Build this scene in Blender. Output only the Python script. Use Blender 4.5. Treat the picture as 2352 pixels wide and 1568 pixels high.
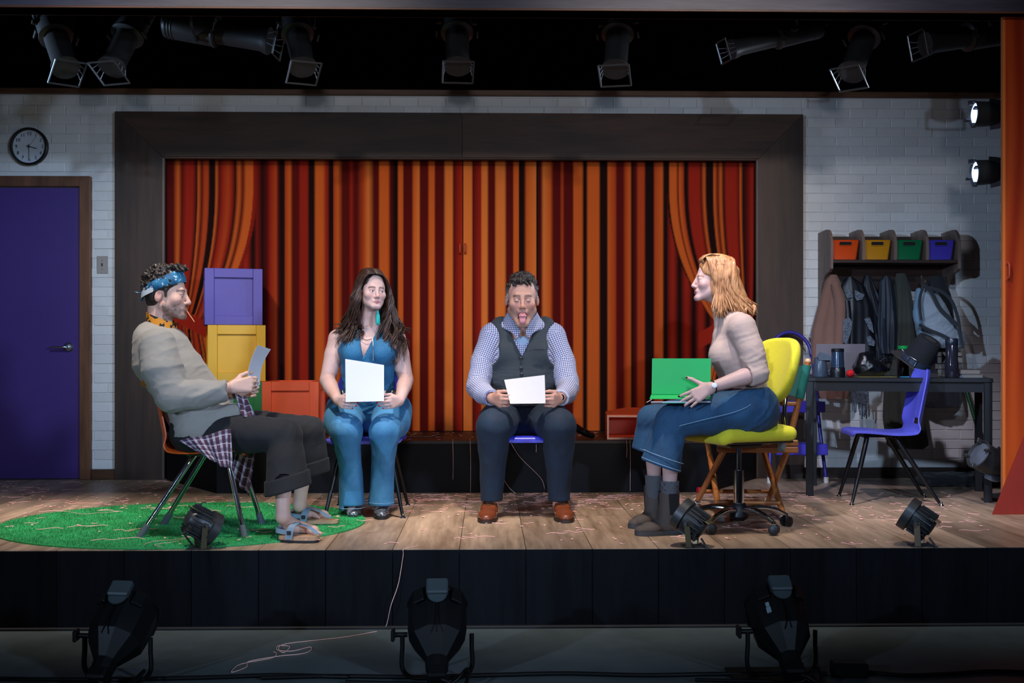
import bpy, bmesh, math, random
import numpy as np
from mathutils import Vector, Matrix, Euler
random.seed(7)
R = math.radians
scene = bpy.context.scene
for _o in list(bpy.data.objects):
    bpy.data.objects.remove(_o, do_unlink=True)
COL = scene.collection

# ------------------------------------------------------------------ camera
FPX, HC, YAW, HOR = 2600.0, 0.92, R(1.2), 805.0
cam_d = bpy.data.cameras.new('camera')
cam_d.sensor_width = 36.0
cam_d.lens = 36.0 * FPX / 2352.0
cam_d.shift_y = (HOR - 784.0) / 2352.0
cam = bpy.data.objects.new('camera', cam_d)
COL.objects.link(cam)
cam.location = (0, 0, HC)
cam.rotation_euler = (R(90), 0, -YAW)
scene.camera = cam

# ------------------------------------------------------------------ world, lights, exposure
scene.view_settings.view_transform = 'Standard'
scene.view_settings.look = 'None'
scene.view_settings.gamma = 1.0
scene.view_settings.use_curve_mapping = False
scene.view_settings.exposure = 0.1
world = bpy.data.worlds.new('theatre_dark')
scene.world = world
world.use_nodes = True
world.node_tree.nodes['Background'].inputs[0].default_value = (0.55, 0.65, 1.0, 1)
world.node_tree.nodes['Background'].inputs[1].default_value = 0.022

def spot(name, loc, target, power, color, angle, blend=1.0, size=0.08):
    d = bpy.data.lights.new(name, 'SPOT')
    d.energy = power; d.color = color; d.spot_size = R(angle); d.spot_blend = blend
    d.shadow_soft_size = size
    o = bpy.data.objects.new(name, d); COL.objects.link(o)
    o.location = loc
    o.rotation_euler = (Vector(target) - Vector(loc)).to_track_quat('-Z', 'Y').to_euler()
    return o
COOL = (0.48, 0.68, 1.0); WARM = (1.0, 0.89, 0.80); LAV = (0.80, 0.78, 1.0)
# front-of-house lamps over the audience, one from each side, aimed low at the acting area
spot('house_spot_cool_one', (-5.4, -2.0, 2.5), (2.1, 8.0, 0.35), 1850, COOL, 28, 1.0, 0.08)
spot('house_spot_cool_two', (5.6, -3.0, 2.9), (-2.7, 7.8, 0.20), 2300, COOL, 26, 1.0, 0.35)
spot('house_spot_lavender', (0.3, -1.5, 3.9), (-0.1, 6.6, 0.3), 160, LAV, 32, 1.0, 0.15)
spot('house_spot_cool_three', (0.9, -0.6, 3.9), (2.9, 7.0, 0.3), 900, COOL, 28, 1.0, 0.12)
# over the portal: unseen washes added to brighten curtain and walls past the actors, a cross light, steep lamps for the boards
spot('curtain_fill_one', (-1.7, 1.4, 4.2), (-1.2, 8.25, 1.35), 780, (1.0, .93, .88), 31, 1.0, 0.15)
spot('curtain_fill_two', (1.7, 1.4, 4.2), (1.0, 8.25, 1.35), 650, (1.0, .93, .88), 31, 1.0, 0.15)
spot('wall_fill_left', (-1.3, 2.0, 4.0), (-3.0, 8.16, 1.1), 560, COOL, 28, 1.0, 0.12)
spot('wall_fill_right', (1.5, 2.0, 4.0), (2.7, 8.16, 1.6), 160, (.85, .88, 1.0), 28, 1.0, 0.12)
spot('cross_spot_lavender', (-0.4, 3.0, 4.9), (2.5, 6.9, 0.4), 1000, LAV, 26, 1.0, 0.12)
for x_, p_ in ((-3.4, 980), (-1.5, 1150), (.4, 1150), (2.2, 480)):
    spot('portal_spot', (x_, 4.4, 5.6), (x_ + .1, 6.75, 0.0), p_, WARM, 44, 1.0, 0.15)
spot('front_fill', (0.0, -4.5, 1.9), (0.0, 7.0, 2.75), 650, (.86, .90, 1.0), 36, 1.0, 0.3)  # unseen fill added to lift the fixtures, header and upper walls
# side boom standing off stage beyond the purple door
spot('side_boom_cool', (-4.35, 6.75, 2.55), (1.0, 7.05, 2.95), 220, COOL, 46, 1.0, 0.07)

# ------------------------------------------------------------------ pixel helpers
_FW = Vector((math.sin(YAW), math.cos(YAW), 0)); _RT = Vector((math.cos(YAW), -math.sin(YAW), 0))
def ray(x, y):
    return _FW + _RT * ((x - 1176.0) / FPX) + Vector((0, 0, (HOR - y) / FPX))
def W(x, y, Y):                 # point seen at pixel x,y that stands at set depth Y
    d = ray(x, y); t = Y / d.y
    return Vector((d.x * t, Y, HC + d.z * t))
def G(x, y, z=0.0):             # point seen at pixel x,y on a level at height z
    d = ray(x, y); t = (z - HC) / d.z
    return Vector((d.x * t, d.y * t, z))
def sc(Y):                      # pixels per metre at depth Y
    return FPX / Y

# ------------------------------------------------------------------ materials
def lin(h):
    if not isinstance(h, str): return tuple(h)[:3]
    h = h.lstrip('#'); v = [int(h[i:i+2], 16) / 255 for i in (0, 2, 4)]
    return tuple(x / 12.92 if x <= .04045 else ((x + .055) / 1.055) ** 2.4 for x in v)
MATS = {}
class NT:
    def __init__(s, name):
        s.m = bpy.data.materials.new(name); s.m.use_nodes = True
        s.t = s.m.node_tree; s.b = s.t.nodes['Principled BSDF']
    def n(s, typ, **kw):
        nd = s.t.nodes.new(typ)
        for k, v in kw.items():
            if k.startswith('i_'): nd.inputs[k[2:].replace('_', ' ')].default_value = v
            else: setattr(nd, k, v)
        return nd
    def l(s, a, b): s.t.links.new(a, b)
    def mix(s, fac, a, b, blend='MIX'):
        nd = s.t.nodes.new('ShaderNodeMix'); nd.data_type = 'RGBA'; nd.blend_type = blend
        for sock, v in ((nd.inputs[0], fac), (nd.inputs[6], a), (nd.inputs[7], b)):
            if hasattr(v, 'is_linked') or hasattr(v, 'links'): s.l(v, sock)
            elif isinstance(v, (int, float)): sock.default_value = v
            else: sock.default_value = (*lin(v), 1)
        return nd.outputs[2]
    def ramp(s, fac, stops):
        nd = s.t.nodes.new('ShaderNodeValToRGB')
        while len(nd.color_ramp.elements) < len(stops): nd.color_ramp.elements.new(.5)
        for e, (p, c) in zip(nd.color_ramp.elements, stops):
            e.position = p; e.color = (*lin(c), 1)
        s.l(fac, nd.inputs[0]); return nd.outputs[0]
    def noise(s, scale, vec=None, detail=4, rough=.55, dims='3D', w=None, stretch=None):
        nd = s.t.nodes.new('ShaderNodeTexNoise'); nd.noise_dimensions = dims
        nd.inputs['Scale'].default_value = scale; nd.inputs['Detail'].default_value = detail
        nd.inputs['Roughness'].default_value = rough
        if vec is None: vec = s.n('ShaderNodeTexCoord').outputs['Object']
        if stretch:
            mp = s.t.nodes.new('ShaderNodeMapping'); mp.inputs['Scale'].default_value = stretch
            s.l(vec, mp.inputs[0]); vec = mp.outputs[0]
        s.l(vec, nd.inputs['Vector'])
        if w is not None: s.l(w, nd.inputs['W'])
        return nd.outputs[0]
    def math(s, op, a, b=None):
        nd = s.t.nodes.new('ShaderNodeMath'); nd.operation = op
        for sock, v in zip(nd.inputs, (a, b)):
            if v is None: continue
            if isinstance(v, (int, float)): sock.default_value = v
            else: s.l(v, sock)
        return nd.outputs[0]
    def bump(s, h, strength=.3, dist=.01):
        nd = s.t.nodes.new('ShaderNodeBump'); nd.inputs['Strength'].default_value = strength
        nd.inputs['Distance'].default_value = dist; s.l(h, nd.inputs['Height'])
        s.l(nd.outputs[0], s.b.inputs['Normal'])
    def base(s, c):
        if hasattr(c, 'links'): s.l(c, s.b.inputs['Base Color'])
        else: s.b.inputs['Base Color'].default_value = (*lin(c), 1)

def mat(name, col, rough=.6, metal=0., var=.12, scale=30., bump=0., bdist=.004, stretch=None, spec=.5,
        attr=None, sheen=0., coat=0., trans=0., emit=None, estr=0., bscale=None, sss=0.):
    if name in MATS: return MATS[name]
    t = NT(name); c = col
    if attr:
        a = t.n('ShaderNodeAttribute'); a.attribute_name = attr; c = a.outputs['Color']
    nz = t.noise(scale, stretch=stretch)
    if var:
        f = t.math('MULTIPLY_ADD', nz, 2 * var); t.t.nodes[-1].inputs[2].default_value = 1 - var
        cc = t.n('ShaderNodeCombineColor')
        for i in range(3): t.l(f, cc.inputs[i])
        c = t.mix(1.0, c, cc.outputs[0], 'MULTIPLY')
    t.base(c)
    if bump:
        t.bump(nz if bscale is None else t.noise(bscale, stretch=stretch), bump, bdist)
    b = t.b.inputs
    b['Roughness'].default_value = rough; b['Metallic'].default_value = metal
    b['Specular IOR Level'].default_value = spec
    b['Sheen Weight'].default_value = sheen; b['Coat Weight'].default_value = coat
    b['Transmission Weight'].default_value = trans
    if sss:
        b['Subsurface Weight'].default_value = sss; b['Subsurface Radius'].default_value = (.012, .005, .003)
        b['Subsurface Scale'].default_value = 1.0
    if emit:
        b['Emission Color'].default_value = (*lin(emit), 1); b['Emission Strength'].default_value = estr
    MATS[name] = t.m
    return t.m

def wood(name, dark, light, axis='y', seed_random=True, grain=9., rough=.5, contrast=1., tone=.35, bump=.15, spec=.5):
    if name in MATS: return MATS[name]
    t = NT(name)
    pos = t.n('ShaderNodeNewGeometry').outputs['Position']
    st = {'x': (.12, 1, 1), 'y': (1, .1, 1), 'z': (1, 1, .1)}[axis]
    rnd = t.n('ShaderNodeObjectInfo').outputs['Random']
    w = t.math('MULTIPLY', rnd, 37.)
    n1 = t.noise(grain, pos, 7, .62, '4D', w, st)
    n2 = t.noise(grain * 5, pos, 3, .6, '4D', w, st)
    n3 = t.noise(1.6, pos, 2, .5, '4D', w, None)
    f = t.math('ADD', t.math('MULTIPLY', n1, .65), t.math('MULTIPLY', n2, .35))
    c = t.ramp(f, [(.5 - .16 / contrast, dark), (.5 + .16 / contrast, light)])
    tt = t.math('MULTIPLY_ADD', t.math('ADD', rnd, t.math('MULTIPLY', n3, .7)), tone)
    t.t.nodes[-1].inputs[2].default_value = 1 - tone * .85
    cc = t.n('ShaderNodeCombineColor')
    for i in range(3): t.l(tt, cc.inputs[i])
    t.base(t.mix(1., c, cc.outputs[0], 'MULTIPLY'))
    t.b.inputs['Roughness'].default_value = rough; t.b.inputs['Specular IOR Level'].default_value = spec
    t.bump(f, bump, .003)
    MATS[name] = t.m
    return t.m

# ------------------------------------------------------------------ object helpers
def tag(o, label=None, cat=None, group=None, kind=None):
    if label: o['label'] = label
    if cat: o['category'] = cat
    if group: o['group'] = group
    if kind: o['kind'] = kind
    return o
def wm(o):
    m = o.matrix_basis.copy()
    while o.parent: o = o.parent; m = o.matrix_basis @ m
    return m
def thing(name, label, cat, loc=(0, 0, 0), rotz=0., group=None):
    o = bpy.data.objects.new(name, None); COL.objects.link(o)
    o.empty_display_size = .1
    o.location = loc; o.rotation_euler = (0, 0, rotz)
    return tag(o, label, cat, group)
def mk(name, V, F, m, parent=None, smooth=35, local=False, label=None):
    V = np.asarray(V, dtype=np.float64).reshape(-1, 3)
    me = bpy.data.meshes.new(name)
    o = bpy.data.objects.new(name, me); COL.objects.link(o)
    if parent is not None:
        o.parent = parent
        if not local:
            mi = np.array(wm(parent).inverted()); V = V @ mi[:3, :3].T + mi[:3, 3]
    elif not local and len(V):
        c = np.array([(V[:, 0].min() + V[:, 0].max()) / 2, (V[:, 1].min() + V[:, 1].max()) / 2, V[:, 2].min()])
        V = V - c; o.location = c
    if isinstance(F, np.ndarray):
        me.vertices.add(len(V)); me.vertices.foreach_set('co', V.astype(np.float32).ravel())
        k = F.shape[1]; me.loops.add(F.size); me.loops.foreach_set('vertex_index', F.astype(np.int32).ravel())
        me.polygons.add(len(F)); me.polygons.foreach_set('loop_start', np.arange(0, F.size, k, dtype=np.int32))
        me.update(calc_edges=True); me.validate()
    else:
        me.from_pydata([tuple(v) for v in V], [], F)
    if smooth:
        me.polygons.foreach_set('use_smooth', [True] * len(me.polygons))
        if smooth < 180: me.set_sharp_from_angle(angle=R(smooth))
    me.update()
    if m: me.materials.append(m)
    if label: o['label'] = label
    return o
def frame(d, up=(0, 0, 1)):
    z = Vector(d).normalized(); u = Vector(up)
    if abs(z.dot(u.normalized())) > .98: u = Vector((0, 1, 0)) if abs(z.y) < .9 else Vector((1, 0, 0))
    x = u.cross(z).normalized(); y = z.cross(x)
    return Matrix((x, y, z)).transposed()
def spline(P, n):
    P = [np.array(p, float) for p in P]
    if len(P) < 3: return [P[0] + (P[-1] - P[0]) * i / n for i in range(n + 1)]
    Q = [2 * P[0] - P[1]] + P + [2 * P[-1] - P[-2]]; out = []; L = len(P) - 1
    for i in range(n + 1):
        u = i / n * L; k = min(int(u), L - 1); t = u - k
        a, b, c, d = Q[k:k + 4]
        out.append(.5 * (2 * b + (c - a) * t + (2 * a - 5 * b + 4 * c - d) * t * t + (3 * b - a - 3 * c + d) * t ** 3))
    return out
class MB:
    def __init__(s): s.V = []; s.F = []; s.X = Matrix()
    def add(s, V, F, M=None):
        o = len(s.V); M = s.X @ M if M is not None else s.X
        s.V += [tuple(M @ Vector(v)) for v in V]; s.F += [tuple(i + o for i in f) for f in F]
        return s
    def box(s, c, size, rot=None, bev=0., seg=1):
        M = Matrix.Translation(Vector(c))
        if rot is not None: M = M @ (rot.to_4x4() if hasattr(rot, 'to_4x4') else Euler(rot).to_matrix().to_4x4())
        hx, hy, hz = [v / 2 for v in size]
        if bev <= 0:
            V = [(x, y, z) for x in (-hx, hx) for y in (-hy, hy) for z in (-hz, hz)]
            F = [(0, 1, 3, 2), (4, 6, 7, 5), (0, 4, 5, 1), (2, 3, 7, 6), (0, 2, 6, 4), (1, 5, 7, 3)]
            return s.add(V, F, M)
        bm = bmesh.new(); bmesh.ops.create_cube(bm, size=1)
        for v in bm.verts: v.co = (v.co.x * size[0], v.co.y * size[1], v.co.z * size[2])
        bmesh.ops.bevel(bm, geom=bm.edges[:] + bm.verts[:], offset=min(bev, min(size) * .49), segments=seg, profile=.5, affect='EDGES')
        bm.verts.index_update()
        s.add([v.co[:] for v in bm.verts], [[v.index for v in f.verts] for f in bm.faces], M); bm.free()
        return s
    def cyl(s, a, b, r, r2=None, n=16, cap=True):
        a = Vector(a); b = Vector(b); r2 = r if r2 is None else r2
        A = frame(b - a).to_4x4(); L = (b - a).length
        V = [(math.cos(2 * math.pi * i / n) * q, math.sin(2 * math.pi * i / n) * q, z) for q, z in ((r, 0), (r2, L)) for i in range(n)]
        F = [(i, (i + 1) % n, n + (i + 1) % n, n + i) for i in range(n)]
        if cap: F += [tuple(range(n - 1, -1, -1)), tuple(range(n, 2 * n))]
        return s.add(V, F, Matrix.Translation(a) @ A)
    def lathe(s, prof, a=(0, 0, 0), d=(0, 0, 1), n=24, up=(0, 0, 1), sx=1., sy=1.):
        M = Matrix.Translation(Vector(a)) @ frame(d, up).to_4x4(); V = []; F = []; m = len(prof)
        for r, z in prof:
            V += [(math.cos(2 * math.pi * i / n) * r * sx, math.sin(2 * math.pi * i / n) * r * sy, z) for i in range(n)]
        for k in range(m - 1):
            F += [(k * n + i, k * n + (i + 1) % n, (k + 1) * n + (i + 1) % n, (k + 1) * n + i) for i in range(n)]
        if prof[0][0] > 1e-6: F.append(tuple(range(n - 1, -1, -1)))
        if prof[-1][0] > 1e-6: F.append(tuple((m - 1) * n + i for i in range(n)))
        return s.add(V, F, M)
    def tube(s, P, r, n=8, smooth=0, flat=1., closed=False, up=(0, 0, 1)):
        if smooth: P = spline(P, smooth)
        P = [Vector(p) for p in P]; m = len(P); V = []; F = []
        rr = r if isinstance(r, (list, tuple)) else [r] * m
        if len(rr) != m: rr = list(np.interp(np.linspace(0, 1, m), np.linspace(0, 1, len(rr)), rr))
        prev = None
        for k in range(m):
            if closed: d = P[(k + 1) % m] - P[k - 1]
            else: d = P[min(k + 1, m - 1)] - P[max(k - 1, 0)]
            if d.length < 1e-9: d = Vector((0, 0, 1))
            d.normalize()
            if prev is None: x = frame(d, up).col[0].copy()
            else:
                x = prev - d * prev.dot(d)
                if x.length < 1e-6: x = frame(d, up).col[0].copy()
                x.normalize()
            prev = x; y = d.cross(x)
            for i in range(n):
                a = 2 * math.pi * i / n
                V.append(tuple(P[k] + x * (math.cos(a) * rr[k]) + y * (math.sin(a) * rr[k] * flat)))
        for k in range(m if closed else m - 1):
            k2 = (k + 1) % m
            F += [(k * n + i, k * n + (i + 1) % n, k2 * n + (i + 1) % n, k2 * n + i) for i in range(n)]
        if not closed: F += [tuple(range(n - 1, -1, -1)), tuple((m - 1) * n + i for i in range(n))]
        return s.add(V, F)
    def ell(s, c, r, rot=None, n=16, m=10):
        M = Matrix.Translation(Vector(c))
        if rot is not None: M = M @ (rot.to_4x4() if hasattr(rot, 'to_4x4') else Euler(rot).to_matrix().to_4x4())
        r = (r, r, r) if isinstance(r, (int, float)) else r; V = [(0, 0, -r[2])]; F = []
        for j in range(1, m):
            p = math.pi * j / m
            V += [(math.sin(p) * math.cos(2 * math.pi * i / n) * r[0], math.sin(p) * math.sin(2 * math.pi * i / n) * r[1], -math.cos(p) * r[2]) for i in range(n)]
        V.append((0, 0, r[2]))
        F += [(0, 1 + (i + 1) % n, 1 + i) for i in range(n)]
        for j in range(m - 2):
            F += [(1 + j * n + i, 1 + j * n + (i + 1) % n, 1 + (j + 1) * n + (i + 1) % n, 1 + (j + 1) * n + i) for i in range(n)]
        e = len(V) - 1; F += [(e, 1 + (m - 2) * n + i, 1 + (m - 2) * n + (i + 1) % n) for i in range(n)]
        return s.add(V, F, M)
    def prism(s, poly, depth, M=None):     # polygon in local xy, extruded from 0 to depth along z
        n = len(poly); V = [(x, y, 0) for x, y in poly] + [(x, y, depth) for x, y in poly]
        F = [tuple(range(n - 1, -1, -1)), tuple(range(n, 2 * n))] + [(i, (i + 1) % n, n + (i + 1) % n, n + i) for i in range(n)]
        return s.add(V, F, M)
    def loft(s, rings, cap=True, closed=False):
        n = len(rings[0]); V = [tuple(p) for r_ in rings for p in r_]; F = []; m = len(rings)
        for k in range(m - 1):
            F += [(k * n + i, k * n + (i + 1) % n, (k + 1) * n + (i + 1) % n, (k + 1) * n + i) for i in range(n)]
        if cap: F += [tuple(range(n - 1, -1, -1)), tuple((m - 1) * n + i for i in range(n))]
        return s.add(V, F)
    def sheet(s, grid, th):                # grid[i][j] of points, thickened
        P = np.array([[list(p) for p in r_] for r_ in grid], float); a, b = P.shape[:2]
        du = np.gradient(P, axis=0); dv = np.gradient(P, axis=1)
        N = np.cross(du, dv); N /= np.linalg.norm(N, axis=2, keepdims=True) + 1e-12
        V = [tuple(v) for v in (P + N * th / 2).reshape(-1, 3)] + [tuple(v) for v in (P - N * th / 2).reshape(-1, 3)]
        F = []; o = a * b; ix = lambda i, j: i * b + j
        for i in range(a - 1):
            for j in range(b - 1):
                F.append((ix(i, j), ix(i + 1, j), ix(i + 1, j + 1), ix(i, j + 1)))
                F.append((o + ix(i, j), o + ix(i, j + 1), o + ix(i + 1, j + 1), o + ix(i + 1, j)))
        bd = [(i, 0) for i in range(a)] + [(a - 1, j) for j in range(1, b)] + [(i, b - 1) for i in range(a - 2, -1, -1)] + [(0, j) for j in range(b - 2, 0, -1)]
        for k in range(len(bd)):
            p = ix(*bd[k]); q = ix(*bd[(k + 1) % len(bd)]); F.append((q, p, o + p, o + q))
        return s.add(V, F)
    def build(s, name, m, parent=None, smooth=35, local=False, label=None):
        o = mk(name, s.V, s.F, m, parent, smooth, local, label)
        return o
def at(loc=(0, 0, 0), rot=(0, 0, 0)):
    b = MB(); b.X = Matrix.Translation(Vector(loc)) @ Euler(rot).to_matrix().to_4x4(); return b
def dup(root, loc=None, rotz=None, label=None, group=None):
    def cp(o, par):
        c = o.copy(); COL.objects.link(c); c.parent = par
        for ch in o.children: cp(ch, c)
        return c
    r = cp(root, None)
    if loc is not None: r.location = loc
    if rotz is not None: r.rotation_euler = (0, 0, rotz)
    if label: r['label'] = label
    if group: r['group'] = group
    return r
def text_mesh(name, txt, size, m, M, parent, ext=.0008, align='CENTER'):
    cu = bpy.data.curves.new('lettering', 'FONT'); cu.body = txt; cu.size = size; cu.extrude = ext
    cu.align_x = align; cu.align_y = 'CENTER'
    to = bpy.data.objects.new('lettering', cu); COL.objects.link(to)
    dg = bpy.context.evaluated_depsgraph_get(); me = to.evaluated_get(dg).to_mesh()
    V = [tuple(M @ v.co) for v in me.vertices]; F = [tuple(p.vertices) for p in me.polygons]
    to.evaluated_get(dg).to_mesh_clear(); bpy.data.objects.remove(to, do_unlink=True); bpy.data.curves.remove(cu)
    return mk(name, V, F, m, parent, smooth=0)
# ------------------------------------------------------------------ the set
YW, YF, YP = 8.16, 5.255, 7.34         # back wall face, stage front edge, platform front
ZL = -0.365                            # level of the house floor
PH = 0.336                             # platform height
def struct(o, label=None, cat=None): return tag(o, label, cat, kind='structure')
XL, XR = -5.0, 5.3

# house floor (matte dark paint)
m_house = mat('house_floor_paint', '#4a5454', .55, var=.35, scale=6, bump=.15, bscale=60)
hf = MB().box((0, 2.4, ZL - .05), (12, 9.0, .1)).build('floor_house', m_house)
struct(hf, 'dark grey painted floor in front of the stage', 'floor')
# stage floor: black deck with wide painted planks
m_deck = mat('deck_black', '#101012', .7)
st = MB().box(((XL + XR) / 2, (YF + YW + .6) / 2 + .004, -.045), (XR - XL, YW + .6 - YF - .01, .05)).build('floor_stage', m_deck)
struct(st, 'stage floor of wide brown and grey wooden planks', 'floor')
m_plank = wood('floor_plank_wood', '#66523f', '#c2a68c', 'y', grain=7., rough=.42, tone=.5, contrast=.95)
pm = MB().box((0, 0, 0), (1, 1, 1)).V
plank_me = None
PW = .309
x0 = W(1055, 1258, YF).x - 14 * PW
rp = random.Random(3)
for i in range(0, 32):
    xa = x0 + i * PW
    if xa > XR - .3 or xa < XL: continue
    y = YF - .001 - (0 if i % 2 else rp.uniform(0, .45))
    while y < YW + .3:
        L = rp.uniform(.75, 1.6); ya = max(y, YF - .001); yb = min(y + L, YW + .3); y += L
        if yb - ya < .12: continue
        if plank_me is None:
            b = MB().box((0, 0, 0), (1, 1, 1), bev=.004); p = b.build('plank', m_plank, st, smooth=0, local=True); plank_me = p.data
        else:
            p = bpy.data.objects.new('plank', plank_me); COL.objects.link(p); p.parent = st
        loc = Vector((xa + PW / 2, (ya + yb) / 2, -.0105 + rp.uniform(-.0006, .0004))) - st.location
        p.location = loc; p.scale = (PW - .003, yb - ya - .003, .02)
# stage front: dark vertical boards
m_fas = wood('fascia_board_stain', '#060709', '#121419', 'z', grain=6., rough=.7, tone=.55, spec=.08)
fas = MB().box(((XL + XR) / 2, YF + .05, (ZL - .03) / 2), (XR - XL, .06, -ZL - .03)).build('wall_front', m_deck)
struct(fas, 'black boarded front of the stage', 'wall')
bd_me = None
for i in range(0, 32):
    xa = x0 + i * PW
    if xa > XR - .3 or xa < XL: continue
    if bd_me is None:
        p = MB().box((0, 0, 0), (PW - .003, .02, -ZL - .003), bev=.0015).build('board', m_fas, fas, smooth=0, local=True); bd_me = p.data
    else:
        p = bpy.data.objects.new('board', bd_me); COL.objects.link(p); p.parent = fas
    p.location = Vector((xa + PW / 2, YF + .006 + rp.uniform(-.0015, .0015), ZL / 2 - .0015)) - fas.location
# dark strip of trim where stage front meets house floor
struct(MB().box(((XL + XR) / 2, YF - .012, ZL + .006), (XR - XL, .024, .012), bev=.003).build('trim_3', m_deck), 'thin black strip along the foot of the stage front', 'trim')

# ---- brick back wall -------------------------------------------------
ZT = W(1176, 222, YW).z                 # top of brick
m_mortar = mat('painted_mortar', '#cfcdc9', .8, var=.06, scale=40)
def brick_mat():
    t = NT('painted_brick')
    rnd = t.n('ShaderNodeObjectInfo').outputs['Random']
    pos = t.n('ShaderNodeNewGeometry').outputs['Position']
    n1 = t.noise(14, pos, 5); n2 = t.noise(90, pos, 3)
    c = t.ramp(rnd, [(0, '#cfccc8'), (1, '#dcdad6')])
    c = t.mix(t.math('MULTIPLY', n1, .35), c, '#b4b0aa')
    t.base(c); t.b.inputs['Roughness'].default_value = .55
    t.bump(t.math('ADD', n1, t.math('MULTIPLY', n2, .3)), .45, .006)
    return t.m
m_brick = brick_mat()
BW_, BH_ = .2015, .0686
xfl, xfr = W(268, 700, YW).x, W(1841, 700, YW).x       # outer edges of the wooden frame
ztf = W(1056, 262, YW).z                                # top of the frame
xdr = W(212, 700, YW).x; zdt = W(100, 406, YW).z        # outer edge and top of the door frame
wl = MB().box((xfl - 1.1, YW + .0515, ZT / 2), (2.2, .1, ZT)).build('wall_left', m_mortar)
struct(wl, 'white painted brick wall around the purple door', 'wall')
wr = MB().box((xfr + 1.25, YW + .0515, ZT / 2), (2.5, .1, ZT)).build('wall_right', m_mortar)
struct(wr, 'white painted brick wall behind the coat rack', 'wall')
wc = MB().box(((xfl + xfr) / 2, YW + .1515, (ztf + ZT) / 2), (xfr - xfl, .3, ZT - ztf)).build('wall_back', m_mortar)
struct(wc, 'strip of white painted brick above the wooden curtain frame', 'wall')
BR = []
for k in range(3):
    V = []; rb = random.Random(k)
    b = MB().box((0, 0, 0), (BW_ - .005, .016, BH_ - .005), bev=.0025)
    BR.append(b)
brick_me = []
def bricks(wall, xa, xb, za, zb, skip=None, stuff=None):
    n = 0; sb = MB()
    k0 = int(za / BH_)
    for k in range(k0, int(zb / BH_) + 1):
        z0_, z1_ = max(k * BH_, za), min((k + 1) * BH_, zb)
        if z1_ - z0_ < .02: continue
        off = (k % 2) * BW_ / 2
        j = int(math.floor((xa - off) / BW_)) - 1
        while j * BW_ + off < xb:
            a, c = max(j * BW_ + off, xa), min((j + 1) * BW_ + off, xb); j += 1
            if c - a < .02: continue
            if skip and skip((a + c) / 2, (z0_ + z1_) / 2): continue
            loc = Vector(((a + c) / 2, YW + .004 + rp.uniform(-.0018, .0018), (z0_ + z1_) / 2)); sx = (c - a) / BW_; sz = (z1_ - z0_) / BH_
            if stuff and stuff(a, c, loc.z):
                sb.box(loc, ((c - a) - .005, .016, (z1_ - z0_) - .005), bev=.0025); continue
            if len(brick_me) < 3:
                p = BR[len(brick_me)].build('brick', m_brick, wall, smooth=0, local=True); brick_me.append(p.data)
            else:
                p = bpy.data.objects.new('brick', rp.choice(brick_me)); COL.objects.link(p); p.parent = wall
            p.location = loc - wall.location; p.scale = (sx, 1, sz)
            p.rotation_euler = (rp.uniform(-.02, .02), rp.uniform(-.006, .006), rp.uniform(-.008, .008)); n += 1
    if sb.V: tag(sb.build('edge_bricks', m_brick, wall, smooth=0), kind='stuff')
    return n
xcl = W(2318, 700, YW).x
bricks(wl, xfl - 1.35, xfl, .07, ZT, skip=lambda x, z: x < xdr and z < zdt, stuff=lambda a, c, z: c < W(-40, 700, YW).x)
bricks(wr, xfr, xfr + 2.2, .07, ZT, stuff=lambda a, c, z: a > xcl or c - a < .1)
bricks(wc, xfl, xfr, ztf, ZT)
# baseboards, wall cap, beams
m_base = wood('dark_trim_wood', '#1c120d', '#3b2619', 'x', grain=8., tone=.3)
m_cap = wood('cap_wood', '#3a2415', '#6a452b', 'x', grain=8., tone=.25)
struct(MB().box(((xdr + xfl) / 2, YW - .012, .036), (xfl - xdr - .002, .024, .072), bev=.003).build('baseboard_left', m_cap), 'brown baseboard between the door frame and the curtain frame', 'baseboard')
struct(MB().box((xfr + 1.2, YW - .012, .036), (2.4, .024, .072), bev=.003).build('baseboard_right', m_base), 'dark baseboard under the coat rack', 'baseboard')
zc1 = W(1176, 207, YW - .03).z
struct(MB().box((0, YW + .04, (ZT + zc1) / 2), (11, .16, zc1 - ZT), bev=.004).build('trim_1', m_cap), 'brown wooden cap rail along the top of the brick wall', 'trim')
# front portal header
zb = W(1176, 24, 6.30).z
m_beam = wood('portal_beam_wood', '#2b2430', '#5b5563', 'x', grain=7., tone=.25)
m_beam2 = wood('portal_beam_lip', '#3c2318', '#7a4a30', 'x', grain=7., tone=.2)
bm_ = MB().box((0, 6.37, zb + .3), (11, .14, .6)).build('trim_2', m_beam)
struct(bm_, 'dark wooden portal beam across the top of the stage', 'trim')
MB().box((0, 6.37, zb + .006), (11, .15, .012), bev=.002).build('lip', m_beam2, bm_)
# black fly space above
m_black = mat('black_masking', '#060607', .95, var=0)
struct(MB().box((0, 8.0, 4.3), (12, 6, .05)).build('ceiling', m_black), 'black ceiling above the stage lights', 'ceiling')
struct(MB().box((0, 9.6, 3.2), (12, .05, 3.4)).build('wall_masking', m_black), 'black drape behind the top of the set', 'wall')
struct(MB().box((-5.2, 7.6, 1.7), (.05, 4.4, 4.4)).build('wall_side_left', m_black), 'black side masking beside the purple door', 'wall')
struct(MB().box((5.4, 7.6, 1.7), (.05, 4.4, 4.4)).build('wall_side_right', m_black), 'black side masking behind the orange flat', 'wall')

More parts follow.
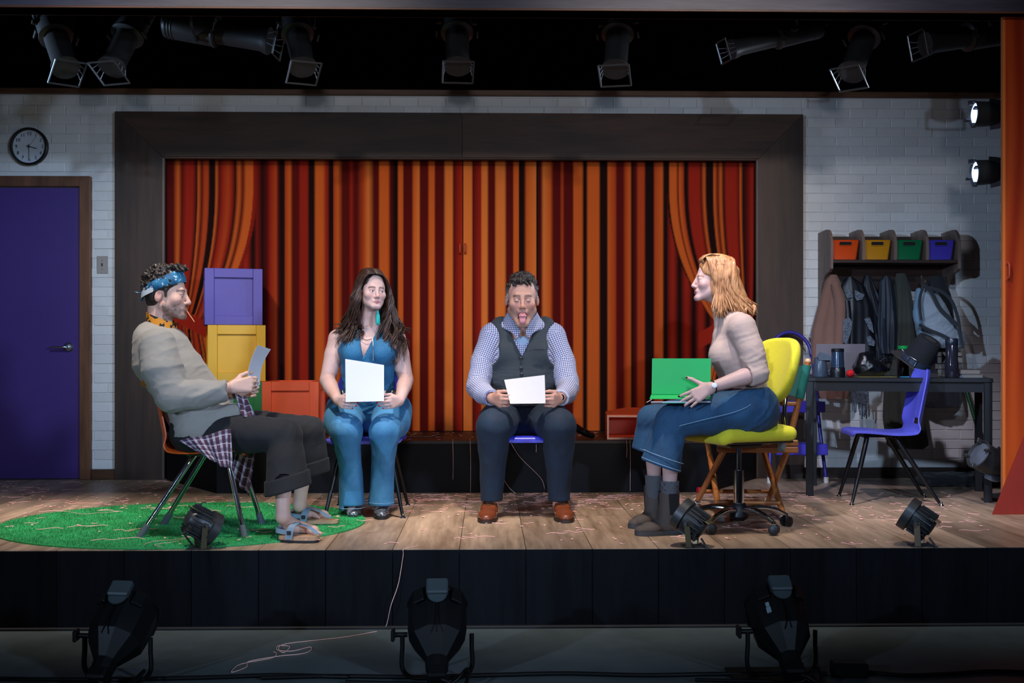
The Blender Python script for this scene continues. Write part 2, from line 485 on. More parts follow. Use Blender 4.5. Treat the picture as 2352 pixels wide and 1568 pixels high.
# ---- purple door -----------------------------------------------------
m_door = mat('purple_door_paint', '#432c70', .5, var=.08, scale=15)
m_dfr = wood('door_frame_wood', '#4a2c1c', '#7d5034', 'z', grain=9., tone=.25)
xj = W(187, 700, YW).x; zd = W(100, 430, YW).z
dr = MB().box((xj - .46, YW - .002, zd / 2), (.92, .04, zd - .012), bev=.003).build('door_1', m_door)
struct(dr, 'purple flush door with silver lever handle', 'door')
m_chr = mat('satin_steel', '#b8bcc2', .28, 1., var=.05)
hp = W(158, 797, YW - .02)
hd = MB().lathe([(.034, 0), (.034, .008), (.026, .016), (.013, .018), (.013, .05)], hp, (0, -1, 0)).build('rose', m_chr, dr)
MB().tube([hp + Vector((0, -.048, 0)), hp + Vector((-.03, -.055, 0)), hp + Vector((-.118, -.052, -.002))], [.012, .0115, .008], 10, 8, flat=.75).build('lever', m_chr, dr, 60)
df = MB().box(((xj + xdr) / 2, YW - .022, zdt / 2), (xdr - xj, .05, zdt), bev=.004).build('trim_4', m_dfr)
struct(df, 'brown wooden frame around the purple door', 'trim')
MB().box((xj - .46, YW - .022, (zd + zdt) / 2), (.93, .05, zdt - zd), bev=.004).build('head_jamb', m_dfr, df)

# ---- wooden curtain frame -------------------------------------------
m_pro = wood('curtain_frame_wood', '#1d130e', '#432f23', 'z', grain=5., tone=.4, rough=.6)
m_proh = wood('curtain_frame_wood_across', '#231812', '#523727', 'x', grain=5., tone=.4, rough=.6)
xil, xir = W(376, 700, YW).x, W(1739, 700, YW).x; zi = W(1056, 364, YW).z
pf = struct(thing('trim_5', 'big dark wooden frame around the orange curtain doors', 'frame', ((xfl + xfr) / 2, YW, 0)))
YFf = YW - .045
def stile(x1, x2, sgn):
    mitre = [(x1, .0), (x2, .0), (x2, zi if sgn > 0 else ztf), (x1, ztf if sgn > 0 else zi)]
    M = Matrix(((1, 0, 0, 0), (0, 0, 1, YFf), (0, 1, 0, 0), (0, 0, 0, 1)))
    b = MB(); xm = (x1 + x2) / 2
    return b.prism(mitre, .12, M).build('stile', m_pro, pf, 0)
stile(xfl, xil, 1); stile(xir, xfr, -1)
M = Matrix(((1, 0, 0, 0), (0, 0, 1, YFf), (0, 1, 0, 0), (0, 0, 0, 1)))
xm = W(1062, 310, YFf).x; e = .0015
MB().prism([(xil + e, zi + e), (xm - e, zi + e), (xm - e, ztf), (xfl + e, ztf)], .12, M).build('header_board', m_proh, pf, 0)
MB().prism([(xm + e, zi + e), (xir - e, zi + e), (xfr - e, ztf), (xm + e, ztf)], .12, M).build('header_board', m_proh, pf, 0)
m_bead = wood('bead_wood', '#3a2f2a', '#6b5a4e', 'z', grain=9., tone=.2)
for sx_, xx in ((1, xil), (-1, xir)):
    MB().box((xx + sx_ * .006, YW - .03, zi / 2), (.02, .03, zi), bev=.006).build('bead', m_bead, pf)
MB().box(((xil + xir) / 2, YW - .03, zi - .006), (xir - xil, .03, .02), bev=.006).build('bead', m_proh, pf)

# ---- painted curtain: a pair of flat doors carrying a painted drape ---
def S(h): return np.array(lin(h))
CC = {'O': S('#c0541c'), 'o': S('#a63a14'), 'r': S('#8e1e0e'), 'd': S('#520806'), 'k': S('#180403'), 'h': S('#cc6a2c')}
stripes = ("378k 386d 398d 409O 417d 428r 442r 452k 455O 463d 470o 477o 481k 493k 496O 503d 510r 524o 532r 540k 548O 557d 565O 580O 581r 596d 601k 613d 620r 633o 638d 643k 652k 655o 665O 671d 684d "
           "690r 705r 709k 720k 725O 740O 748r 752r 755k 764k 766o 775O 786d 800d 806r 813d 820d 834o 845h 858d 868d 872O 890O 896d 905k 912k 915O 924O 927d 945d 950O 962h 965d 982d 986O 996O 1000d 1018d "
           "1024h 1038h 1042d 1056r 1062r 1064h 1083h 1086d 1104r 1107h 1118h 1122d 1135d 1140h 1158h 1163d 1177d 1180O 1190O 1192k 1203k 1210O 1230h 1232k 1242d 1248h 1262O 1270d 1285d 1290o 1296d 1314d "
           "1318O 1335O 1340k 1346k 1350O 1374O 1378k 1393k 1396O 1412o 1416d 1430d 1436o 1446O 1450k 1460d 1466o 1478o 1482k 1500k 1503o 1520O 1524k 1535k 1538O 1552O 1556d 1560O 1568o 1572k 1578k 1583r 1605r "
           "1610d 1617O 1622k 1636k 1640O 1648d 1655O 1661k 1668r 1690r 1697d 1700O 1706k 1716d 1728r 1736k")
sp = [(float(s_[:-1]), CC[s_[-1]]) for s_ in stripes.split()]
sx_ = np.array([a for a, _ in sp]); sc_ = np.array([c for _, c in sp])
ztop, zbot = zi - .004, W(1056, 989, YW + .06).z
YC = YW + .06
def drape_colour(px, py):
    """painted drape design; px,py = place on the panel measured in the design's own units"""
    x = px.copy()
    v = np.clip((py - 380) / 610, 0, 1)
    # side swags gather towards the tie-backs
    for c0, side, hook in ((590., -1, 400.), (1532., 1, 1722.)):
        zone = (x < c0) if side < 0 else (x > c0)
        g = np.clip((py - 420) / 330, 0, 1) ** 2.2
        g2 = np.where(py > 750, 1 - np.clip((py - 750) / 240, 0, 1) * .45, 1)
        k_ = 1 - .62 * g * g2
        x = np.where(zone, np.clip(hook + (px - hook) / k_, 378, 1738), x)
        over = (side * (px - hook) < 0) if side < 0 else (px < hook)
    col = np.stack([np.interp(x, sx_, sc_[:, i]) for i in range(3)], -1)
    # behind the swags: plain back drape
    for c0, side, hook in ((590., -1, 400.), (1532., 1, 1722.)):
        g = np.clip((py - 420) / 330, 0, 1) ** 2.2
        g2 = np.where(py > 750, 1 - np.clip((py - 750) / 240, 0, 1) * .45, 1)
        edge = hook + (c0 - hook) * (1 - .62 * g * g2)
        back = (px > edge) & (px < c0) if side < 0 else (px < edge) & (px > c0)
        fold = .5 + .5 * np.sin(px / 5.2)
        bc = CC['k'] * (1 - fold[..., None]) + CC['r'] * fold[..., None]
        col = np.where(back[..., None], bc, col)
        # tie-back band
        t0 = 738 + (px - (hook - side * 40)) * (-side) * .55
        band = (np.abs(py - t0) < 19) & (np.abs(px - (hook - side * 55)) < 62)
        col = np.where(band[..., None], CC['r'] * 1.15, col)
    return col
m_drape = mat('painted_drape', '#b0451c', .85, spec=.12, var=.1, scale=9, attr='Col', stretch=(8, 1, .3))
def drape_panel(name, pxa, pxb, label):
    nx, nz = int((pxb - pxa) / 2.2), 170
    U = np.linspace(pxa, pxb, nx); Vv = np.linspace(989, 364, nz)
    gx, gy = np.meshgrid(U, Vv)
    xa, xb = W(pxa, 700, YC).x, W(pxb, 700, YC).x
    X = xa + (gx - pxa) / (pxb - pxa) * (xb - xa); Z = zbot + (989 - gy) / 625 * (ztop - zbot)
    P = np.stack([X, np.full_like(X, YC), Z], -1).reshape(-1, 3)
    i = np.arange(nx * nz).reshape(nz, nx)
    F = np.stack([i[:-1, :-1], i[:-1, 1:], i[1:, 1:], i[1:, :-1]], -1).reshape(-1, 4)
    root = struct(thing(name, label, 'door', ((xa + xb) / 2, YC, zbot)))
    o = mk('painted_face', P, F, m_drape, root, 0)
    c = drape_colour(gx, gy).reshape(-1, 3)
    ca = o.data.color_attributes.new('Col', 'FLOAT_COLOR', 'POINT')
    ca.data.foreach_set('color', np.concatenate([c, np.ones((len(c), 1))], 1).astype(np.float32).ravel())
    MB().box(((xa + xb) / 2, YC + .0215, (zbot + ztop) / 2), (xb - xa, .04, ztop - zbot)).build('door_board', mat('board_edge', '#a8603a', .7), root, 0)
    return root
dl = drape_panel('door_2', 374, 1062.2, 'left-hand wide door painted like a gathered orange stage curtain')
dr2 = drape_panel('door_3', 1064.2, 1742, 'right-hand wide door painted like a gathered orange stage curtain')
dl['label'] = 'wide door painted as an orange curtain, on the stacked crates side of the seam'
dr2['label'] = 'wide door painted as an orange curtain, on the coat rack side of the seam'
m_hdl = mat('orange_handle_paint', '#a8371a', .45)
for root, px in ((dl, 1056.5), (dr2, 1068.5)):
    h = W(px, 571, YC)
    MB().tube([h + Vector((0, .002, .035)), h + Vector((0, -.028, .03)), h + Vector((0, -.032, 0)), h + Vector((0, -.028, -.03)), h + Vector((0, .002, -.035))], .006, 8, 16).build('handle', m_hdl, root, 60)
MB()
# black backing under doors and dark recess
struct(MB().box(((xil + xir) / 2, YC + .1, zi / 2), (xir - xil + .3, .04, zi + .1)).build('wall_recess', m_black), 'black backing behind the curtain doors', 'wall')

# ---- black platform in front of the curtain --------------------------
m_plat = mat('platform_black', '#121317', .6, spec=.2, var=.25, scale=12, bump=.05)
pA, pB = G(497, 1133), G(1628, 1129); pC, pD = Vector((W(376, 1000, YW - .05).x, YW - .05, 0)), Vector((W(1743, 1000, YW - .05).x, YW - .05, 0))
yb = YW + .055
pl = thing('platform', 'low black platform step in front of the curtain doors', 'platform', ((pA.x + pB.x) / 2, YP, 0))
poly = [(pA.x, YP), (pB.x, YP), (pD.x - .02, YW - .05), (pD.x - .02, yb), (pC.x + .02, yb), (pC.x + .02, YW - .05)]
MB().prism(poly, PH - .018).build('base', m_plat, pl, 0)
MB().prism([(x, y - (.006 if y < YW - .1 else 0)) for x, y in poly], .018, Matrix.Translation((0, 0, PH - .018))).build('top_board', mat('platform_top', '#2a211d', .5, var=.3, scale=14, stretch=(1, 6, 1)), pl, 0)

# ---- right hand flat painted as curtain ------------------------------
YR = 6.36
fl = thing('curtain_flat', 'tall orange flat painted as a curtain with a flared red foot', 'flat', W(2330, 1180, YR) * 1.0)
fl.location.z = 0
xa = W(2303, 700, YR).x; ztp = zb + .012
def flat_col(u, w):   # u metres from edge, w height
    k = u + .03 * np.sin(w * 2.2) * (u > .02)
    f = .5 + .5 * np.sin(k * 60 - w * 1.2)
    c = CC['o'] * (1 - f[..., None]) + CC['r'] * f[..., None] * .8 + CC['O'] * .15
    lowc = np.clip((1.0 - w) / .9, 0, 1)[..., None]
    c = c * (1 - lowc * .7) + CC['O'] * 1.0 * lowc * .7
    return np.where((u < .018)[..., None], CC['h'] * 1.15, c)
nx, nz = 90, 60
gx, gz = np.meshgrid(np.linspace(0, .9, nx), np.linspace(.002, ztp, nz))
P = np.stack([xa + gx, np.full_like(gx, YR), gz], -1).reshape(-1, 3)
i = np.arange(nx * nz).reshape(nz, nx); F = np.stack([i[:-1, :-1], i[:-1, 1:], i[1:, 1:], i[1:, :-1]], -1).reshape(-1, 4)
o = mk('painted_face', P, F, m_drape, fl, 0); c = flat_col(gx, gz).reshape(-1, 3)
ca = o.data.color_attributes.new('Col', 'FLOAT_COLOR', 'POINT')
ca.data.foreach_set('color', np.concatenate([c, np.ones((len(c), 1))], 1).astype(np.float32).ravel())
MB().box((xa + .45, YR + .0125, ztp / 2), (.9, .024, ztp - .004)).build('board', mat('board_edge', '#a8603a', .7), fl, 0)
h = W(2314, 622, YR)
MB().tube([h + Vector((0, .0, .047)), h + Vector((0, -.022, .036)), h + Vector((0, -.025, 0)), h + Vector((0, -.022, -.036)), h + Vector((0, 0, -.047))], .006, 8, 16).build('handle', m_hdl, fl, 60)
for dz in (-.045, .045): MB().box(h + Vector((0, -.002, dz)), (.024, .004, .024), bev=.002).build('handle_plate', m_hdl, fl)
a, b_, c_ = W(2279, 1180, YR - .28), W(2352, 1010, YR - .02), W(2380, 1180, YR - .28)
a = G(2279, 1181); cR = G(2420, 1181)
tri = MB(); top = W(2420, 835, YR - .012); edge = W(2308, 1120, YR - .01)
tri.sheet([[a + (top - a) * t + (cR - a) * s * (1 - t) * 1.0 for s in np.linspace(0, 1, 8)] for t in np.linspace(0, .98, 12)], .008)
tri.build('flared_foot', mat('red_foot_paint', '#8c2413', .6, var=.15, scale=8), fl, 20)
# ------------------------------------------------------------------ soft solids (distance fields -> one continuous mesh)
def vnoise(P, seed=0):
    P = np.asarray(P, np.float64); i = np.floor(P).astype(np.int64); f = P - i; u = f * f * (3 - 2 * f)
    def h(a, b, c):
        n = (a * 374761393 + b * 668265263 + c * 2147483647 + seed * 1274126177) & 0xffffffff
        n = ((n ^ (n >> 13)) * 1274126177) & 0xffffffff
        return ((n ^ (n >> 16)) & 0xffff) / 32767.5 - 1
    r = 0
    for dx in (0, 1):
        for dy in (0, 1):
            for dz in (0, 1):
                w = (u[..., 0] if dx else 1 - u[..., 0]) * (u[..., 1] if dy else 1 - u[..., 1]) * (u[..., 2] if dz else 1 - u[..., 2])
                r = r + w * h(i[..., 0] + dx, i[..., 1] + dy, i[..., 2] + dz)
    return r
def fbm(P, o=3, seed=0):
    r = 0; a = 1.
    for k in range(o): r = r + a * vnoise(P * 2 ** k + 17.3 * k, seed + k); a *= .5
    return r
A3 = lambda v: np.array(v, np.float64)
def nrm(v): v = A3(v); return v / (np.linalg.norm(v) + 1e-12)
class SDF:
    def __init__(s, lo, hi, vox):
        s.lo = A3(lo); s.v = vox; s.n = np.ceil((A3(hi) - s.lo) / vox).astype(int) + 1
        s.F = np.full(s.n, .2, np.float32)
    def _sub(s, lo, hi, fn, k, mode):
        a = np.clip(np.floor((lo - s.lo) / s.v).astype(int), 0, s.n); b = np.clip(np.ceil((hi - s.lo) / s.v).astype(int) + 1, 0, s.n)
        if np.any(b <= a): return s
        g = [(s.lo[i] + np.arange(a[i], b[i]) * s.v).astype(np.float32) for i in range(3)]
        X, Y, Z = g[0][:, None, None], g[1][None, :, None], g[2][None, None, :]
        d = fn(X, Y, Z); sl = tuple(slice(a[i], b[i]) for i in range(3)); f = s.F[sl]
        if mode == 'sub': d = -d
        if k <= 0: r = np.maximum(f, d) if mode != 'add' else np.minimum(f, d)
        else:
            h = np.maximum(k - np.abs(f - d), 0) / k
            r = (np.maximum(f, d) + h * h * k * .25) if mode != 'add' else (np.minimum(f, d) - h * h * k * .25)
        s.F[sl] = r
        return s
    def cone(s, a, b, ra, rb=None, k=.01, w=None, wf=1., mode='add'):
        """tapered capsule; w = unit direction along which the section is scaled by wf"""
        rb = ra if rb is None else rb; a = A3(a); b = A3(b); ba = b - a; L2 = max(float(ba @ ba), 1e-9)
        m = max(ra, rb) * max(1, wf) + k + 2.5 * s.v
        if w is not None: w = nrm(w)
        def fn(X, Y, Z):
            px, py, pz = X - np.float32(a[0]), Y - np.float32(a[1]), Z - np.float32(a[2])
            t = np.clip((px * ba[0] + py * ba[1] + pz * ba[2]) / L2, 0, 1).astype(np.float32)
            qx, qy, qz = px - t * np.float32(ba[0]), py - t * np.float32(ba[1]), pz - t * np.float32(ba[2])
            d2 = qx * qx + qy * qy + qz * qz
            if w is not None:
                q = qx * np.float32(w[0]) + qy * np.float32(w[1]) + qz * np.float32(w[2])
                d2 = d2 + q * q * np.float32(1 / wf ** 2 - 1)
            return (np.sqrt(np.maximum(d2, 0)) - (ra + (rb - ra) * t)).astype(np.float32)
        return s._sub(np.minimum(a, b) - m, np.maximum(a, b) + m, fn, k, mode)
    def chain(s, pts, k=.01, w=None, wf=1., mode='add'):
        """one tapering limb through several joints, blended into the solid once"""
        P = [A3(p) for p, _ in pts]; rs = [r for _, r in pts]; m = max(rs) * max(1, wf) + k + 2.5 * s.v
        if w is not None: w = nrm(w)
        def fn(X, Y, Z):
            best = None
            for a, b, ra, rb in zip(P, P[1:], rs, rs[1:]):
                ba = b - a; L2 = max(float(ba @ ba), 1e-9)
                px, py, pz = X - np.float32(a[0]), Y - np.float32(a[1]), Z - np.float32(a[2])
                t = np.clip((px * ba[0] + py * ba[1] + pz * ba[2]) / L2, 0, 1).astype(np.float32)
                qx, qy, qz = px - t * np.float32(ba[0]), py - t * np.float32(ba[1]), pz - t * np.float32(ba[2])
                d2 = qx * qx + qy * qy + qz * qz
                if w is not None:
                    q = qx * np.float32(w[0]) + qy * np.float32(w[1]) + qz * np.float32(w[2]); d2 = d2 + q * q * np.float32(1 / wf ** 2 - 1)
                d = np.sqrt(np.maximum(d2, 0)) - (ra + (rb - ra) * t)
                if best is None: best = d
                else:
                    h = np.maximum(.012 - np.abs(best - d), 0) / .012; best = np.minimum(best, d) - h * h * .003 * .5
            return best.astype(np.float32)
        A = np.array(P); return s._sub(A.min(0) - m, A.max(0) + m, fn, k, mode)
    def carve(s, lo, hi, fn, k=.004): return s._sub(A3(lo), A3(hi), lambda X, Y, Z: fn(X, Y, Z).astype(np.float32), k, 'sub')
    def ell(s, c, r, rot=None, k=.01, mode='add'):
        c = A3(c); r = A3([r] * 3 if isinstance(r, (int, float)) else r); Q = np.eye(3) if rot is None else np.array(rot)[:3, :3]
        m = r.max() + k + 2.5 * s.v; rm = r.min()
        def fn(X, Y, Z):
            p = (X - np.float32(c[0]), Y - np.float32(c[1]), Z - np.float32(c[2])); e = 0; e2 = 0
            for j in range(3):
                u = p[0] * np.float32(Q[0, j]) + p[1] * np.float32(Q[1, j]) + p[2] * np.float32(Q[2, j])
                e = e + (u / r[j]) ** 2; e2 = e2 + (u / r[j] ** 2) ** 2
            k0 = np.sqrt(e); k1 = np.sqrt(e2)
            return (k0 * (k0 - 1) / np.maximum(k1, 1e-6)).astype(np.float32)
        return s._sub(c - m, c + m, fn, k, mode)
    def box(s, c, h, rot=None, rad=.01, k=.01, mode='add'):
        c = A3(c); h = A3(h); Q = np.eye(3) if rot is None else np.array(rot)[:3, :3]; m = np.linalg.norm(h) + k + 2.5 * s.v
        def fn(X, Y, Z):
            p = (X - np.float32(c[0]), Y - np.float32(c[1]), Z - np.float32(c[2])); o = 0; mx = None
            for j in range(3):
                u = np.abs(p[0] * np.float32(Q[0, j]) + p[1] * np.float32(Q[1, j]) + p[2] * np.float32(Q[2, j])) - np.float32(h[j] - rad)
                o = o + np.maximum(u, 0) ** 2; mx = u if mx is None else np.maximum(mx, u)
            return (np.sqrt(o) + np.minimum(mx, 0) - rad).astype(np.float32)
        return s._sub(c - m, c + m, fn, k, mode)
    def plane(s, p, n, k=.004):          # cut away the half space on the n side
        p = A3(p); n = nrm(n)
        hi = s.lo + s.n * s.v
        fn = lambda X, Y, Z: ((p[0] - X) * n[0] + (p[1] - Y) * n[1] + (p[2] - Z) * n[2]).astype(np.float32)
        return s._sub(s.lo, hi, fn, k, 'sub')
    def mesh(s, smooth=0):
        F = s.F; S = F < 0; n = s.n
        cnt = np.zeros(n - 1, np.uint8)
        for dx in (0, 1):
            for dy in (0, 1):
                for dz in (0, 1):
                    cnt += S[dx:n[0] - 1 + dx, dy:n[1] - 1 + dy, dz:n[2] - 1 + dz]
        act = np.argwhere((cnt > 0) & (cnt < 8))
        idx = np.full(n - 1, -1, np.int32); idx[tuple(act.T)] = np.arange(len(act))
        cor = [(x, y, z) for x in (0, 1) for y in (0, 1) for z in (0, 1)]
        val = np.stack([F[act[:, 0] + c[0], act[:, 1] + c[1], act[:, 2] + c[2]] for c in cor], 1)
        ps = np.zeros((len(act), 3)); ct = np.zeros(len(act))
        for i, a in enumerate(cor):
            for j, b in enumerate(cor):
                if j > i and sum(abs(p - q) for p, q in zip(a, b)) == 1:
                    va, vb = val[:, i], val[:, j]; mk_ = (va < 0) != (vb < 0)
                    t = np.where(mk_, va / np.where(mk_, va - vb, 1), 0)
                    ps += np.where(mk_[:, None], A3(a) + t[:, None] * (A3(b) - A3(a)), 0); ct += mk_
        V = s.lo + (act + ps / ct[:, None]) * s.v
        Q = []
        for ax in range(3):
            sl0 = [slice(1, n[i] - 1) for i in range(3)]; sl1 = list(sl0); sl0[ax] = slice(0, n[ax] - 1); sl1[ax] = slice(1, n[ax])
            d = S[tuple(sl0)].astype(np.int8) - S[tuple(sl1)].astype(np.int8)
            e = np.argwhere(d != 0); sg = d[tuple(e.T)]
            off = np.array([1, 1, 1]); off[ax] = 0; e = e + off
            u, w = [(1, 2), (2, 0), (0, 1)][ax]
            eu = np.eye(3, dtype=int)[u]; ew = np.eye(3, dtype=int)[w]
            q = np.stack([idx[tuple((e - eu - ew).T)], idx[tuple((e - ew).T)], idx[tuple(e.T)], idx[tuple((e - eu).T)]], 1)
            q[sg < 0] = q[sg < 0][:, ::-1]; Q.append(q)
        Q = np.concatenate(Q); Q = Q[(Q >= 0).all(1)]
        for _ in range(smooth): V = lap(V, Q, .5)
        return V, Q
def lap(V, Q, f=.5):
    acc = np.zeros_like(V); c = np.zeros(len(V))
    for a, b in ((0, 1), (1, 2), (2, 3), (3, 0)):
        for p, q in ((a, b), (b, a)):
            for j in range(3): acc[:, j] += np.bincount(Q[:, p], V[Q[:, q], j], len(V))
            c += np.bincount(Q[:, p], minlength=len(V))
    return V + f * (acc / np.maximum(c, 1)[:, None] - V)
def vnormals(V, Q):
    n = np.cross(V[Q[:, 2]] - V[Q[:, 0]], V[Q[:, 3]] - V[Q[:, 1]]); N = np.zeros_like(V)
    for k in range(4):
        for j in range(3): N[:, j] += np.bincount(Q[:, k], n[:, j], len(V))
    return N / (np.linalg.norm(N, axis=1, keepdims=True) + 1e-12)
def put(name, V, Q, m, parent, col=None, pat=None, label=None):
    o = mk(name, V, Q, m, parent, 180, label=label)
    for nm, d in (('Col', col), ('Pat', pat)):
        if d is not None:
            d = np.asarray(d, float)
            ca = o.data.color_attributes.new(nm, 'FLOAT_COLOR', 'POINT')
            ca.data.foreach_set('color', np.concatenate([d, np.ones((len(d), 1))], 1).astype(np.float32).ravel())
    return o
def bounds(pts, m):
    P = np.array([list(p) for p in pts]); return P.min(0) - m, P.max(0) + m
def segdist(V, a, b):
    a = A3(a); b = A3(b); ba = b - a; t = np.clip(((V - a) @ ba) / (ba @ ba), 0, 1)
    return np.linalg.norm(V - a - t[:, None] * ba, axis=1), t

# ------------------------------------------------------------------ anatomy
class Frame:      # origin + axes: x = wearer's right, y = forward, z = up; sized by s
    def __init__(f, o, fwd, up, s=1.):
        f.o = A3(o); f.y = nrm(fwd); z = A3(up) - f.y * (A3(up) @ f.y); f.z = nrm(z); f.x = np.cross(f.y, f.z); f.s = s
        f.Q = np.stack([f.x, f.y, f.z], 1)
    def __call__(f, x, y, z): return f.o + f.s * (f.x * x + f.y * y + f.z * z)
    def loc(f, V): return ((V - f.o) @ f.Q) / f.s
def head_sdf(S, H, jaw=0., fem=False, nose=1., mouth_open=0., w=1., slit=(.0005, .0052)):
    s = H.s; g = lambda *a: H(*a)
    S.ell(g(0, -.012, .048), A3((.076 * w, .097, .088)) * s, H.Q, k=.01)
    S.ell(g(0, .028, -.022), A3((.063 * w, .066, .092)) * s, H.Q, k=.03 * s)
    jx = .046 if fem else .053
    for q in (-1, 1):
        S.cone(g(q * jx * w, .0, -.05 - jaw * .3), g(q * .018, .078, -.098 - jaw), .024 * s, .017 * s, k=.022 * s)
        S.ell(g(q * .043 * w, .062, -.022), .023 * s, k=.02 * s)
    S.cone(g(-.012, .084, -.1 - jaw), g(.012, .084, -.1 - jaw), .016 * s, k=.016 * s)
    S.cone(g(-.03, .082, .026), g(.03, .082, .026), (.009 if fem else .0125) * s, k=.014 * s)
    for q in (-1, 1): S.ell(g(q * .031, .104, .0), A3((.018, .014, .0125)) * s, H.Q, k=.012 * s, mode='sub')
    for q in (-1, 1):
        S.ell(g(q * .031, .0775, .0), .0158 * s, k=.004 * s)
        S.ell(g(q * .031, .0815, .0105), A3((.0165, .0105, .005)) * s, H.Q, k=.004 * s)
        if slit: S.ell(g(q * .031, .096, slit[0]), A3((.0135, .0085, slit[1])) * s, H.Q, k=.0015 * s, mode='sub')
    S.cone(g(0, .09, .018), g(0, .105 + .008 * nose, -.03), .008 * s, .0105 * s, k=.01 * s)
    S.ell(g(0, .105 + .006 * nose, -.033), .0115 * s, k=.006 * s)
    for q in (-1, 1): S.ell(g(q * .0125, .1, -.037), .0085 * s, k=.005 * s)
    for q in (-1, 1): S.ell(g(q * .0065, .11, -.046), A3((.004, .004, .004)) * s, k=.003 * s, mode='sub')
    S.cone(g(-.014, .088, -.063), g(.014, .088, -.063), .0125 * s, k=.014 * s)
    if mouth_open:
        o = mouth_open
        S.ell(g(0, .1, -.068 - o * .5), A3((.026, .03, o * .5 + .004)) * s, H.Q, k=.006 * s, mode='sub')
        for q in (-1, 1):
            S.cone(g(0, .1, -.061), g(q * .024, .09, -.064 - o * .25), .0045 * s, .003 * s, k=.004 * s)
            S.cone(g(0, .098, -.072 - o), g(q * .024, .088, -.066 - o * .3), .0055 * s, .003 * s, k=.004 * s)
    else:
        S.cone(g(-.022, .094, -.067), g(.022, .094, -.067), .0025 * s, k=.004 * s, mode='sub')
        for q in (-1, 1):
            S.cone(g(0, .1015, -.0635), g(q * .02, .0935, -.0665), .0042 * s, .0018 * s, k=.003 * s)
            S.cone(g(0, .1, -.0725), g(q * .017, .0935, -.07), .005 * s, .002 * s, k=.003 * s)
    for q in (-1, 1):
        S.ell(g(q * .079 * w, -.016, -.006), A3((.0085, .019, .031)) * s, H.Q @ np.array(Euler((R(-12), 0, R(q * 18))).to_matrix()), k=.006 * s)
        S.ell(g(q * .0885 * w, -.011, .003), A3((.0075, .0115, .019)) * s, H.Q, k=.003 * s, mode='sub')
def eyes(person, H, lid=.0, iris='#3b4a55', look=(0, 0), fem=False):
    w = mat('eye_white', '#bdb6b4', .25, var=0); ir = mat('iris_' + iris[1:], iris, .2, var=.1); pu = mat('pupil', '#08080a', .15, var=0)
    for q in (-1, 1):
        c = H(q * .031, .0785, .0); b = MB().ell(c, .0137 * H.s, Matrix(H.Q.tolist()), 20, 14).build('eye', w, person, 180)
        d = nrm(H.y + H.x * look[0] + H.z * look[1])
        for r_, dep, m in ((.0056, .0124, ir), (.0027, .0132, pu)):
            MB().ell(c + d * dep * H.s, (r_ * H.s, r_ * H.s, .0017 * H.s), frame(d), 14, 8).build('iris' if m is ir else 'pupil', m, b, 180)
FING = ((.029, .092, .074, .0088), (.0095, .0965, .083, .009), (-.0105, .093, .077, .0086), (-.029, .085, .06, .0076))
def hand_sdf(S, w, f, t, n, s=1., curl=((.5, .7, .5),) * 4, thumb=((.3, .9, -.1), (.6, .5, -.3), (.9, .2, -.3)), spread=0., lay=0.):
    """wrist w; f = knuckle direction, t = thumb side, n = back of hand; returns finger tips"""
    w = A3(w); f = nrm(f); n = nrm(A3(n) - f * (A3(n) @ f)); t = nrm(A3(t) - f * (A3(t) @ f) - n * (A3(t) @ n)); tips = []
    for i, (y, x, L, r) in enumerate(FING):
        kn = w + s * (f * x + t * y + n * .002)
        S.cone(w + s * (f * .008 + t * y * .55), kn, .0145 * s, .0105 * s, k=.014 * s)
    S.cone(w + s * (f * .02 + t * .016 - n * .008), w + s * (f * .07 + t * .02 - n * .006), .014 * s, .011 * s, k=.012 * s)
    for i, (y, x, L, r) in enumerate(FING):
        p = w + s * (f * x + t * y); a = 0; cu = curl[i] if i < len(curl) else curl[-1]
        sd = t * (y / .03) * spread
        for j, fr in enumerate((.46, .3, .24)):
            a += cu[j]; d = nrm(f * math.cos(a) - n * math.sin(a) + sd * math.cos(a))
            q = p + d * L * fr * s; S.cone(p, q, (r - .0006 * j) * s, (r - .0006 * (j + 1)) * s, k=.0025 * s if j else .006 * s); p = q
        tips.append((p, d, nrm(n * math.cos(a) + f * math.sin(a)), r * s))
    p = w + s * (f * .022 + t * .022 - n * .006)
    for j, (d, L, ra, rb) in enumerate(zip(thumb, (.042, .034, .027), (.0145, .011, .0098), (.011, .0098, .0082))):
        d = nrm(f * d[0] + t * d[1] + n * d[2]); q = p + d * L * s; S.cone(p, q, ra * s, rb * s, k=.012 * s if j == 0 else .003 * s); p = q
    tips.append((p, d, n, .0085 * s))
    return tips
def nails(person, tips, m, which=(0, 1, 2, 3, 4), s=1.):
    for i in which:
        p, d, up, r = tips[i]; up = nrm(up - d * (up @ d)); b = MB()
        b.ell(p + up * r * .62 - d * r * .1, (r * .62, r * .9, r * .35), Matrix(np.stack([np.cross(d, up), d, up], 1).tolist()), 10, 6)
        b.build('fingernail', m, person, 180)
def wrinkle(V, Q, amp, freq, seed=0, stretch=(1, 1, 1), mask=None):
    N = vnormals(V, Q); p = V * A3(stretch); wp = np.stack([fbm(p * 3.1 + 7.7 * i, 2, seed + i) for i in range(3)], 1)
    q = p + wp * .05; rg = lambda v, sd: 1 - 2.2 * np.abs(vnoise(v, sd)) ** .8
    dirs = np.stack([q @ nrm((1, .3, .6)), q @ nrm((-.3, 1, .2)), q @ nrm((-.6, -.2, 1))], 1) * A3((.55, 1, 1.5))
    d = .9 * rg(dirs * freq * 1.5, seed + 3) + .55 * rg(dirs[:, [2, 1, 0]] * freq * 2.6 + 9, seed + 5) + .25 * rg(p * freq * 5, seed + 7)
    d = amp * .75 * d
    if mask is not None: d = d * mask
    return V + N * d[:, None]
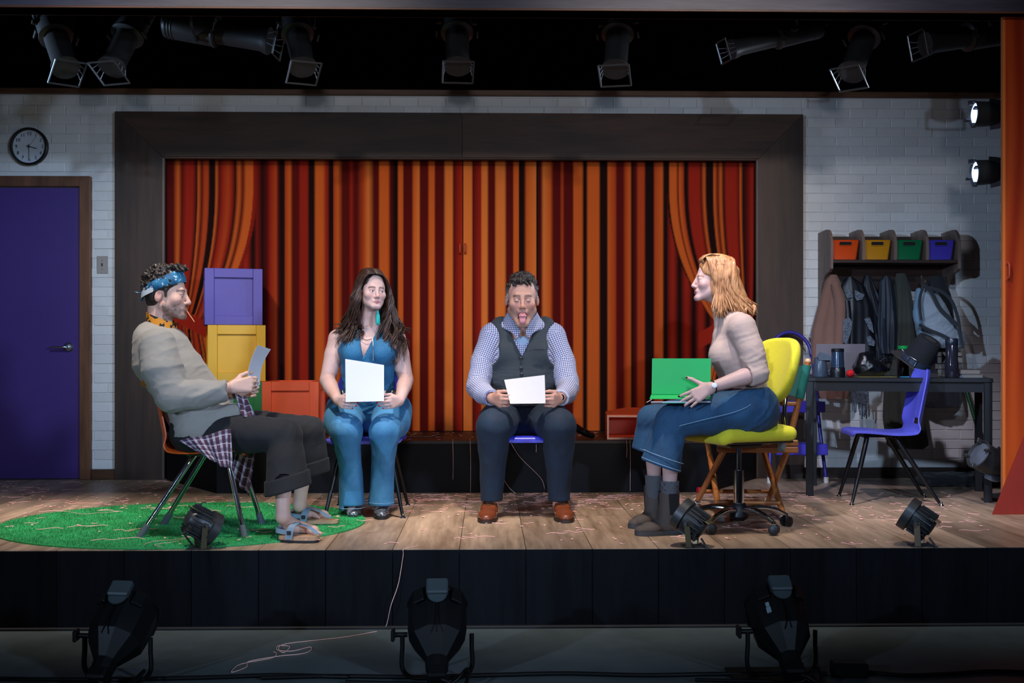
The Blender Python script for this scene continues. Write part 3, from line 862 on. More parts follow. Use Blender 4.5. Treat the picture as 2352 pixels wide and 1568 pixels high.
def skin_cols(V, H, base, lips, blush, beard=None, beard_amt=0., brow=None, dark=None, mouth_open=0., jaw=0., brow_z=.028, shadow=None):
    L = H.loc(V); x, y, z = L.T; c = np.tile(A3(lin(base)), (len(V), 1))
    def bl(mask, colr): return c + (A3(lin(colr)) - c) * np.clip(mask, 0, 1)[:, None]
    near = (np.abs(x) < .12) & (np.abs(z) < .2) & (np.abs(y) < .2)
    ck = np.exp(-(((np.abs(x) - .043) / .022) ** 2 + ((z + .028) / .02) ** 2)) * (y > .03); c = bl(ck * .4 * near, blush)
    ns = np.exp(-((x / .014) ** 2 + ((z + .034) / .014) ** 2)) * (y > .09); c = bl(ns * .4 * near, blush)
    ear = (np.abs(x) > .068) & (np.abs(y + .016) < .035) & (np.abs(z + .006) < .04); c = bl(ear * .35, blush)
    if beard:
        m = (1 / (1 + np.exp((z + .062 - .02 * (np.abs(x) > .045)) / .006))) * (y > .0) * (z > -.122 - jaw)
        m = m + np.exp(-((z + .0535) / .006) ** 2) * (np.abs(x) < .026) * (y > .08)
        m = m * (.75 + .35 * vnoise(L * 160)); c = bl(m * beard_amt * near, beard)
    lz = -.068 - mouth_open * .5
    lp = (np.abs(x) < .021) & (y > .088) & (np.abs(z - lz) < (.0078 + mouth_open * .5) * np.sqrt(np.clip(1 - (x / .022) ** 2, 0, 1)) + .0005)
    c = bl(lp * .8, lips)
    if brow:
        m = np.exp(-((z - brow_z + 12 * (np.abs(x) - .03) ** 2) / .005) ** 2) * (np.abs(x) > .011) * (np.abs(x) < .052) * (y > .05); c = bl(m * .9, brow)
    if dark:
        m = np.exp(-((z - .0065) / .003) ** 2) * (np.abs(np.abs(x) - .031) < .016) * (y > .07); c = bl(m * .75, dark)
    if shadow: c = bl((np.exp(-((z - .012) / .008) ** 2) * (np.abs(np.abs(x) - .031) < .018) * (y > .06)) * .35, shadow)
    return c
m_skin = mat('skin', '#c9a292', .48, var=.07, scale=60, attr='Col', bump=.08, bscale=350, bdist=.001, spec=.35, sss=.12)
def hair_mat(name, dark, light):
    if name in MATS: return MATS[name]
    t = NT(name); v = t.noise(120, stretch=(1, 1, .12), detail=3); v2 = t.noise(18)
    f = t.math('ADD', t.math('MULTIPLY', v, .6), t.math('MULTIPLY', v2, .4))
    t.base(t.ramp(f, [(.36, dark), (.64, light)])); t.b.inputs['Roughness'].default_value = .42
    t.b.inputs['Specular IOR Level'].default_value = .45; t.bump(v, .5, .003); MATS[name] = t.m
    return t.m
def curls(S, H, pts, r, seed, jit=.006, k=.004):
    rr = random.Random(seed)
    for p in pts:
        a = rr.uniform(0, 6.28); b_ = rr.uniform(0, 6.28); d = A3((math.cos(a), math.sin(a) * math.cos(b_), math.sin(b_))) * r * 1.1
        q = A3(H(*p)); S.cone(q - d * H.s, q + d * H.s, r * H.s * rr.uniform(.6, 1), r * H.s * .6, k=k)
# ------------------------------------------------------------------ clothes helpers
def denim(name, dark, light):
    if name in MATS: return MATS[name]
    t = NT(name); n1 = t.noise(7, detail=3); n2 = t.noise(220, detail=2, stretch=(1, 1, .35))
    f = t.math('ADD', t.math('MULTIPLY', n1, .7), t.math('MULTIPLY', n2, .3))
    t.base(t.ramp(f, [(.3, dark), (.7, light)])); t.b.inputs['Roughness'].default_value = .8
    t.b.inputs['Sheen Weight'].default_value = .02; t.bump(n2, .25, .002); MATS[name] = t.m
    return t.m
def cloth(name, col, rough=.85, var=.1, bump=.2, sheen=.15, bscale=240):
    return mat(name, col, rough, var=var, scale=14, bump=bump, bscale=bscale, bdist=.0015, sheen=sheen)
def gingham(name, base, line1, line2, period, widthf=.45):
    t = NT(name); a = t.n('ShaderNodeAttribute'); a.attribute_name = 'Pat'
    sx = t.n('ShaderNodeSeparateColor'); t.l(a.outputs['Color'], sx.inputs[0])
    def stripe(o, per): return t.math('LESS_THAN', t.math('FRACT', t.math('DIVIDE', o, per)), widthf)
    h, v = stripe(sx.outputs[0], period), stripe(sx.outputs[1], period)
    s = t.math('ADD', h, v); f = t.math('MULTIPLY', s, .5)
    t.base(t.ramp(f, [(.0, base), (.5, line1), (1., line2)])); t.b.inputs['Roughness'].default_value = .8
    t.t.nodes[-1]
    MATS[name] = t.m; return t.m
def hem(S, p, d, r_in, r_out, depth=.09, w=None, wf=1., ax=None, hl=.1):
    p = A3(p); d = nrm(d); ax = d if ax is None else nrm(ax); f = frame(Vector(d))
    S.box(p + d * hl, (r_out, r_out, hl), np.array(f), rad=.002, k=.003, mode='sub')
    S.cone(p - ax * depth, p + ax * .08, r_in * .8, r_in, k=.003, w=w, wf=wf, mode='sub')
def cloth_mesh(name, S, m, person, amp=.004, freq=9, seed=1, stretch=(1, 1, 1), smooth=1, pat=None, mask=None, label=None, col=None, hems=()):
    V, Q = S.mesh(smooth); mk_ = mask(V) if mask else np.ones(len(V))
    for p, d in hems:           # thin open edges stay nearly smooth
        q = V - A3(p); t = -(q @ nrm(d)); rad = np.linalg.norm(q + t[:, None] * nrm(d), axis=1); mk_ = np.where((rad < .2) & (t < .16), mk_ * np.clip((t - .02) / .13, .12, 1), mk_)
    V = wrinkle(V, Q, amp, freq, seed, stretch, mk_)
    return put(name, V, Q, m, person, pat=pat(V) if pat else None, label=label, col=col(V) if col else None)
def shoe(person, heel, toe, m_up, m_sole, L, Wd=.1, ankle=.09, boot=0., name='shoe', sole_h=.014, heel_h=.0, lace=None, ay=.045, label=None):
    heel = A3(heel); toe = A3(toe); f = toe - heel; f[2] = 0; f = nrm(f); H = Frame(heel, f, (0, 0, 1)); hw = Wd / 2; k = L / .29
    S = SDF(*bounds([H(0, -.03, 0), H(0, L + .03, .1), H(.09, .1, .0), H(-.09, .1, 0), H(.08, -.02, ankle + boot + .06), H(-.08, -.02, ankle + boot + .06)], .03), .004)
    g = lambda y, z, x=0: H(x, y * k, z)
    zs = sole_h + heel_h * .0
    S.cone(g(.035, .04 + heel_h), g(.11, .042 + heel_h * .6), hw * .68, hw * .72, k=.012)
    S.cone(g(.11, .042 + heel_h * .6), g(.2, .028), hw * .74, hw * .86, k=.02, w=H.z, wf=.72)
    S.cone(g(.2, .028), g(.258, .024), hw * .86, hw * .6, k=.015, w=H.z, wf=.7)
    S.cone(g(.09, .05), g(ay + .005, ankle), hw * .68, hw * .72, k=.03)
    S.cone(g(.04, .04), g(ay - .01, ankle), hw * .66, hw * .72, k=.02)
    if boot: S.cone(g(ay, ankle - .01), g(ay, ankle + boot), hw * .86, hw * .9, k=.02)
    S.plane(H(0, 0, sole_h * .7), (0, 0, -1), .001)
    top = ankle + boot + (.0 if boot else .012)
    S.box(g(ay, top + .08), (.12, .2, .08), H.Q @ np.array(Euler((R(-8 if boot else -14), 0, 0)).to_matrix()), rad=.002, k=.004, mode='sub')
    S.cone(g(ay, top - .05), g(ay, top + .05), hw * .64, hw * .72, k=.004, mode='sub')
    V, Q = S.mesh(1); o = put(name, V, Q, m_up, person, label=label)
    pr = [(math.sin(a), math.cos(a)) for a in np.linspace(0, 2 * math.pi, 36, endpoint=False)]
    poly = []
    for sx_, cy in pr:
        yy = (.5 - .5 * cy) * (L + .012) - .006; ww = hw * (1.03 - .16 * math.exp(-((yy / L - .38) / .16) ** 2)) * (.92 if yy < L * .4 else 1)
        poly.append((math.copysign(abs(sx_) ** .75, sx_) * ww, yy))
    M = Matrix(np.column_stack([H.x, H.y, H.z]).tolist()).to_4x4(); M.translation = Vector(heel) + Vector((0, 0, .001))
    b = MB().prism(poly, sole_h, M)
    b.build('sole', m_sole, o, 40)
    if heel_h: pass
    if lace:
        for j in range(4):
            y = .1 + .022 * j; z = .088 - .012 * j
            MB().tube([g(y, z - .004, -.024), g(y + .005, z + .003, 0), g(y, z - .004, .024)], .002, 6, 8).build('shoelace', lace, o)
        for q in (-1, 1):
            MB().tube([g(.1, .092), g(.105, .1, q * .02), g(.12, .088, q * .035), g(.115, .07, q * .028), g(.1, .09)], .0016, 6, 16).build('lace_loop', lace, o)
    return o, H
m_nail_red = mat('nail_red', '#c0102c', .2, var=0); m_nail_dark = mat('nail_dark', '#1a0d12', .2, var=0); m_nail = mat('nail_plain', '#d8b0a4', .3, var=0)
m_paper = mat('paper_white', '#c4c8d2', .85, var=.02, scale=8)
VOX = .0041

# =================================================================== man leaning back on the orange chair
def man_one():
    Y0 = 5.75
    root = thing('person', 'man in grey long-sleeved shirt and blue bandana leaning back on the orange chair', 'person', G(640, 1225) * 1.0)
    H = Frame(W(383, 679, Y0), (1, -.04, -.03), (0.02, 0, 1), 1.0)
    P = lambda x, y, Y=Y0: A3(W(x, y, Y))
    hipN, hipF = P(452, 985, 5.66), P(452, 982, 5.84)
    knN, knF = P(652, 1000, 5.60), P(706, 992, 5.92)
    anN, anF = P(650, 1186, 5.50), P(688, 1160, 5.97)
    shN, shF = P(362, 795, 5.565), P(368, 795, 5.935)
    elN, elF = P(398, 908, 5.52), P(415, 905, 5.98)
    wrN, wrF = P(531, 889, 5.56), P(541, 899, 5.86)
    S = SDF(*bounds([H(0, 0, .17), H(0, -.14, 0), shN, shF, elN, elF, P(622, 880, 5.7), knN, knF, anN, anF, P(740, 1245, 5.44), P(780, 1210, 5.98), hipN], .09), VOX)
    head_sdf(S, H, nose=1.15, slit=(-.004, .0032))
    S.cone(H(0, -.035, -.05), P(366, 762), .058, .064, k=.02)
    S.chain([(P(376, 785), .09), (P(402, 860), .12), (P(440, 930), .115), (P(455, 975), .12)], k=.03, w=(0, 1, 0), wf=1.25)
    for sh, el, wr in ((shN, elN, wrN), (shF, elF, wrF)):
        S.chain([(sh, .055), (el, .042), (wr, .027)], k=.02)
    for hp, kn, an in ((hipN, knN, anN), (hipF, knF, anF)):
        S.chain([(hp, .075), (kn, .055)], k=.02); S.chain([(kn, .054), (kn + (an - kn) * .3, .054), (kn + (an - kn) * .72, .037), (an, .033)], k=.01)
    for an, hl, to in ((anN, G(650, 1237), G(722, 1239)), (anF, G(676, 1202), G(768, 1201))):
        hl = A3(hl); to = A3(to); f = nrm(to - hl); zu = A3((0, 0, 1)); x = np.cross(f, zu); b0 = hl + f * .005; b0[2] = .055
        S.cone(an, b0 + f * .03 + zu * .015, .034, .034, k=.015)
        S.cone(b0, b0 + f * .05 - zu * .005, .03, .03, k=.02)
        S.cone(b0 + f * .04 + zu * .012, b0 + f * .155 - zu * .01, .034, .023, k=.02, w=x, wf=1.35)
        for j, (xo, L) in enumerate(((.028, .045), (.011, .046), (-.004, .04), (-.018, .034), (-.03, .027))):
            p = b0 + f * (.15 - .012 * j) - x * xo * (-1 if an is anN else 1) - zu * .012; r = .0125 if j == 0 else .0092
            S.cone(p, p + f * L * .5 - zu * .003, r, r * .95, k=.005); S.cone(p + f * L * .5 - zu * .003, p + f * L - zu * .008, r * .95, r * .85, k=.002)
    tN = hand_sdf(S, wrN, (1, .18, .16), (-.15, 0, 1), (.0, -1, .12), 1.03, curl=((.75, .9, .7), (.8, .95, .7), (.85, 1., .7), (.9, 1., .7)), thumb=((.7, .7, -.35), (.9, .3, -.4), (1., 0, -.35)))
    tF = hand_sdf(S, wrF, (1, -.1, .12), (-.1, 0, 1), (0, 1, .1), 1.0, curl=((.6, .9, .6), (.65, .95, .6), (.7, 1., .6), (.75, 1., .6)), thumb=((.7, .7, -.35), (.9, .3, -.3), (1., 0, -.3)))
    V, Q = S.mesh(1)
    c = skin_cols(V, H, '#cfa796', '#b0706a', '#c4786c', '#352a28', .82, '#2a211f', '#5a4340', shadow='#8f6a66')
    put('body', V, Q, m_skin, root, col=c)
    eyes(root, H, look=(0, -.5), iris='#4a3a2e')
    # shirt
    g = lin('#8c8880'); m_sh = cloth('grey_shirt', '#8f8a82', var=.06, bump=.12)
    pts = [P(300, 740), P(580, 1050), P(400, 800, 5.4), P(400, 800, 6.1), P(560, 880, 5.45)]
    S = SDF(*bounds(pts, .07), .0062)
    S.chain([(P(366, 772), .075), (P(380, 800), .118), (P(404, 860), .15), (P(445, 925), .155), (P(472, 975), .15)], k=.05, w=(0, 1, 0), wf=1.18)
    S.cone(P(345, 775), P(352, 835), .075, .09, k=.06, w=(0, 1, 0), wf=2.0)
    S.cone(P(454, 980, 5.65), P(454, 980, 5.85), .124, k=.04)
    S.cone(P(440, 985, 5.6), P(545, 945, 5.62), .07, .045, k=.06); S.cone(P(440, 985, 5.9), P(545, 940, 5.86), .07, .05, k=.06)
    S.chain([(shN, .088), (P(372, 850, 5.53), .098), (elN, .083), (P(465, 905, 5.53), .066), (P(535, 892, 5.555), .05)], k=.03)
    S.chain([(shF, .088), (P(380, 850, 5.97), .09), (elF, .075), (P(480, 905, 5.94), .06), (P(535, 900, 5.87), .046)], k=.03)
    hem(S, P(521, 893, 5.553), wrN - elN, .041, .08, hl=.05); hem(S, P(527, 901, 5.875), wrF - elF, .038, .08, hl=.05)
    # neck opening and bottom edge
    S.cone(P(370, 772), P(374, 728), .068, .075, k=.006, mode='sub')
    n = nrm(P(440, 1085) - P(452, 1008)); n = nrm(A3((.42, 0, -1)))
    S.box(P(478, 1012) + n * .16, (.6, .6, .16), np.array(frame(Vector(n))), rad=.002, k=.01, mode='sub')
    def mk_mask(V):
        d1, _ = segdist(V, elN, P(500, 900, 5.53)); d2, _ = segdist(V, shN, elN); d3, _ = segdist(V, P(440, 985), P(540, 950))
        return .55 + .8 * np.exp(-(d1 / .11) ** 2) + .4 * np.exp(-(d2 / .12) ** 2) + .8 * np.exp(-(d3 / .14) ** 2)
    cloth_mesh('shirt', S, m_sh, root, .0062, 6.0, 3, (1, .7, 1.2), 1, mask=mk_mask, label='loose grey long-sleeved shirt')
    # trousers
    m_tr = cloth('black_trousers', '#0f0f13', var=.12, bump=.15, sheen=.02)
    S = SDF(*bounds([P(380, 940), P(400, 1060, 5.5), P(400, 1000, 6.0), P(760, 1150, 5.5), P(760, 1000, 6.05)], .05), .0062)
    S.cone(P(445, 985, 5.64), P(445, 985, 5.86), .115, .115, k=.03)
    for hp, kn, hm, r2 in ((hipN + A3((0, -.01, -.01)), knN, P(662, 1122, 5.535), .108), (hipF, knF, P(712, 1090, 5.945), .1)):
        S.chain([(hp, .112), (hp + (kn - hp) * .55, .098), (kn, .084)], k=.04)
        S.chain([(kn, .084), (kn + (hm - kn) * .5, .094), (hm, r2), (hm + (hm - kn) * .3, r2)], k=.02)
        d = nrm(A3((.28, 0, -1)))
        hem(S, hm, d, r2 - .011, .2, .1, ax=hm - kn)
    cloth_mesh('trousers', S, m_tr, root, .006, 6., 9, (1, 1, .5), 1, hems=((P(662, 1122, 5.535), (.28, 0, -1)), (P(712, 1090, 5.945), (.28, 0, -1))), label='black cropped trousers with turned-up cuffs')
    for hm, r2 in ((P(662, 1122, 5.535), .108), (P(712, 1090, 5.945), .1)):
        S = SDF(*bounds([hm], .2), .005); d = nrm(A3((.28, 0, -1)))
        ax_ = nrm(hm - (knN if hm[1] < 5.7 else knF)); S.cone(hm - ax_ * .1, hm + ax_ * .05, r2 + .002, r2 + .009, k=.004)
        S.box(hm + d * .108, (.25, .25, .1), np.array(frame(Vector(d))), rad=.002, k=.004, mode='sub'); S.box(hm - d * .175, (.25, .25, .11), np.array(frame(Vector(d))), rad=.002, k=.004, mode='sub')
        S.cone(hm - ax_ * .2, hm + ax_ * .1, r2 - .018, r2 - .004, k=.003, mode='sub')
        cloth_mesh('trouser_cuff', S, m_tr, root, .0008, 7, 4, smooth=1)
    # hair (curly) and bandana
    m_hr = hair_mat('hair_dark_brown', '#15100e', '#3d332e')
    S = SDF(*bounds([H(0, 0, 0)], .2), .0036)
    S.ell(H(0, -.018, .05), A3((.081, .103, .093)), H.Q, k=.002)
    S.ell(H(0, -.04, .0), A3((.074, .068, .085)), H.Q, k=.02)
    S.ell(H(0, .1, -.02), A3((.068, .06, .12)), H.Q, k=.006, mode='sub'); S.box(H(0, .1, -.09), (.14, .115, .11), H.Q, rad=.02, k=.008, mode='sub'); S.plane(H(0, 0, -.072), -H.z, .01)
    for q in (-1, 1): S.cone(H(q * .075, .018, .03), H(q * .0735, .018, -.004), .0075, .006, k=.012)
    rr = random.Random(5); pts = []
    while len(pts) < 330:
        a, b_ = rr.uniform(0, 6.28), rr.uniform(-.55, 1.45)
        x, y, z = .081 * math.cos(b_) * math.cos(a), -.018 + .104 * math.cos(b_) * math.sin(a), .05 + .095 * math.sin(b_)
        if y > .045 and z < .1: continue
        if z < .035 and y > -.035: continue
        pts.append((x, y, z + .006))
    for p in pts: curls(S, H, [p], .0085, rr.randint(0, 9999))
    for j in range(60): curls(S, H, [(rr.uniform(-.055, .055), rr.uniform(.0, .09), .135 + rr.uniform(-.004, .018) - .25 * max(0, 0))], .0085, j)
    V, Q = S.mesh(0); put('hair', V, Q, m_hr, root)
    m_bn = NT('bandana_print'); n1 = m_bn.noise(60, detail=2); n2 = m_bn.noise(17, detail=1)
    cB = m_bn.ramp(n2, [(.46, '#0b4a72'), (.56, '#17688f')]); m_bn.base(m_bn.mix(m_bn.math('MULTIPLY', m_bn.math('GREATER_THAN', n1, .61), .75), cB, '#bfd0d6')); m_bn.b.inputs['Roughness'].default_value = .75
    rings = []
    for k_ in range(9):
        u = k_ / 8; row = []
        for i in range(49):
            a = 2 * math.pi * i / 48; fr = .5 + .5 * math.sin(a); zc = .062 + .052 * math.sin(a) * .9 - .005; hw = .02 + .012 * fr
            z = zc + (u - .5) * 2 * hw; rs = math.sqrt(max(.1, 1 - ((z - .05) / .115) ** 2)); bulge = .004 * math.sin(math.pi * u) + .0015 * math.sin(a * 9 + u * 5)
            row.append(H((.084 * rs + bulge + .004) * math.cos(a), -.013 + (.105 * rs + bulge + .003) * math.sin(a), z))
        rings.append(row)
    MB().sheet(rings, .003).build('bandana', m_bn.m, root, 60, label='blue patterned bandana headband')
    kb = H(0, -.118, .012)
    MB().ell(kb, (.016, .02, .014), None, 12, 8).tube([kb, kb + A3((-.02, -.01, -.002)), kb + A3((-.042, -.012, .004))], [.01, .008, .004], 8, 8, flat=.4).tube([kb, kb + A3((-.012, .02, -.02)), kb + A3((-.02, .03, -.045))], [.01, .008, .004], 8, 8, flat=.4).build('bandana_knot', m_bn.m, root, 60)
    m_w = mat('bandana_white', '#b9c3c9', .8, var=.2, scale=80)
    MB().sheet([[H(.0875 * math.cos(a) * (1 + .02) , -.013 + .112 * math.sin(a), .048 + .046 * math.sin(a) + dz) for dz in (-.022, -.002 + .02 * math.sin((a + 1.4) * 1.5))] for a in np.linspace(-1.35, -.25, 12)], .003).build('bandana_fold', m_w, root, 60)
    # orange-and-black lanyard round the neck, toothpick, rings, bracelet
    m_lan = NT('lanyard_print'); n1 = m_lan.noise(45, detail=1); m_lan.base(m_lan.ramp(n1, [(.52, '#d98a1e'), (.54, '#1b1712')])); m_lan.b.inputs['Roughness'].default_value = .7
    nb = P(371, 748)
    grid = []
    for u in (-1, 0, 1):
        grid.append([A3(nb) + A3((.073 * math.cos(a), .082 * math.sin(a), .022 + .016 * u - .028 * math.cos(a) + .004 * u)) for a in np.linspace(.35, 2 * math.pi - .35, 30)])
    MB().sheet(grid, .003).build('lanyard', m_lan.m, root, 60, label='orange and black patterned lanyard')
    mo = H(0, .1, -.067)
    MB().cyl(mo, mo + A3((.045, -.012, -.062)), .0028, .0022, 8).build('toothpick', mat('toothpick_wood', '#d08a5a', .6), root)
    m_sil = mat('silver', '#c9c9cc', .22, 1., var=.05)
    for (i_, tt) in ((1, .55), (2, .6)):
        kn_ = wrN + 1.03 * (nrm((1, .18, .16)) * (.1 + .018) + A3((0, .006, .0))) + A3((0, -.004, (.0095 if i_ == 1 else -.0105)))
        MB().tube([kn_ + A3((.004 * math.sin(a) * .3, .011 * math.cos(a), .011 * math.sin(a))) for a in np.linspace(0, 2 * math.pi, 14, endpoint=False)], .0028, 8, closed=True).build('ring', m_sil, root, 60)
    MB().tube([A3(wrF) + A3((-.004, .031 * math.cos(a), .031 * math.sin(a))) for a in np.linspace(0, 2 * math.pi, 18, endpoint=False)], .007, 8, closed=True).build('bracelet', mat('bracelet_brown', '#2a1c17', .6), root, 60)
    # plaid shirt tied at the waist
    m_pl = NT('plaid_flannel'); at_ = m_pl.n('ShaderNodeAttribute'); at_.attribute_name = 'Pat'; sp_ = m_pl.n('ShaderNodeSeparateColor'); m_pl.l(at_.outputs['Color'], sp_.inputs[0])
    def band(o, per, w, ph=0.): return m_pl.math('LESS_THAN', m_pl.math('FRACT', m_pl.math('ADD', m_pl.math('DIVIDE', o, per), ph)), w)
    c_ = m_pl.mix(m_pl.math('MULTIPLY', band(sp_.outputs[0], .032, .42), .8), '#54303f', '#b9b2bf'); c_ = m_pl.mix(m_pl.math('MULTIPLY', band(sp_.outputs[1], .034, .4), .55), c_, '#2d2038'); c_ = m_pl.mix(m_pl.math('MULTIPLY', band(sp_.outputs[1], .034, .12, .5), .5), c_, '#c9c3cc')
    m_pl.base(c_); m_pl.b.inputs['Roughness'].default_value = .9
    def flannel(corners, Ys, name='tied_plaid_shirt', fold=.012, fr=5):
        a, b_, c2, d2 = [A3(W(x, y, yy)) for (x, y), yy in zip(corners, Ys)]; n = 26; V = []; pt = []
        for i in range(n):
            for j in range(n):
                u, v = i / (n - 1), j / (n - 1); p = (a * (1 - u) + b_ * u) * (1 - v) + (d2 * (1 - u) + c2 * u) * v
                p = p + A3((.0, fold * math.sin(u * fr * 2 * math.pi / 2 + v * 1.5) * (.3 + v), .004 * math.sin(u * 9))); V.append(p); pt.append((u * np.linalg.norm(b_ - a) + v * .02, v * np.linalg.norm(d2 - a), 0))
        V = A3(V); i = np.arange(n * n).reshape(n, n); F = np.stack([i[:-1, :-1], i[1:, :-1], i[1:, 1:], i[:-1, 1:]], -1).reshape(-1, 4)
        N = vnormals(V, F) * .0025; V2 = np.concatenate([V + N, V - N]); F2 = np.concatenate([F, F[:, ::-1] + n * n])
        bdr = [(k, k + 1) for k in range(n - 1)] + [((n - 1) * n + k + 1, (n - 1) * n + k) for k in range(n - 1)] + [((k + 1) * n, k * n) for k in range(n - 1)] + [(k * n + n - 1, (k + 1) * n + n - 1) for k in range(n - 1)]
        F2 = np.concatenate([F2, np.array([(p, q, q + n * n, p + n * n) for p, q in bdr])])
        put(name, V2, F2, m_pl.m, root, pat=np.concatenate([pt, pt]))
    flannel([(412, 1012), (530, 985), (536, 1082), (472, 1050)], (5.50, 5.50, 5.485, 5.49))
    flannel([(545, 1018), (590, 1020), (572, 1138), (530, 1092)], (5.8, 5.86, 5.84, 5.78))
    flannel([(540, 905), (566, 912), (590, 960), (556, 958)], (5.58, 5.62, 5.6, 5.56), fold=.006)
    # sandals
    m_cork = mat('cork', '#b08a6a', .85, var=.25, scale=120); m_strap = mat('blue_grey_leather', '#6f8494', .55, var=.12, bump=.1); m_rub = mat('black_rubber', '#17171a', .7)
    for an, hl, to in ((anN, G(641, 1243), G(732, 1245)), (anF, G(672, 1206), G(778, 1206))):
        hl, to = A3(hl), A3(to); f = nrm(to - hl); F_ = Frame(hl, f, (0, 0, 1)); L = np.linalg.norm(to - hl); sg = 1
        sd = root
        poly = [((.030 + .017 * (y / L)) * x, y) for x, y in [(math.sin(a) * (1 if True else 0), (.5 - .5 * math.cos(a)) * L) for a in np.linspace(0, 2 * math.pi, 30, endpoint=False)]]
        poly = [(math.copysign(abs(x / .047) ** .6 * .047, x), y) for x, y in poly]
        M = Matrix(np.column_stack([F_.x, F_.y, F_.z]).tolist()).to_4x4(); M.translation = Vector(hl)
        M0 = M.copy(); M0.translation.z = .001
        so = MB().prism(poly, .012, M0).build('sandal_sole', m_rub, root, 30); M1 = M.copy(); M1.translation.z = .013
        MB().prism(poly, .018, M1).build('footbed', m_cork, so, 30)
        for pts, r in (([(-.05, .062, .018), (-.042, .075, .075), (0, .09, .092), (.042, .075, .075), (.05, .062, .018)], .017), ([(-.004, .1, .088), (-.006, .15, .07), (.008, .195, .04)], .014), ([(-.045, .066, .05), (-.036, .0, .058), (0, -.006, .06), (.036, .0, .058), (.045, .066, .05)], .011)):
            pp = spline([F_(x, y, z) for x, y, z in pts], 18); ww = F_.y * r if pts[0][0] * pts[-1][0] < 0 and r > .012 else (F_.x * r if r > .012 else F_.z * r)
            MB().sheet([[p - ww * u_ for u_ in (-1, 0, 1)] for p in pp], .0035).build('strap', m_strap, so, 60)
        MB().box(F_(.052 if an is anN else .052, .066, .05), (.006, .02, .02), Matrix(F_.Q.tolist()), bev=.002).build('buckle', m_rub, so)
    return root

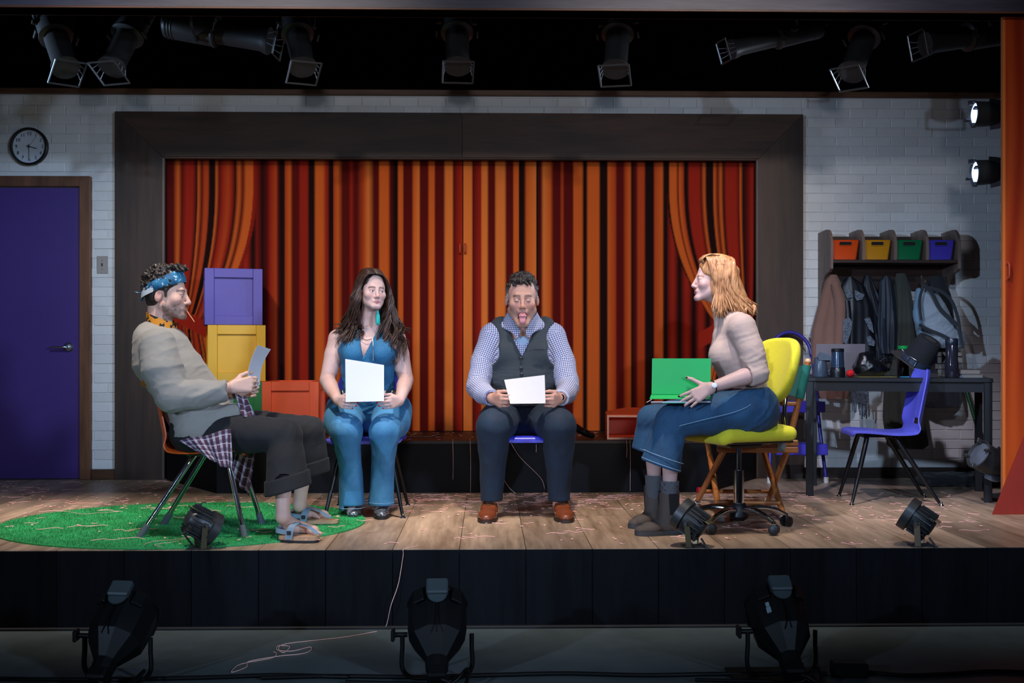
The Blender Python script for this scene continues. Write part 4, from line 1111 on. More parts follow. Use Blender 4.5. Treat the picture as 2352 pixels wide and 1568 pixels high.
# =================================================================== woman in denim jumpsuit
def woman_two():
    root = thing('person', 'woman with long dark wavy hair in a sleeveless blue denim jumpsuit', 'person', G(840, 1180))
    P = lambda x, y, Y=6.5: A3(W(x, y, Y))
    H = Frame(P(856, 671, 6.42), (.42, -1, .02), (.05, 0, 1), .885)
    shL, shR = P(775, 777, 6.52), P(911, 777, 6.52); elL, elR = P(752, 873, 6.46), P(932, 873, 6.46); wrL, wrR = P(776, 920, 6.2), P(918, 920, 6.2)
    hpL, hpR = P(808, 945, 6.58), P(886, 945, 6.58); knL, knR = P(796, 988, 6.2), P(884, 988, 6.2); anL, anR = P(812, 1150, 6.36), P(873, 1148, 6.36)
    S = SDF(*bounds([H(0, 0, .16), shL, shR, elL, elR, wrL, wrR, P(850, 930, 6.05), hpL, hpR, knL, knR, anL, anR, P(812, 1185, 6.18), P(850, 700, 6.7)], .1), VOX)
    head_sdf(S, H, jaw=-.006, fem=True, nose=.75, w=1.05, slit=(.0, .0048))
    S.cone(H(0, -.03, -.06), P(846, 757, 6.5), .047, .055, k=.03)
    S.chain([(P(846, 760), .07), (P(846, 800), .115), (P(846, 850), .115), (P(847, 890), .1), (P(847, 935, 6.6), .1)], k=.04, w=(1, 0, 0), wf=1.25)
    S.cone(shL, shR, .046, .046, k=.03); S.cone(P(812, 768), P(880, 768), .055, k=.04)
    for q in (-1, 1): S.ell(P(846 + q * 32, 808, 6.405), (.062, .06, .065), None, k=.03)
    for sh, el, wr in ((shL, elL, wrL), (shR, elR, wrR)):
        S.chain([(sh, .05), (sh + (el - sh) * .4, .052), (el, .043), (el + (wr - el) * .3, .042), (wr, .026)], k=.02)
    for hp, kn, an in ((hpL, knL, anL), (hpR, knR, anR)):
        S.chain([(hp, .085), (kn, .055)], k=.02); S.chain([(kn, .052), (an, .032)], k=.01); S.cone(an, an + A3((0, -.1, -.05)), .03, .025, k=.01)
    cu = ((.85, .35, .2), (.9, .4, .2), (.95, .45, .25), (1., .5, .25))
    th = ((.75, .55, -.35), (.9, .1, -.5), (.8, .0, -.7))
    tL = hand_sdf(S, wrL, (.5, -.85, -.08), (.1, .1, 1), (-.8, -.55, .1), .9, curl=cu, thumb=th)
    tR = hand_sdf(S, wrR, (-.5, -.85, -.08), (-.1, .1, 1), (.8, -.55, .1), .9, curl=cu, thumb=th)
    V, Q = S.mesh(1)
    c = skin_cols(V, H, '#c4a29b', '#a3525c', '#cf8f88', brow='#3a2a26', dark='#33221f', brow_z=.026, shadow='#a87f7e')
    put('body', V, Q, m_skin, root, col=c)
    eyes(root, H, look=(-.35, .05), iris='#4a3c30'); nails(root, tL, m_nail_red, (0, 1, 2, 3)); nails(root, tR, m_nail_red, (0, 1, 2, 3))
    m_dn = denim('denim_teal_blue', '#175078', '#2c76a0')
    # bodice with V neck
    S = SDF(*bounds([P(760, 750, 6.3), P(935, 960, 6.75)], .05), .0054)
    S.chain([(P(846, 782), .1), (P(846, 805), .128), (P(846, 850), .124), (P(847, 890), .114), (P(847, 935, 6.55), .142)], k=.04, w=(1, 0, 0), wf=1.25)
    S.cone(P(812, 752, 6.51), P(806, 800, 6.47), .05, .07, k=.04); S.cone(P(882, 752, 6.51), P(888, 800, 6.47), .05, .07, k=.04)
    for q in (-1, 1): S.ell(P(846 + q * 32, 810, 6.4), (.072, .069, .074), None, k=.03)
    for sh, q in ((shL, -1), (shR, 1)): S.cone(sh + A3((q * .04, -.2, .0)), sh + A3((q * .04, .2, 0)), .075, k=.01, mode='sub')
    # V opening
    v0, v1 = P(834, 822, 6.36), P(848, 742, 6.42); sl = (P(874, 742, 6.42)[0] - P(822, 742, 6.42)[0]) / 2 / (v1[2] - v0[2])
    def vee(X, Y, Z):
        t = (Z - v0[2]) / (v1[2] - v0[2]); xc = v0[0] + (v1[0] - v0[0]) * t; return np.maximum(np.abs(X - xc) - (Z - v0[2]) * sl, Y - 6.5) + X * 0
    S.carve(P(790, 840, 6.2), P(905, 715, 6.56), vee, .006)
    S.box(P(847, 722, 6.5), (.07, .2, .035), None, rad=.02, k=.01, mode='sub')
    S.box(P(847, 990, 6.5), (.4, .4, .1), None, rad=.01, k=.004, mode='sub')
    cloth_mesh('bodice', S, m_dn, root, .0035, 8, 5, (1, 1, 1.6), mask=lambda V: .25 + .9 * np.clip((P(846, 850)[2] - V[:, 2]) / .1, 0, 1))
    # jeans
    S = SDF(*bounds([P(725, 930, 6.1), P(960, 1180, 6.1), P(850, 960, 6.8)], .06), .0062)
    S.cone(P(805, 940, 6.58), P(888, 940, 6.58), .128, k=.03); S.cone(P(846, 905, 6.53), P(846, 940, 6.56), .112, .13, k=.03, w=(1, 0, 0), wf=1.3)
    for hp, kn, hm, q in ((hpL, knL, P(809, 1170, 6.31), -1), (hpR, knR, P(876, 1158, 6.31), 1)):
        hp2 = hp + A3((q * .03, 0, -.005))
        S.chain([(hp2, .118), (hp2 + (kn - hp2) * .5 + A3((q * .02, 0, 0)), .108), (kn + A3((0, 0, -.005)), .083)], k=.04)
        md = kn + (hm - kn) * .5 + A3((q * -.004, .02, 0))
        S.chain([(kn, .08), (kn + (md - kn) * .5, .068), (md, .061), (hm, .073), (hm + A3((0, 0, -.05)), .075)], k=.02, w=(0, 1, 0), wf=1.2)
        hem(S, hm, (0, 0, -1), .064, .2, .1, (0, 1, 0), 1.2)
    S.box(P(846, 868, 6.5), (.4, .4, .06), None, rad=.01, k=.004, mode='sub')
    def mk_mask(V):
        r = np.full(len(V), .55)
        for kn in (knL, knR): r = r + .9 * np.exp(-(np.linalg.norm(V - kn - A3((0, .02, -.06)), axis=1) / .09) ** 2)
        return r
    cloth_mesh('jeans', S, denim('denim_jeans_blue', '#2a658f', '#4689b4'), root, .0055, 7, 6, (1, 1, .45), mask=mk_mask, hems=((P(809, 1170, 6.31), (0, 0, -1)), (P(876, 1158, 6.31), (0, 0, -1))), label='flared blue denim trouser legs')
    m_st = mat('stitch_pale', '#8fb3c9', .8, var=.1)
    for hm, q in ((P(809, 1166, 6.31), -1), (P(876, 1154, 6.31), 1)):
        MB().tube([A3(hm) + A3((.0755 * math.cos(a), .0895 * math.sin(a), .006)) for a in np.linspace(0, 2 * math.pi, 30, endpoint=False)], .0012, 5, closed=True).build('hem_stitch', m_st, root)
    # belt with silver discs
    m_sil = mat('silver', '#c9c9cc', .22, 1., var=.05)
    be = [P(847, 903, 6.53) + A3((.162 * math.cos(a), .13 * math.sin(a), 0)) for a in np.linspace(0, 2 * math.pi, 40, endpoint=False)]
    MB().tube(be, .02, 8, closed=True, flat=.25, up=(1, 0, 0)).build('belt', mat('belt_blue', '#1d4c70', .6), root, 60)
    for a in np.linspace(math.pi + .15, 2 * math.pi - .15, 9):
        p = P(847, 902, 6.53) + A3((.167 * math.cos(a), .135 * math.sin(a), 0)); d = Vector((math.cos(a), math.sin(a), 0))
        MB().lathe([(.021, 0), (.02, .004), (.013, .006), (.012, .003), (.005, .006), (0, .0065)], p, d, 16).build('belt_disc', m_sil, root, 60)
    # necklace, pendant cord, earring
    ch = [P(818, 740, 6.42), P(822, 765, 6.385), P(838, 780, 6.375), P(855, 778, 6.38)]
    MB().tube(ch, .0022, 6, 20).build('necklace', mat('dark_chain', '#3a3232', .35, .8), root)
    MB().tube([P(856, 776, 6.375), P(857, 800, 6.345), P(857.5, 828, 6.335)], [.0014, .0014, .003], 6, 14).build('pendant_cord', m_sil, root)
    ea = H(-.078, -.012, -.04)
    ea = P(868, 712, 6.36); m_tas = mat('tassel_teal', '#12a09a', .7, var=.2, scale=200, stretch=(1, 1, .05))
    MB().lathe([(0, .0), (.006, -.006), (.007, -.02), (.011, -.03), (.013, -.07), (.006, -.085), (0, -.086)], ea, (0, 0, 1), 14, sy=.6).build('tassel_earring', m_tas, root, 60)
    # hair
    m_hr = hair_mat('hair_chestnut', '#1c110e', '#4c3329')
    S = SDF(*bounds([H(0, 0, .16), P(765, 840), P(945, 830)], .08), .0046)
    S.ell(H(0, -.02, .05), A3((.085, .106, .097)) * H.s, H.Q, k=.002)
    S.ell(H(0, .115, -.01), A3((.068, .09, .142)) * H.s, H.Q, k=.008, mode='sub')
    back = P(856, 750, 6.56)
    S.cone(H(0, -.05, .02), back, .085, .1, k=.03, w=(0, 1, 0), wf=.55); S.cone(back, P(856, 790, 6.62), .1, .08, k=.02, w=(0, 1, 0), wf=.4)
    V, Q = S.mesh(0); put('hair', V, Q, m_hr, root)
    b = MB(); rr = random.Random(11)
    for i in range(64):
        q = -1 if i % 2 else 1; u0 = (i // 2 + rr.random()) / 32
        tx0 = 806 + rr.uniform(-34, 26) if q > 0 else 902 + rr.uniform(-42, 34); zt0 = (802 if q > 0 else 814) + rr.uniform(-58, 20) - abs(tx0 - (806 if q > 0 else 902)) * .25
        ph = rr.uniform(0, 6.3); am = rr.uniform(.014, .028); fq = rr.uniform(17, 24); dm = rr.uniform(-10, 10)
        for j in range(8):
            u = min(1, max(0, u0 + rr.uniform(-.03, .03))) ** 1.2; jx, jz, jy = rr.uniform(-5, 5), rr.uniform(-8, 8), rr.uniform(-.012, .012)
            st_ = H(.014 + q * rr.uniform(.0, .012), .092 - .17 * u, .112 + .042 * math.sin(min(u, .6) * 2.6)); t1 = H(.01 + q * .055, .08 - .14 * u + rr.uniform(-.004, .004), .1 + .036 * math.sin(min(u, .6) * 2.6))
            sd = H(q * (.094 + rr.uniform(-.006, .008)), .045 - .13 * u, .03); lo = H(q * (.11 + rr.uniform(-.016, .016)), .04 - .11 * u, -.065)
            tx = tx0 + jx; mid = P(tx * .65 + (816 if q > 0 else 892) * .35, 750 + dm, 6.41 + .12 * u + jy); pts = spline([st_, t1, sd, lo, mid, P(tx, zt0 + jz, 6.35 + .17 * u + jy)], 32)
            pts = [p + A3((am * math.sin(k_ / 32 * fq + ph + .12 * j), am * .8 * math.cos(k_ / 32 * fq + ph + .12 * j), 0)) * max(0, (k_ / 32 - .42) / .58) ** .8 for k_, p in enumerate(pts)]
            b.tube(pts, [.0045, .006, .0065, .007, .007, .0062, .0045, .0012], 5, flat=.6)
    b.build('hair_locks', m_hr, root, 180)
    # glitter boots
    m_gl = NT('silver_glitter'); vo = m_gl.t.nodes.new('ShaderNodeTexVoronoi'); vo.inputs['Scale'].default_value = 260; m_gl.l(m_gl.n('ShaderNodeTexCoord').outputs['Object'], vo.inputs['Vector'])
    m_gl.base(m_gl.ramp(vo.outputs['Color'], [(.2, '#2f3440'), (.8, '#d5dae4')])); m_gl.b.inputs['Metallic'].default_value = .8; m_gl.b.inputs['Roughness'].default_value = .25
    nm = m_gl.n('ShaderNodeBump'); m_gl.l(vo.outputs['Color'], nm.inputs['Height']); nm.inputs['Strength'].default_value = .9; nm.inputs['Distance'].default_value = .004; m_gl.l(nm.outputs[0], m_gl.b.inputs['Normal'])
    m_so = mat('black_rubber', '#17171a', .7)
    for hl, to in ((G(813, 1163), G(812, 1191)), (G(878, 1164), G(876, 1193))):
        hl = A3(hl); to = A3(to); d = nrm(to - hl); shoe(root, to - d * .245, to, m_gl.m, m_so, .245, .09, .1, boot=.05, name='glitter_boot')
    return root
# =================================================================== man in waistcoat sticking out his tongue
def man_three():
    root = thing('person', 'man in grey waistcoat and checked shirt sticking his tongue out over a sheet of paper', 'person', G(1205, 1190))
    P = lambda x, y, Y=6.55: A3(W(x, y, Y))
    H = Frame(P(1199, 688, 6.42), (.0, -1, -.1), (0, -.1, 1), 1.02)
    JW, MO = .03, .03
    shL, shR = P(1133, 772, 6.57), P(1268, 772, 6.57); elL, elR = P(1098, 888, 6.45), P(1304, 888, 6.45); wrL, wrR = P(1131, 915, 6.2), P(1287, 915, 6.2)
    hpL, hpR = P(1165, 958, 6.6), P(1240, 958, 6.6); knL, knR = P(1134, 978, 6.17), P(1284, 978, 6.17); anL, anR = P(1131, 1158, 6.27), P(1283, 1158, 6.27)
    S = SDF(*bounds([H(0, 0, .16), shL, shR, elL, elR, wrL, wrR, P(1200, 930, 6.05), hpL, hpR, knL, knR, anL, anR, P(1200, 700, 6.72)], .1), VOX)
    head_sdf(S, H, jaw=JW, nose=.9, mouth_open=MO, w=1.1, slit=None)
    S.cone(H(0, -.03, -.06), P(1200, 765, 6.55), .06, .07, k=.03)
    S.chain([(P(1201, 780), .09), (P(1201, 840), .12), (P(1201, 930, 6.58), .12)], k=.03, w=(1, 0, 0), wf=1.2); S.cone(shL, shR, .06, k=.04)
    for sh, el, wr in ((shL, elL, wrL), (shR, elR, wrR)):
        S.chain([(sh, .055), (P(1201 + (-93 if sh is shL else 93), 830, 6.53), .05), (el, .042), (wr, .028)], k=.02)
    for hp, kn, an in ((hpL, knL, anL), (hpR, knR, anR)):
        S.chain([(hp, .08), (kn, .055)], k=.02); S.chain([(kn, .05), (an, .032)], k=.01); S.cone(an, an + A3((0, -.1, -.05)), .03, .025, k=.01)
    cu = ((.9, .5, .3), (.95, .55, .35), (1., .6, .35), (1.05, .65, .4))
    th = ((.85, .55, .1), (.75, .15, -.65), (.6, -.1, -.8))
    hand_sdf(S, wrL, (.5, -.85, -.1), (.1, -.1, 1), (-.8, -.55, -.05), 1.0, curl=cu, thumb=th)
    hand_sdf(S, wrR, (-.5, -.85, -.1), (-.1, -.1, 1), (.8, -.55, -.05), 1.0, curl=cu, thumb=th)
    V, Q = S.mesh(1)
    c = skin_cols(V, H, '#c4927f', '#a86468', '#c8786c', '#6b544c', .42, '#4a3a34', '#6a4a44', mouth_open=0., jaw=JW, shadow='#9c706a')
    L = H.loc(V); inm = (np.abs(L[:, 0]) < .024) & (L[:, 1] > .02) & (L[:, 1] < .097) & (np.abs(L[:, 2] + .068 + MO * .5) < MO * .5 + .004) & (np.linalg.norm(L - A3((0, .06, -.07)), axis=1) < .04)
    c[inm] = lin('#3a1518')
    put('body', V, Q, m_skin, root, col=c)
    # closed lids are part of the face; tongue and teeth
    S = SDF(*bounds([H(0, .1, -.09)], .07), .0025)
    S.cone(H(0, .06, -.078), H(0, .1, -.083), .018 * 1.02, .02 * 1.02, k=.01, w=H.z, wf=.5); S.cone(H(0, .1, -.083), H(0, .113, -.113), .02, .017, k=.01, w=H.y, wf=.45)
    V, Q = S.mesh(1); put('tongue', V, Q, mat('tongue_pink', '#c07a80', .35, var=.1, scale=90), root)
    MB().tube([H(.021 * math.sin(a), .07 + .022 * math.cos(a), -.0655) for a in np.linspace(-1.2, 1.2, 9)], .0045, 8, 16, flat=.8).build('upper_teeth', mat('teeth', '#e2dccf', .3, var=.03), root, 60)
    for q in (-1, 1):
        b = MB().ell(H(q * .031, .0795, .0005), .0152 * H.s, Matrix(H.Q.tolist()), 18, 12)
        b.build('eyelid', mat('eyelid_skin', '#bd9084', .5, var=.05), root, 180)
        MB().tube([H(q * .031 + .0135 * math.sin(a), .0795 + .0146 * math.cos(a), -.003 - .0035 * math.cos(a)) for a in np.linspace(-1.15, 1.15, 8)], .0011, 6, 12).build('eyelashes', mat('lashes', '#2a1d1a', .7), root)
    # checked shirt: sleeves, body, collar
    m_g = gingham('gingham_shirt', '#dcdce6', '#8f92b4', '#474a78', .0112, .5)
    S = SDF(*bounds([P(1070, 700), P(1335, 960), P(1200, 900, 6.1), P(1200, 800, 6.75)], .05), .0056)
    S.chain([(P(1201, 772), .094), (P(1201, 810), .132), (P(1201, 880), .145), (P(1201, 930, 6.58), .14)], k=.04, w=(1, 0, 0), wf=1.25)
    S.cone(shL, shR, .07, k=.05); S.cone(P(1165, 757), P(1236, 757), .07, k=.04)
    ar = []
    for sh, el, wr, q in ((shL, elL, wrL, -1), (shR, elR, wrR, 1)):
        m1 = P(1201 + q * 93, 830, 6.53); fo = el + (wr - el) * .55 + A3((q * .012, 0, -.004)); cf = el + (wr - el) * .9
        S.chain([(sh, .074), (m1, .068), (el, .064), (fo, .058), (cf, .047), (cf + (wr - el) * .2, .044)], k=.035); ar.append((sh, m1, el, cf))
        hem(S, cf + (wr - el) * .06, wr - el, .036, .07, .05, hl=.04)
    S.cone(P(1200, 770, 6.5), P(1200, 725, 6.44), .068, .075, k=.008, mode='sub')
    z0_ = P(1200, 790, 6.42)[2]; xc_ = P(1200, 790, 6.42)[0]; S.carve(P(1150, 800, 6.2), P(1250, 722, 6.52), lambda X, Y, Z: np.maximum(np.abs(X - xc_) - (Z - z0_) * .5, Y - 6.5) + X * 0, .004)
    def pat(V):
        uv = np.stack([V[:, 0] - P(1201, 800)[0] + 5, V[:, 2] + 5, V[:, 0] * 0], 1); best = np.full(len(V), .092)
        for sh, m1, el, cf in ar:
            acc = 0.
            for a, b_ in ((sh + (m1 - sh) * .3, m1), (m1, el), (el, cf)):
                d, t = segdist(V, a, b_); ax = nrm(b_ - a); ref = nrm(np.cross(ax, (0, 0, 1) if abs(ax[2]) < .8 else (0, 1, 0))); r2 = np.cross(ax, ref); p = V - a
                ang = np.arctan2(p @ r2, p @ ref); L = np.linalg.norm(b_ - a); m = d < best
                uv[m] = np.stack([ang * .066 + 5, acc + ((V - a) @ ax) + 5, ang * 0], 1)[m]; best = np.where(m, d, best); acc += L
        return uv
    def mk_mask(V):
        r = np.full(len(V), .12)
        for sh, m1, el, cf in ar: r = np.maximum(r, .6 * np.exp(-(segdist(V, m1, el)[0] / .08) ** 2))
        for el in (elL, elR): r = r + 1.1 * np.exp(-(np.linalg.norm(V - el, axis=1) / .1) ** 2)
        return r
    cloth_mesh('shirt', S, m_g, root, .005, 11, 8, (1, 1, 1.7), pat=pat, mask=mk_mask, label='white shirt with navy checks')
    # upturned collar
    grid = []; nc = A3((P(1200, 738, 6.5)[0], 6.51, P(1200, 738, 6.5)[2]))
    for v in np.linspace(0, 1, 9):
        row = []
        for a in np.linspace(-2.75, 2.75, 48):
            f = abs(a) / 2.75; rx = .128 - .04 * v - .05 * f ** 4; ry = .078 - .008 * v + .03 * f ** 3
            row.append(nc + A3((rx * math.sin(a), ry * math.cos(a), .074 * v * (1 - .5 * f ** 4) - .012 - .085 * f ** 4)))
        grid.append(row)
    b = MB().sheet(grid, .004); V = A3(b.V); o = b.build('collar', m_g, root, 60)
    ca = o.data.color_attributes.new('Pat', 'FLOAT_COLOR', 'POINT'); ca.data.foreach_set('color', np.stack([np.arctan2(V[:, 0] - nc[0], V[:, 1] - nc[1]) * .09 + 5, V[:, 2] + 5, V[:, 0] * 0, V[:, 0] * 0 + 1], 1).astype(np.float32).ravel())
    S = SDF(*bounds([P(1200, 775, 6.45)], .11), .004); S.ell(P(1200, 792, 6.47), (.05, .045, .055), None, k=.01); S.box(P(1200, 740, 6.45), (.15, .15, .075), None, rad=.02, k=.01, mode='sub'); V, Q = S.mesh(1); put('undershirt', V, Q, cloth('undershirt_blue', '#9fb4cf'), root)
    # waistcoat
    m_v = mat('waistcoat_tweed', '#32393f', .9, var=.3, scale=160, bump=.3, sheen=.03)
    S = SDF(*bounds([P(1110, 725), P(1290, 950), P(1200, 850, 6.3), P(1200, 850, 6.8)], .05), .0056)
    S.chain([(P(1201, 790), .118), (P(1201, 820), .15), (P(1201, 880), .159), (P(1201, 925, 6.57), .158)], k=.04, w=(1, 0, 0), wf=1.25)
    for q in (-1, 1): S.cone(P(1201 + q * 49, 752, 6.56), P(1201 + q * 45, 810, 6.5), .066, .09, k=.04)
    for sh, q in ((shL, -1), (shR, 1)):
        S.cone(sh + A3((q * .045, -.25, -.01)), sh + A3((q * .045, .25, -.01)), .082, k=.012, mode='sub'); S.cone(sh + A3((q * .05, -.25, -.09)), sh + A3((q * .05, .25, -.09)), .085, k=.012, mode='sub')
    t0 = P(1199, 820, 6.4); S.carve(P(1130, 835, 6.1), P(1270, 700, 6.6), lambda X, Y, Z: np.maximum(np.abs(X - t0[0]) - (Z - t0[2]) * .47, Y - 6.55) + X * 0, .006)
    S.cone(P(1200, 775, 6.56), P(1200, 715, 6.53), .08, .098, k=.01, mode='sub')
    S.box(P(1201, 968, 6.5), (.4, .4, .09), None, rad=.01, k=.004, mode='sub')
    cloth_mesh('waistcoat', S, m_v, root, .0045, 8, 12, (.5, 1, 2.2), mask=lambda V: .15 + .85 * np.clip((P(1200, 835)[2] - V[:, 2]) / .06, 0, 1), label='dark grey tweed waistcoat')
    m_bt = mat('button_black', '#121214', .3)
    for y in (824, 847, 861, 884, 906):
        p = P(1198 + (y > 850), y, 6.3); p[1] = 6.545 - .159 * (1.0 if y > 850 else .985); MB().lathe([(.0085, 0), (.009, .003), (.006, .005), (0, .004)], p, (0, -1, 0), 14).build('button', m_bt, root)
    p = P(1238, 801, 6.38); MB().box(p + A3((0, -.012, 0)), (.062, .006, .009), (0, 0, R(14)), bev=.002).build('welt_pocket', m_v, root)
    # jeans
    S = SDF(*bounds([P(1085, 930, 6.05), P(1330, 1170, 6.1), P(1200, 960, 6.85)], .06), .0062)
    S.cone(hpL, hpR, .118, k=.03); S.cone(P(1201, 922, 6.56), P(1201, 950, 6.58), .135, k=.03, w=(1, 0, 0), wf=1.2)
    for hp, kn, hm, q in ((hpL, knL, P(1129, 1149, 6.26), -1), (hpR, knR, P(1284, 1149, 6.26), 1)):
        hp2 = hp + A3((q * .03, 0, -.005)); S.chain([(hp2, .115), (hp2 + (kn - hp2) * .5, .112), (kn, .092)], k=.04)
        S.chain([(kn, .09), (kn + (hm - kn) * .3 + A3((0, .02, 0)), .081), (kn + (hm - kn) * .7 + A3((0, .012, 0)), .066), (hm, .06), (hm + A3((0, 0, -.05)), .06)], k=.02, w=(0, 1, 0), wf=1.12)
        hem(S, hm, (0, 0, -1), .052, .2, .08, (0, 1, 0), 1.12)
    S.box(P(1201, 892, 6.5), (.4, .4, .06), None, rad=.01, k=.004, mode='sub')
    def mk2(V):
        r = np.full(len(V), .6)
        for kn in (knL, knR): r = r + .8 * np.exp(-(np.linalg.norm(V - kn - A3((0, .03, -.08)), axis=1) / .1) ** 2)
        return r
    cloth_mesh('jeans', S, denim('denim_navy', '#071423', '#10293f'), root, .0055, 7, 15, (1, 1, .5), mask=mk2, hems=((P(1129, 1149, 6.26), (0, 0, -1)), (P(1284, 1149, 6.26), (0, 0, -1))), label='dark navy jeans')
    # watch
    wc_ = wrR + (elR - wrR) * .06
    d = nrm(elR - wrR); f_ = np.array(frame(Vector(d)))
    MB().tube([wc_ + f_[:, 0] * .031 * math.cos(a) + f_[:, 1] * .031 * math.sin(a) for a in np.linspace(0, 2 * math.pi, 20, endpoint=False)], .009, 8, closed=True, flat=.3).build('watch_band', mat('silver', '#c9c9cc', .22, 1.), root, 60)
    MB().lathe([(.017, 0), (.017, .007), (.013, .008), (0, .008)], wc_ + A3((.0, -.034, .004)), (.25, -1, .2), 20).build('watch_face', mat('watch_dial', '#15181d', .15), root, 60)
    # hair: short curly top, greying sides
    S = SDF(*bounds([H(0, 0, .05)], .19), .0036)
    S.ell(H(0, -.02, .048), A3((.087, .102, .092)) * H.s, H.Q, k=.002)
    S.ell(H(0, -.03, .0), A3((.082, .07, .085)) * H.s, H.Q, k=.02)
    S.ell(H(0, .1, -.02), A3((.071, .06, .112)) * H.s, H.Q, k=.006, mode='sub'); S.box(H(0, .1, -.1), (.14, .112, .11), H.Q, rad=.02, k=.008, mode='sub'); S.plane(H(0, 0, -.07), -H.z, .01)
    for q in (-1, 1): S.cone(H(q * .081, .02, .03), H(q * .082, .018, -.004), .006, .005, k=.01)
    rr = random.Random(8)
    for j in range(340):
        a, b_ = rr.uniform(0, 6.28), rr.uniform(-.1, 1.5)
        x, y, z = .085 * math.cos(b_) * math.cos(a), -.02 + .1 * math.cos(b_) * math.sin(a), .05 + .09 * math.sin(b_)
        if y > .035 and z < .103: continue
        if z < .055: continue
        curls(S, H, [(x, y, z + .005)], .0085 if z > .11 else .006, j)
    for j in range(40): curls(S, H, [(rr.uniform(-.05, .05), rr.uniform(.045, .08), .1 + rr.uniform(-.012, .02))], .0085, j + 999)
    V, Q = S.mesh(0); L = H.loc(V); cc = np.tile(A3(lin('#2b211d')), (len(V), 1)); g_ = np.clip((.075 - L[:, 2]) / .05, 0, 1)[:, None]; cc = cc * (1 - g_) + A3(lin('#8c8a8a')) * g_
    cc = cc * (1 + .5 * vnoise(L * 90))[:, None]
    put('hair', V, Q, mat('hair_grizzled', '#3a2d28', .5, var=.35, scale=180, attr='Col', bump=.4, bscale=260), root, col=cc)
    m_le = mat('brown_leather', '#74391f', .32, var=.3, scale=18, bump=.08, coat=.2); m_so = mat('dark_leather_sole', '#2a1a12', .6); m_lc = mat('shoelace_brown', '#5a3a26', .8)
    for hl, to in ((G(1137, 1167), G(1116, 1202)), (G(1276, 1167), G(1301, 1201))):
        hl = A3(hl); to = A3(to); d = nrm(to - hl); shoe(root, to - d * .295, to, m_le, m_so, .295, .112, .085, lace=m_lc)
    return root

